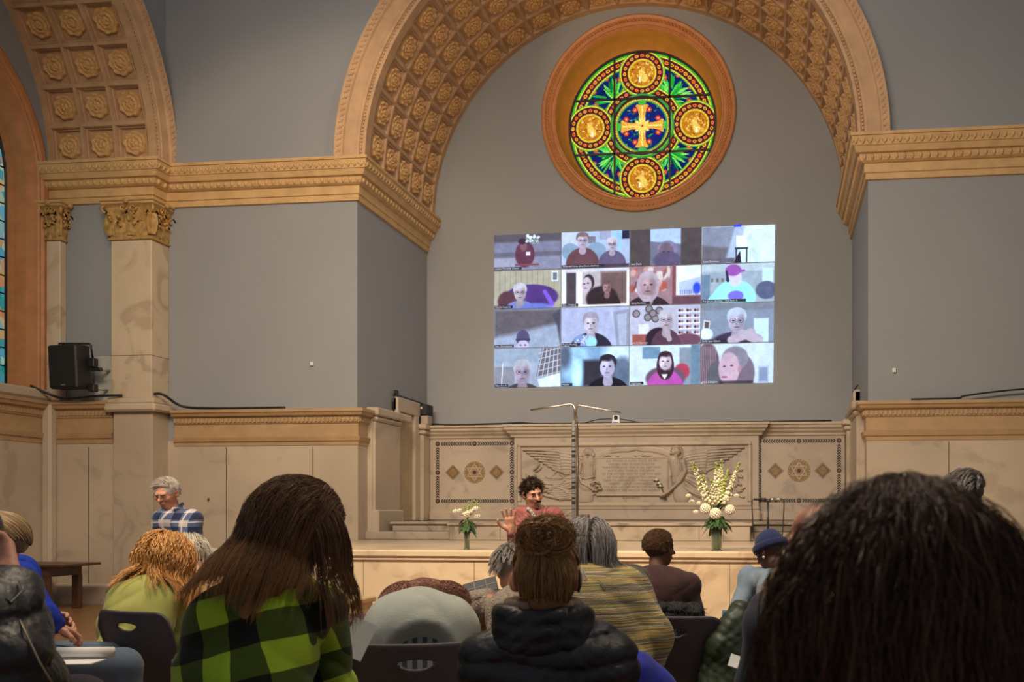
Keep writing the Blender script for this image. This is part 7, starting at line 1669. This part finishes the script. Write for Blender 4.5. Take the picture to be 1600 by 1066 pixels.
shawl()
# ---- 11 bun and black puffer jacket
def puffer_disp(P0, period=.085, amp=.013, tilt=0.0, seed=3):
    fn = fold_noise(.0035, 55, seed, .35); fn2 = fold_noise(.005, 16, seed + 4)
    def f(P):
        z = P[:, 2] + tilt * P[:, 0] + .010 * np.sin(P[:, 0] * 9 + 1) + .006 * np.sin(P[:, 0] * 23); s_ = np.abs(np.sin(z * PI / period)); return amp * (s_ ** .45 - .7) + fn(P) * (1.2 - s_) + fn2(P)
    return f
M_puff = pmat('black_puffer_nylon', (.011, .011, .013), .48, .2, 20, bump=.35, bscale=45, spec=.4)
def bun():
    kw = dict(sit=True, lean=8, bend=16, head=(0, 4, 0), wide=1.0); B, loc, face = seat(853, 906, 2.5, 0, **kw)
    W_ = lambda px, py, d: local(at(px, py, d=d), loc, face)
    B.J['shL'] = W_(772, 1036, 2.5); B.J['shR'] = W_(940, 1034, 2.5); B.J['elL'] = W_(752, 1140, 2.5); B.J['elR'] = W_(962, 1140, 2.5); B.J['upchest'] = W_(855, 1040, 2.5); B.J['chest'] = W_(856, 1110, 2.5); B.J['neck'] = W_(852, 985, 2.5)
    def ex(F, B):
        F.cap(W_(768, 1038, 2.5), W_(752, 1140, 2.5), .076, .072, .05); F.cap(W_(944, 1036, 2.5), W_(962, 1140, 2.5), .076, .072, .05); F.cap(W_(815, 1012, 2.5), W_(770, 1034, 2.5), .062, .066, .06); F.cap(W_(892, 1010, 2.5), W_(942, 1034, 2.5), .062, .066, .06)
    def ears(F, B):
        for q in (-1, 1):
            e = B.J['head'] + B.RH @ np.array((q * .086, .0, -.004)); F.ell(e, (.0065, .016, .030), B.RH @ rotz(q * .6), .006)
    root = figure('seated person with a messy brown bun in a black quilted puffer jacket, centre front', loc, face, B, SK_R, M_puff, J_DARK, h=.007, hb=.006, gs=.022, sname='puffer_jacket', disp=puffer_disp(B.P0, .074, .012), shirtF=ex, bodyF=ears)
    # stand-up collar
    F = Field(); n = W_(850, 972, 2.46); 
    for z, r0 in ((-.052, .030), (-.018, .030), (.018, .026)):
        pts = [n + np.array((.108 * math.sin(t), 0.085 * math.cos(t) + .02, z + .004 * math.sin(3 * t))) for t in np.linspace(.35, 2 * PI - .35, 22)]; F.chain(pts, [r0] * 22, .012)
    V, Q = F.mesh(.006, fold_noise(.004, 45, 6, .6)); npmesh('collar', V, Q, M_puff, root, True)
    F = Field(); n2 = W_(848, 945, 2.46); F.chain([n2 + np.array((.088 * math.sin(t), .07 * math.cos(t) + .02, 0)) for t in np.linspace(0, 2 * PI, 20)], [.016] * 20, .01); V, Q = F.mesh(.006, fold_noise(.003, 40, 2)); npmesh('beige_lining', V, Q, cloth('beige_lining', (.20, .13, .09)), root, True)
    hm = hair_mat('bun_brown_hair', (.075, .032, .013), (.58, .30, .12), .36); H, c, R = B.H, B.J['head'], B.RH; bc = c + R @ np.array((0, -.105, .070)); F = headfield(B, False, .006)
    F.cap(c + R @ np.array((0, -.02, -.07)), c + R @ np.array((0, -.045, -.02)), .06, .07, .02)
    rt, nr = scalp(B, 5200, seed=9); kk = (rt - B.J['head']) @ R; kk = ~((np.abs(kk[:, 0]) > .052) & (kk[:, 1] > -.055) & (kk[:, 2] < .035)); rt, nr = rt[kk], nr[kk]; q = np.random.default_rng(4); n2 = 900; k = np.stack([q.uniform(-.058, .058, n2), q.uniform(-.07, -.035, n2), q.uniform(-.085, -.02, n2)], 1); rt = np.concatenate([rt, c + k @ R.T]); nr = np.concatenate([nr, np.tile(R @ np.array((0, -1., 0)), (n2, 1))])
    def tg(P): d = bc - P; return d / (np.linalg.norm(d, axis=-1, keepdims=True) + 1e-6)
    P = grow(F, rt, nr * .15 + tg(rt), 22, .0082, grav=.5, off=.006, keep=.6, wave=.0025, wfreq=45, seed=3, target=tg, jit=.04)
    d = np.linalg.norm(P - bc, axis=-1); 
    tint = np.clip(q.normal(.35, .22, len(P)), 0, 1); base = mass(B, .008, True, lambda F, p, R: (F.ell(p(0, -.10, .065), (.055, .045, .048), R, .03), F.cap(p(0, -.035, -.07), p(0, -.03, 0), .055, .07, .03)), .007, fold_noise(.004, 70, 5))
    strands('hair', P, .0011, hm, root, base, tint)
    # the bun: tangled loops with loose ends
    n = 1500; a0, phi = q.uniform(0, 6.28, n), q.uniform(0, 6.28, n); t = np.linspace(0, 1, 20)[None]; sp = q.uniform(.8, 2.6, n)[:, None] * np.sign(q.normal(size=n))[:, None]; rad = q.uniform(.002, .060, n)[:, None] * (1 + .25 * np.sin(t * 5 + phi[:, None])); tl = q.normal(0, .75, (n, 1)); A = a0[:, None] + sp * t
    x, z = rad * np.cos(A) * 1.05, rad * np.sin(A) * .85 ; y = -.012 - .036 * np.sqrt(np.clip(1 - (rad / .075) ** 2, 0, 1)) + .018 * tl * np.sin(A + phi[:, None]); Pb = bc + np.stack([x, y, z + .004], -1)
    strands('bun', Pb, .0011, hm, root, None, np.clip(q.normal(.5, .25, n), 0, 1))
    n = 420; a = q.uniform(-.3, 3.45, n); rr = q.uniform(.035, .055, n); s0 = bc + np.stack([rr * np.cos(a), np.full(n, -.02), rr * np.sin(a) * .8], 1); dr = np.stack([np.cos(a) + q.normal(0, .5, n), q.normal(0, .5, n), np.sin(a) + .2 + q.normal(0, .3, n)], 1); t3 = t[..., None]; Pl = s0[:, None] + dr[:, None] * q.uniform(.012, .045, n)[:, None, None] * t3 + np.array((0, 0, -.018)) * t3 ** 2.2 + .006 * np.sin(t3 * 5 + q.uniform(0, 6, (n, 1, 3)))
    strands('loose_wisps', Pl, .0012, hm, root, None, np.clip(q.normal(.55, .25, n), 0, 1))
    q2 = W_(900, 905, 2.5); MB().tube([c + R @ np.array(v) for v in ((.086, -.012, .02), (.090, -.028, .0), (.088, -.03, -.03), (.084, -.02, -.045))], .004, 6).build('earpiece', M_black, root)
bun()
# ---- 12 long brown hair, green check flannel
def flannel():
    kw = dict(sit=True, lean=14, side=6, bend=12, head=(-24, 24, 8), wide=1.0); B, loc, face = seat(468, 824, 2.85, -24, dzmax=.35, **kw)
    W_ = lambda px, py, d: local(at(px, py, d=d), loc, face)
    B.J['neck'] = W_(452, 905, 2.85); B.J['upchest'] = W_(425, 950, 2.82); B.J['chest'] = W_(405, 1010, 2.78); B.J['waist'] = W_(395, 1100, 2.76); B.J['headbase'] = W_(464, 862, 2.87)
    B.J['shL'] = W_(338, 972, 2.70); B.J['shR'] = W_(500, 962, 2.98); B.J['elL'] = W_(305, 1085, 2.70); B.J['elR'] = W_(528, 1070, 3.05); B.J['wrL'] = W_(340, 1130, 2.95); B.J['wrR'] = W_(500, 1110, 3.3); 
    m = check_mat('green_check_flannel', (.34, .50, .025), (.055, .085, .010), (.006, .008, .006), .155, off=(.03, 0, .02), rot=.25)
    def ex(F, B):
        F.chain([W_(395, 925, 2.80), W_(435, 915, 2.76), W_(478, 930, 2.86), W_(492, 950, 2.92)], [.035, .032, .032, .03], .03); F.cap(W_(345, 975, 2.72), W_(308, 1090, 2.68), .080, .082, .05); F.cap(W_(500, 968, 2.95), W_(522, 1080, 3.0), .070, .075, .05); F.cap(W_(400, 960, 2.74), W_(395, 1080, 2.70), .13, .15, .08)
    root = figure('seated person with very long brown hair in a lime and black checked flannel shirt', loc, face, B, SK_P, m, J_DARK, h=.008, hb=.008, gs=.016, folds=.010, sname='flannel_shirt', shirtF=ex)
    hm = hair_mat('long_brown_hair', (.022, .011, .006), (.23, .115, .058), .33, tip=(.30, .145, .055))
    FF = Field(); FF.p = list(headfield(B, False, .012).p); F2 = Field(); B.torso(F2, .03); ex(F2, B); FF.p += F2.p
    q = np.random.default_rng(6); rt, nr = scalp(B, 11000, seed=6); R = B.RH; L_ = (rt - B.J['head']) @ R
    tgt = W_(352, 1000, 2.60); left = (L_[:, 0] < .062) | (L_[:, 1] < -.03)
    def tg(P): d = tgt - P; d /= np.linalg.norm(d, axis=-1, keepdims=True); return d * .75 + np.array((0, 0, -.65))
    P1 = grow(FF, rt[left], nr[left] * .3 + (R @ np.array((-.05, -.8, -.2))), 31, .0125, grav=.19, off=.018, keep=.9, wave=.006, wfreq=18, clump=520, seed=7, target=tg, jit=.02)
    rr = ~left; P2 = grow(FF, rt[rr], nr[rr] * .5 + (R @ np.array((.9, .2, -.3))), 26, .0135, grav=.22, off=.012, keep=.88, wave=.004, wfreq=18, clump=150, seed=8)
    def ext(F, p, R): F.ell(p(-.0, -.04, -.03), (.074, .070, .09), R, .04); F.cap(p(-.01, -.06, -.05), W_(440, 895, 2.74), .062, .058, .05); F.cap(W_(440, 895, 2.74), W_(385, 960, 2.64), .055, .03, .05)
    P = np.concatenate([P1[:, :27], P2]); base = mass(B, .010, True, ext, .008, fold_noise(.005, 40, 3))
    strands('hair', P1, .0009, hm, root, base, np.clip(q.normal(.4, .28, len(P1)), 0, 1), vary=.45); strands('front_locks', P2, .0010, hm, root, None, np.clip(q.normal(.45, .25, len(P2)), 0, 1), vary=.5)
    # sheet of paper seen past the sleeve
    c = at(556, 1000, d=3.2); M = Matrix.Rotation(R_(heading(556)), 4, 'Z') @ Matrix.Rotation(.45, 4, 'Y') @ Matrix.Rotation(-.2, 4, 'X'); tag(MB().box(-.035, .045, -.001, .001, -.06, .07, M).build('paper_sheet', pmat('paper_white2', (.78, .77, .74), .9), None, c), 'white sheet of paper between the checked flannel sleeve and the chair', 'paper')
flannel()
# ---- 13 dark hair in the foreground
def foreground():
    B, loc, face = seat(1414, 906, 1.10, 4, sit=True, lean=3, bend=4, head=(0, 4, 0), H=1.0, wide=.95)
    root = figure('person with long dark hair filling the right foreground, seen from behind', loc, face, B, SK_P, cloth('black_top', (.012, .011, .013)), J_DARK, h=.010, hb=.010, gs=.012, folds=.004, lower=True)
    hm = hair_mat('very_dark_hair', (.011, .0055, .004), (.13, .062, .036), .32, tip=(.085, .036, .017)); c, R = B.J['head'], B.RH; q = np.random.default_rng(12)
    FF = Field(); p = lambda *v: c + R @ np.array(v)
    FF.ell(p(0, -.015, .010), (.088, .10, .098), R, .03); FF.ell(p(0.004, -.02, -.08), (.070, .085, .12), R, .05); FF.cap(p(0, -.04, -.14), p(0, -.075, -.50), .045, .065, .05); FF.cap(p(-.012, -.02, -.14), p(-.062, -.05, -.46), .042, .045, .05); FF.cap(p(.03, -.02, -.14), p(.085, -.05, -.46), .045, .055, .05)
    base = FF.mesh(.008, fold_noise(.006, 34, 9, .25))
    n = 15000; v = q.normal(size=(n, 3)); v /= np.linalg.norm(v, axis=-1, keepdims=True); k = ~((v[:, 1] > .45) & (v[:, 2] < .8)) & (v[:, 2] > -.25); v = v[k]; rt = p(0, -.015, .010) + (v * .088) @ R.T; part = p(.005, .0, .105)
    away = rt - part; away[:, 2] *= .4; away /= np.linalg.norm(away, axis=-1, keepdims=True) + 1e-6; away += .18 * q.normal(size=away.shape)
    P = grow(FF, rt, away + v @ R.T * .15, 46, .0125, grav=.20, off=.010, keep=.88, wave=.0055, wfreq=46, clump=1500, seed=5, jit=.06)
    strands('hair', P, .00065, hm, root, base, np.clip(q.normal(.35, .25, len(P)), 0, 1))
    # fly-away hairs at the parting
    n = 300; a = q.uniform(0, 6.28, n); s0 = part + np.stack([.07 * np.cos(a) * q.random(n), .05 * np.sin(a) * q.random(n), np.full(n, -.008)], 1); d = np.stack([np.cos(a) * .8, np.sin(a) * .3, q.uniform(.2, .9, n)], 1); t = np.linspace(0, 1, 14)[None, :, None]; Pf = s0[:, None] + d[:, None] * q.uniform(.01, .045, n)[:, None, None] * t - np.array((0, 0, .035)) * t ** 2
    strands('stray_hairs', Pf, .0004, hm, root, None, np.clip(q.normal(.6, .2, n), 0, 1))
foreground()
# ---- 14 blonde with a navy coat, behind the dark hair
def blonde():
    B, loc, face = seat(1272, 846, 3.1, 8, sit=True, lean=8, bend=8, head=(6, 10, -4), wide=1.05)
    W_ = lambda px, py, d: local(at(px, py, d=d), loc, face); B.J['shL'] = W_(1206, 970, 3.1); B.J['elL'] = W_(1184, 1070, 3.1); B.J['wrL'] = W_(1180, 1090, 3.3)
    root = figure('seated person in a navy coat with blond hair, mostly behind the dark haired head', loc, face, B, SK_R, cloth('navy_coat', (.028, .034, .050)), J_DARK, h=.010, hb=.008, gs=.03, folds=.007, sname='coat')
    hm = hair_mat('blond_hair', (.28, .15, .05), (.78, .54, .26), .4); c, R = B.J['head'], B.RH; q = np.random.default_rng(3); n = 1100
    s0 = np.stack([q.uniform(-.075, .03, n), q.uniform(-.10, -.05, n), q.uniform(-.06, -.01, n)], 1) @ R.T + c; e = np.array([W_(q.uniform(1180, 1240), q.uniform(915, 955), 2.98) for _ in range(n)]); m_ = np.array([W_(q.uniform(1208, 1238), q.uniform(885, 905), 2.96) for _ in range(n)]); t = np.linspace(0, 1, 16)[None, :, None]
    P = (1 - t) ** 2 * s0[:, None] + 2 * t * (1 - t) * m_[:, None] + t * t * e[:, None] + .006 * np.sin(t * 11 + q.uniform(0, 6, (n, 1, 3))); strands('hair', P, .0013, hm, root, vary=.3)
blonde()
# ---- 15 blue sweater at the left edge
def blue():
    kw = dict(sit=True, lean=30, bend=14, head=(-4, 24, 0), wide=.95); B, loc, face = seat(0, 846, 4.2, -78, **kw)
    W_ = lambda px, py, d: local(at(px, py, d=d), loc, face); B.J['shR'] = W_(18, 912, 4.05); B.J['elR'] = W_(55, 962, 3.98); B.J['wrR'] = W_(80, 975, 4.1); B.J['shL'] = W_(28, 895, 4.4); B.J['elL'] = W_(60, 950, 4.4); B.J['wrL'] = W_(78, 966, 4.22); B.J['knR'] = W_(195, 1040, 4.3); B.J['knL'] = W_(205, 1025, 4.6); B.J['hipR'] = W_(28, 1040, 4.15); B.J['hipL'] = W_(30, 1035, 4.35); B.J['anR'] = (*W_(205, 1000, 4.3)[:2], .09); B.J['anL'] = (*W_(215, 1000, 4.6)[:2], .09); B.J['toR'] = B.J['anR'] + np.array((0, .14, -.05)); B.J['toL'] = B.J['anL'] + np.array((0, .14, -.05))
    fd = W_(105, 985, 4.15) - W_(80, 975, 4.1); B.J['pelvis'] = W_(20, 1050, 4.25)
    def ex(F, B): F.cap(W_(15, 915, 4.12), W_(25, 960, 4.15), .11, .12, .06); F.cap(W_(20, 912, 4.05), W_(60, 965, 3.98), .070, .066, .05); F.cap(W_(60, 965, 3.98), W_(76, 975, 4.08), .060, .046, .03)
    root = figure('seated person in a royal blue sweater at the left edge, leaning with clasped hands', loc, face, B, SK_P, cloth('royal_blue_sweater', (.008, .035, .36), sheen=.0), J_BLUE, h=.010, hb=.0055, gs=.022, folds=.008, sname='sweater', shirtF=ex, hands=[dict(n='R', fdir=fd, palm=(0, .2, -1), curl=.45, spread=.5), dict(n='L', fdir=W_(104, 968, 4.2) - W_(78, 966, 4.22), palm=(.9, 0, -.3), curl=.35, spread=.4)])
    hm = hair_mat('fair_hair', (.16, .09, .035), (.62, .44, .23), .4); F = headfield(B, False, .006); rt, nr = scalp(B, 2600, seed=6); bc = B.J['head'] + B.RH @ np.array((0, -.16, -.02))
    def tg(P): d = bc - P; return d / (np.linalg.norm(d, axis=-1, keepdims=True) + 1e-6)
    P = grow(F, rt, nr * .1 + tg(rt), 16, .009, grav=.5, off=.008, keep=.6, seed=3, target=tg); strands('hair', P, .0013, hm, root, mass(B, .010)); eyes(B, root)
blue()
# ---- 16 black puffer coat at the lower left corner
def cornercoat():
    kw = dict(sit=True, lean=10, bend=16, head=(20, 14, 0), wide=1.0); B, loc, face = seat(-70, 850, 2.3, -62, **kw)
    W_ = lambda px, py, d: local(at(px, py, d=d), loc, face); B.J['shR'] = W_(-30, 985, 2.15); B.J['shL'] = W_(-60, 985, 2.5); B.J['elR'] = W_(2, 1035, 2.12); B.J['wrR'] = W_(12, 905, 2.25); B.J['elL'] = W_(-60, 1085, 2.5); B.J['wrL'] = W_(-20, 1090, 2.5); B.J['knR'] = W_(120, 1100, 2.4); B.J['hipR'] = W_(-10, 1110, 2.3); B.J['anR'] = (*W_(125, 1100, 2.4)[:2], .09)
    def ex(F, B):
        F.cap(W_(-25, 985, 2.2), W_(-5, 1090, 2.2), .12, .15, .08); F.cap(W_(-22, 975, 2.2), W_(2, 1040, 2.12), .080, .078, .05); F.cap(W_(2, 1035, 2.12), W_(14, 920, 2.23), .075, .044, .04); F.cap(W_(0, 960, 2.25), W_(60, 1090, 2.25), .055, .06, .05)
    root = figure('person in a black padded coat at the lower left corner, hand raised to the face', loc, face, B, SK_R, M_puff, J_DARK, h=.008, hb=.006, gs=.028, sname='padded_coat', sleeve=.85, disp=puffer_disp(B.P0, .10, .014, .3, 8), shirtF=ex, hands=[dict(n='R', fdir=W_(2, 868, 2.28) - B.J['wrR'], palm=(0.2, -.6, 0), curl=.8, sc=1.0)])
    q = lambda *a: Vector(W_(*a)); MB().tube([q(22, 950, 2.17), q(38, 985, 2.10), q(62, 1035, 2.08), q(95, 1090, 2.10)], [.0022] * 4, 6).build('zip', pmat('zip_brass', (.28, .22, .15), .4, metal=.6), root)
    MB().tube([q(10, 935, 2.12), q(18, 942, 2.12), q(36, 922, 2.14), q(30, 908, 2.18)], [.0025] * 4, 6).build('cuff_trim', pmat('trim_grey', (.09, .085, .08), .4), root)
    hm = hair_mat('corner_dark_hair', (.02, .01, .006), (.1, .05, .03)); o = mass(B, .01); npmesh('hair', o[0], o[1], hm, root, True)
cornercoat()
# ---- 17, 18 figures half hidden at the right
def right_people():
    B, loc, face = seat(1511, 772, 6.2, -58, sit=False, lean=8, bend=12, head=(-8, 16, 0), pelvis=(0, 0, .80)); root = figure('standing person with dark silver streaked hair, upper right of the dark haired head', loc, face, B, SK_R, cloth('dark_jumper', (.03, .028, .03)), J_DARK, h=.014, hb=.009)
    F = headfield(B, False, .006); rt, nr = scalp(B, 1500, seed=6); P = grow(F, rt, nr * .4 + B.RH @ np.array((0, -.6, .1)), 12, .009, grav=.15, off=.016, seed=3, clump=60); strands('hair', P, .0014, hair_mat('streaked_hair', (.02, .016, .014), (.55, .50, .45), .4), root, mass(B, .014)); eyes(B, root)
    B, loc, face = seat(1556, 852, 4.6, -20, sit=True, lean=8, bend=8, head=(0, 8, 0)); root = figure('seated person with golden brown hair beside the silver microphone at the right', loc, face, B, SK_P, cloth('dark_shirt', (.05, .03, .03)), J_DARK, h=.014, hb=.010)
    F = headfield(B, False, .006); rt, nr = scalp(B, 1200, seed=6); P = grow(F, rt, nr * .3 + B.RH @ np.array((0, -.5, .4)), 9, .007, grav=.3, off=.008, seed=3); strands('hair', P, .0014, hair_mat('golden_hair', (.05, .025, .01), (.42, .22, .06), .4), root, mass(B, .010))
right_people()
# ---- green quilted coat over a chair, hymn sheet, cushioned chair, open booklet
def extras():
    F = Field()
    for a, b_, r0, r1 in (((1158, 955), (1130, 1010), .055, .075), ((1130, 1010), (1120, 1080), .075, .10), ((1155, 985), (1150, 1080), .08, .11), ((1172, 990), (1180, 1090), .07, .09)): F.cap(at(*a, d=4.3), at(*b_, d=4.25), r0, r1, .06)
    gn = fold_noise(.004, 40, 3)
    def dq(P): u = (P[:, 0] * .8 + P[:, 1] * .3 + P[:, 2] * 1.0) / .048; v = (P[:, 0] * .8 - P[:, 2] * .9) / .075; return .006 * (np.abs(np.sin(u * PI)) ** .3 * np.abs(np.sin(v * PI)) ** .3 - .5) + gn(P)
    V, Q = F.mesh(.008, dq); c = V.mean(0); c[2] = V[:, 2].min(); tag(npmesh('quilted_coat', V - c, Q, pmat('green_nylon', (.026, .042, .018), .5, .2, 20, spec=.5), None, True, loc=tuple(c)), 'green quilted coat hanging left of the navy coat, right of the fur coat', 'coat')
    c = at(1150, 1034, d=4.13); M = Matrix.Rotation(.3, 4, 'Y') @ Matrix.Rotation(-.6, 4, 'X'); tag(MB().box(-.03, .03, -.001, .001, -.03, .03, M).build('paper_sheet', pmat('paper_white3', (.78, .77, .74), .9), None, c), 'small white paper corner on the green quilted coat', 'paper')
    # cushioned chair back, brown with pale dots
    m, t, b = nt('dotted_fabric'); L = t.links; tc = node(t, 'ShaderNodeTexCoord'); vo = node(t, 'ShaderNodeTexVoronoi'); vo.inputs['Scale'].default_value = 34; vo.inputs['Randomness'].default_value = .15; L.new(tc.outputs['Object'], vo.inputs['Vector']); r = node(t, 'ShaderNodeValToRGB'); r.color_ramp.interpolation = 'CONSTANT'; e = r.color_ramp.elements; e[0].color = (.34, .27, .20, 1); e[1].position = .22; e[1].color = (.11, .075, .06, 1); L.new(vo.outputs['Distance'], r.inputs[0]); L.new(r.outputs[0], b.inputs['Base Color']); b.inputs['Roughness'].default_value = .9
    p = at(575, 960, d=4.5); root = empty('cushioned_chair', (p.x, p.y, 0), R_(heading(575) - 12), 'brown dotted upholstered chair left of the bent over person in the sage shirt', 'chair'); h = p.z
    MB().bbox(-.25, .22, -.04, .05, h - .40, h, .03).build('backrest', m, root); MB().bbox(-.25, .22, .05, .50, .40, .47, .03).build('seat', m, root)
    for sx in (-.22, .19):
        for sy in (-.0, .45): MB().tube([(sx, sy, 0), (sx, sy, .41 if sy else h - .3)], .013, 7).build('leg', M_cleg, root)
    # open booklet on the lap at the lower left
    c = at(118, 1030, d=4.0); root = empty('open_booklet', c, R_(12), 'white open booklet with a rolled page behind the charcoal chair at the left', 'booklet'); pm = pmat('paper_white4', (.80, .78, .74), .85)
    MB().box(-.13, .10, -.08, .08, -.012, -.008).build('page', pm, root); MB().tube([(-.10, .05, .022), (.12, .07, .018)], [.022, .022], 14).build('rolled_page', pm, root)
    # audio desk-like dark plinth: none in view
extras()
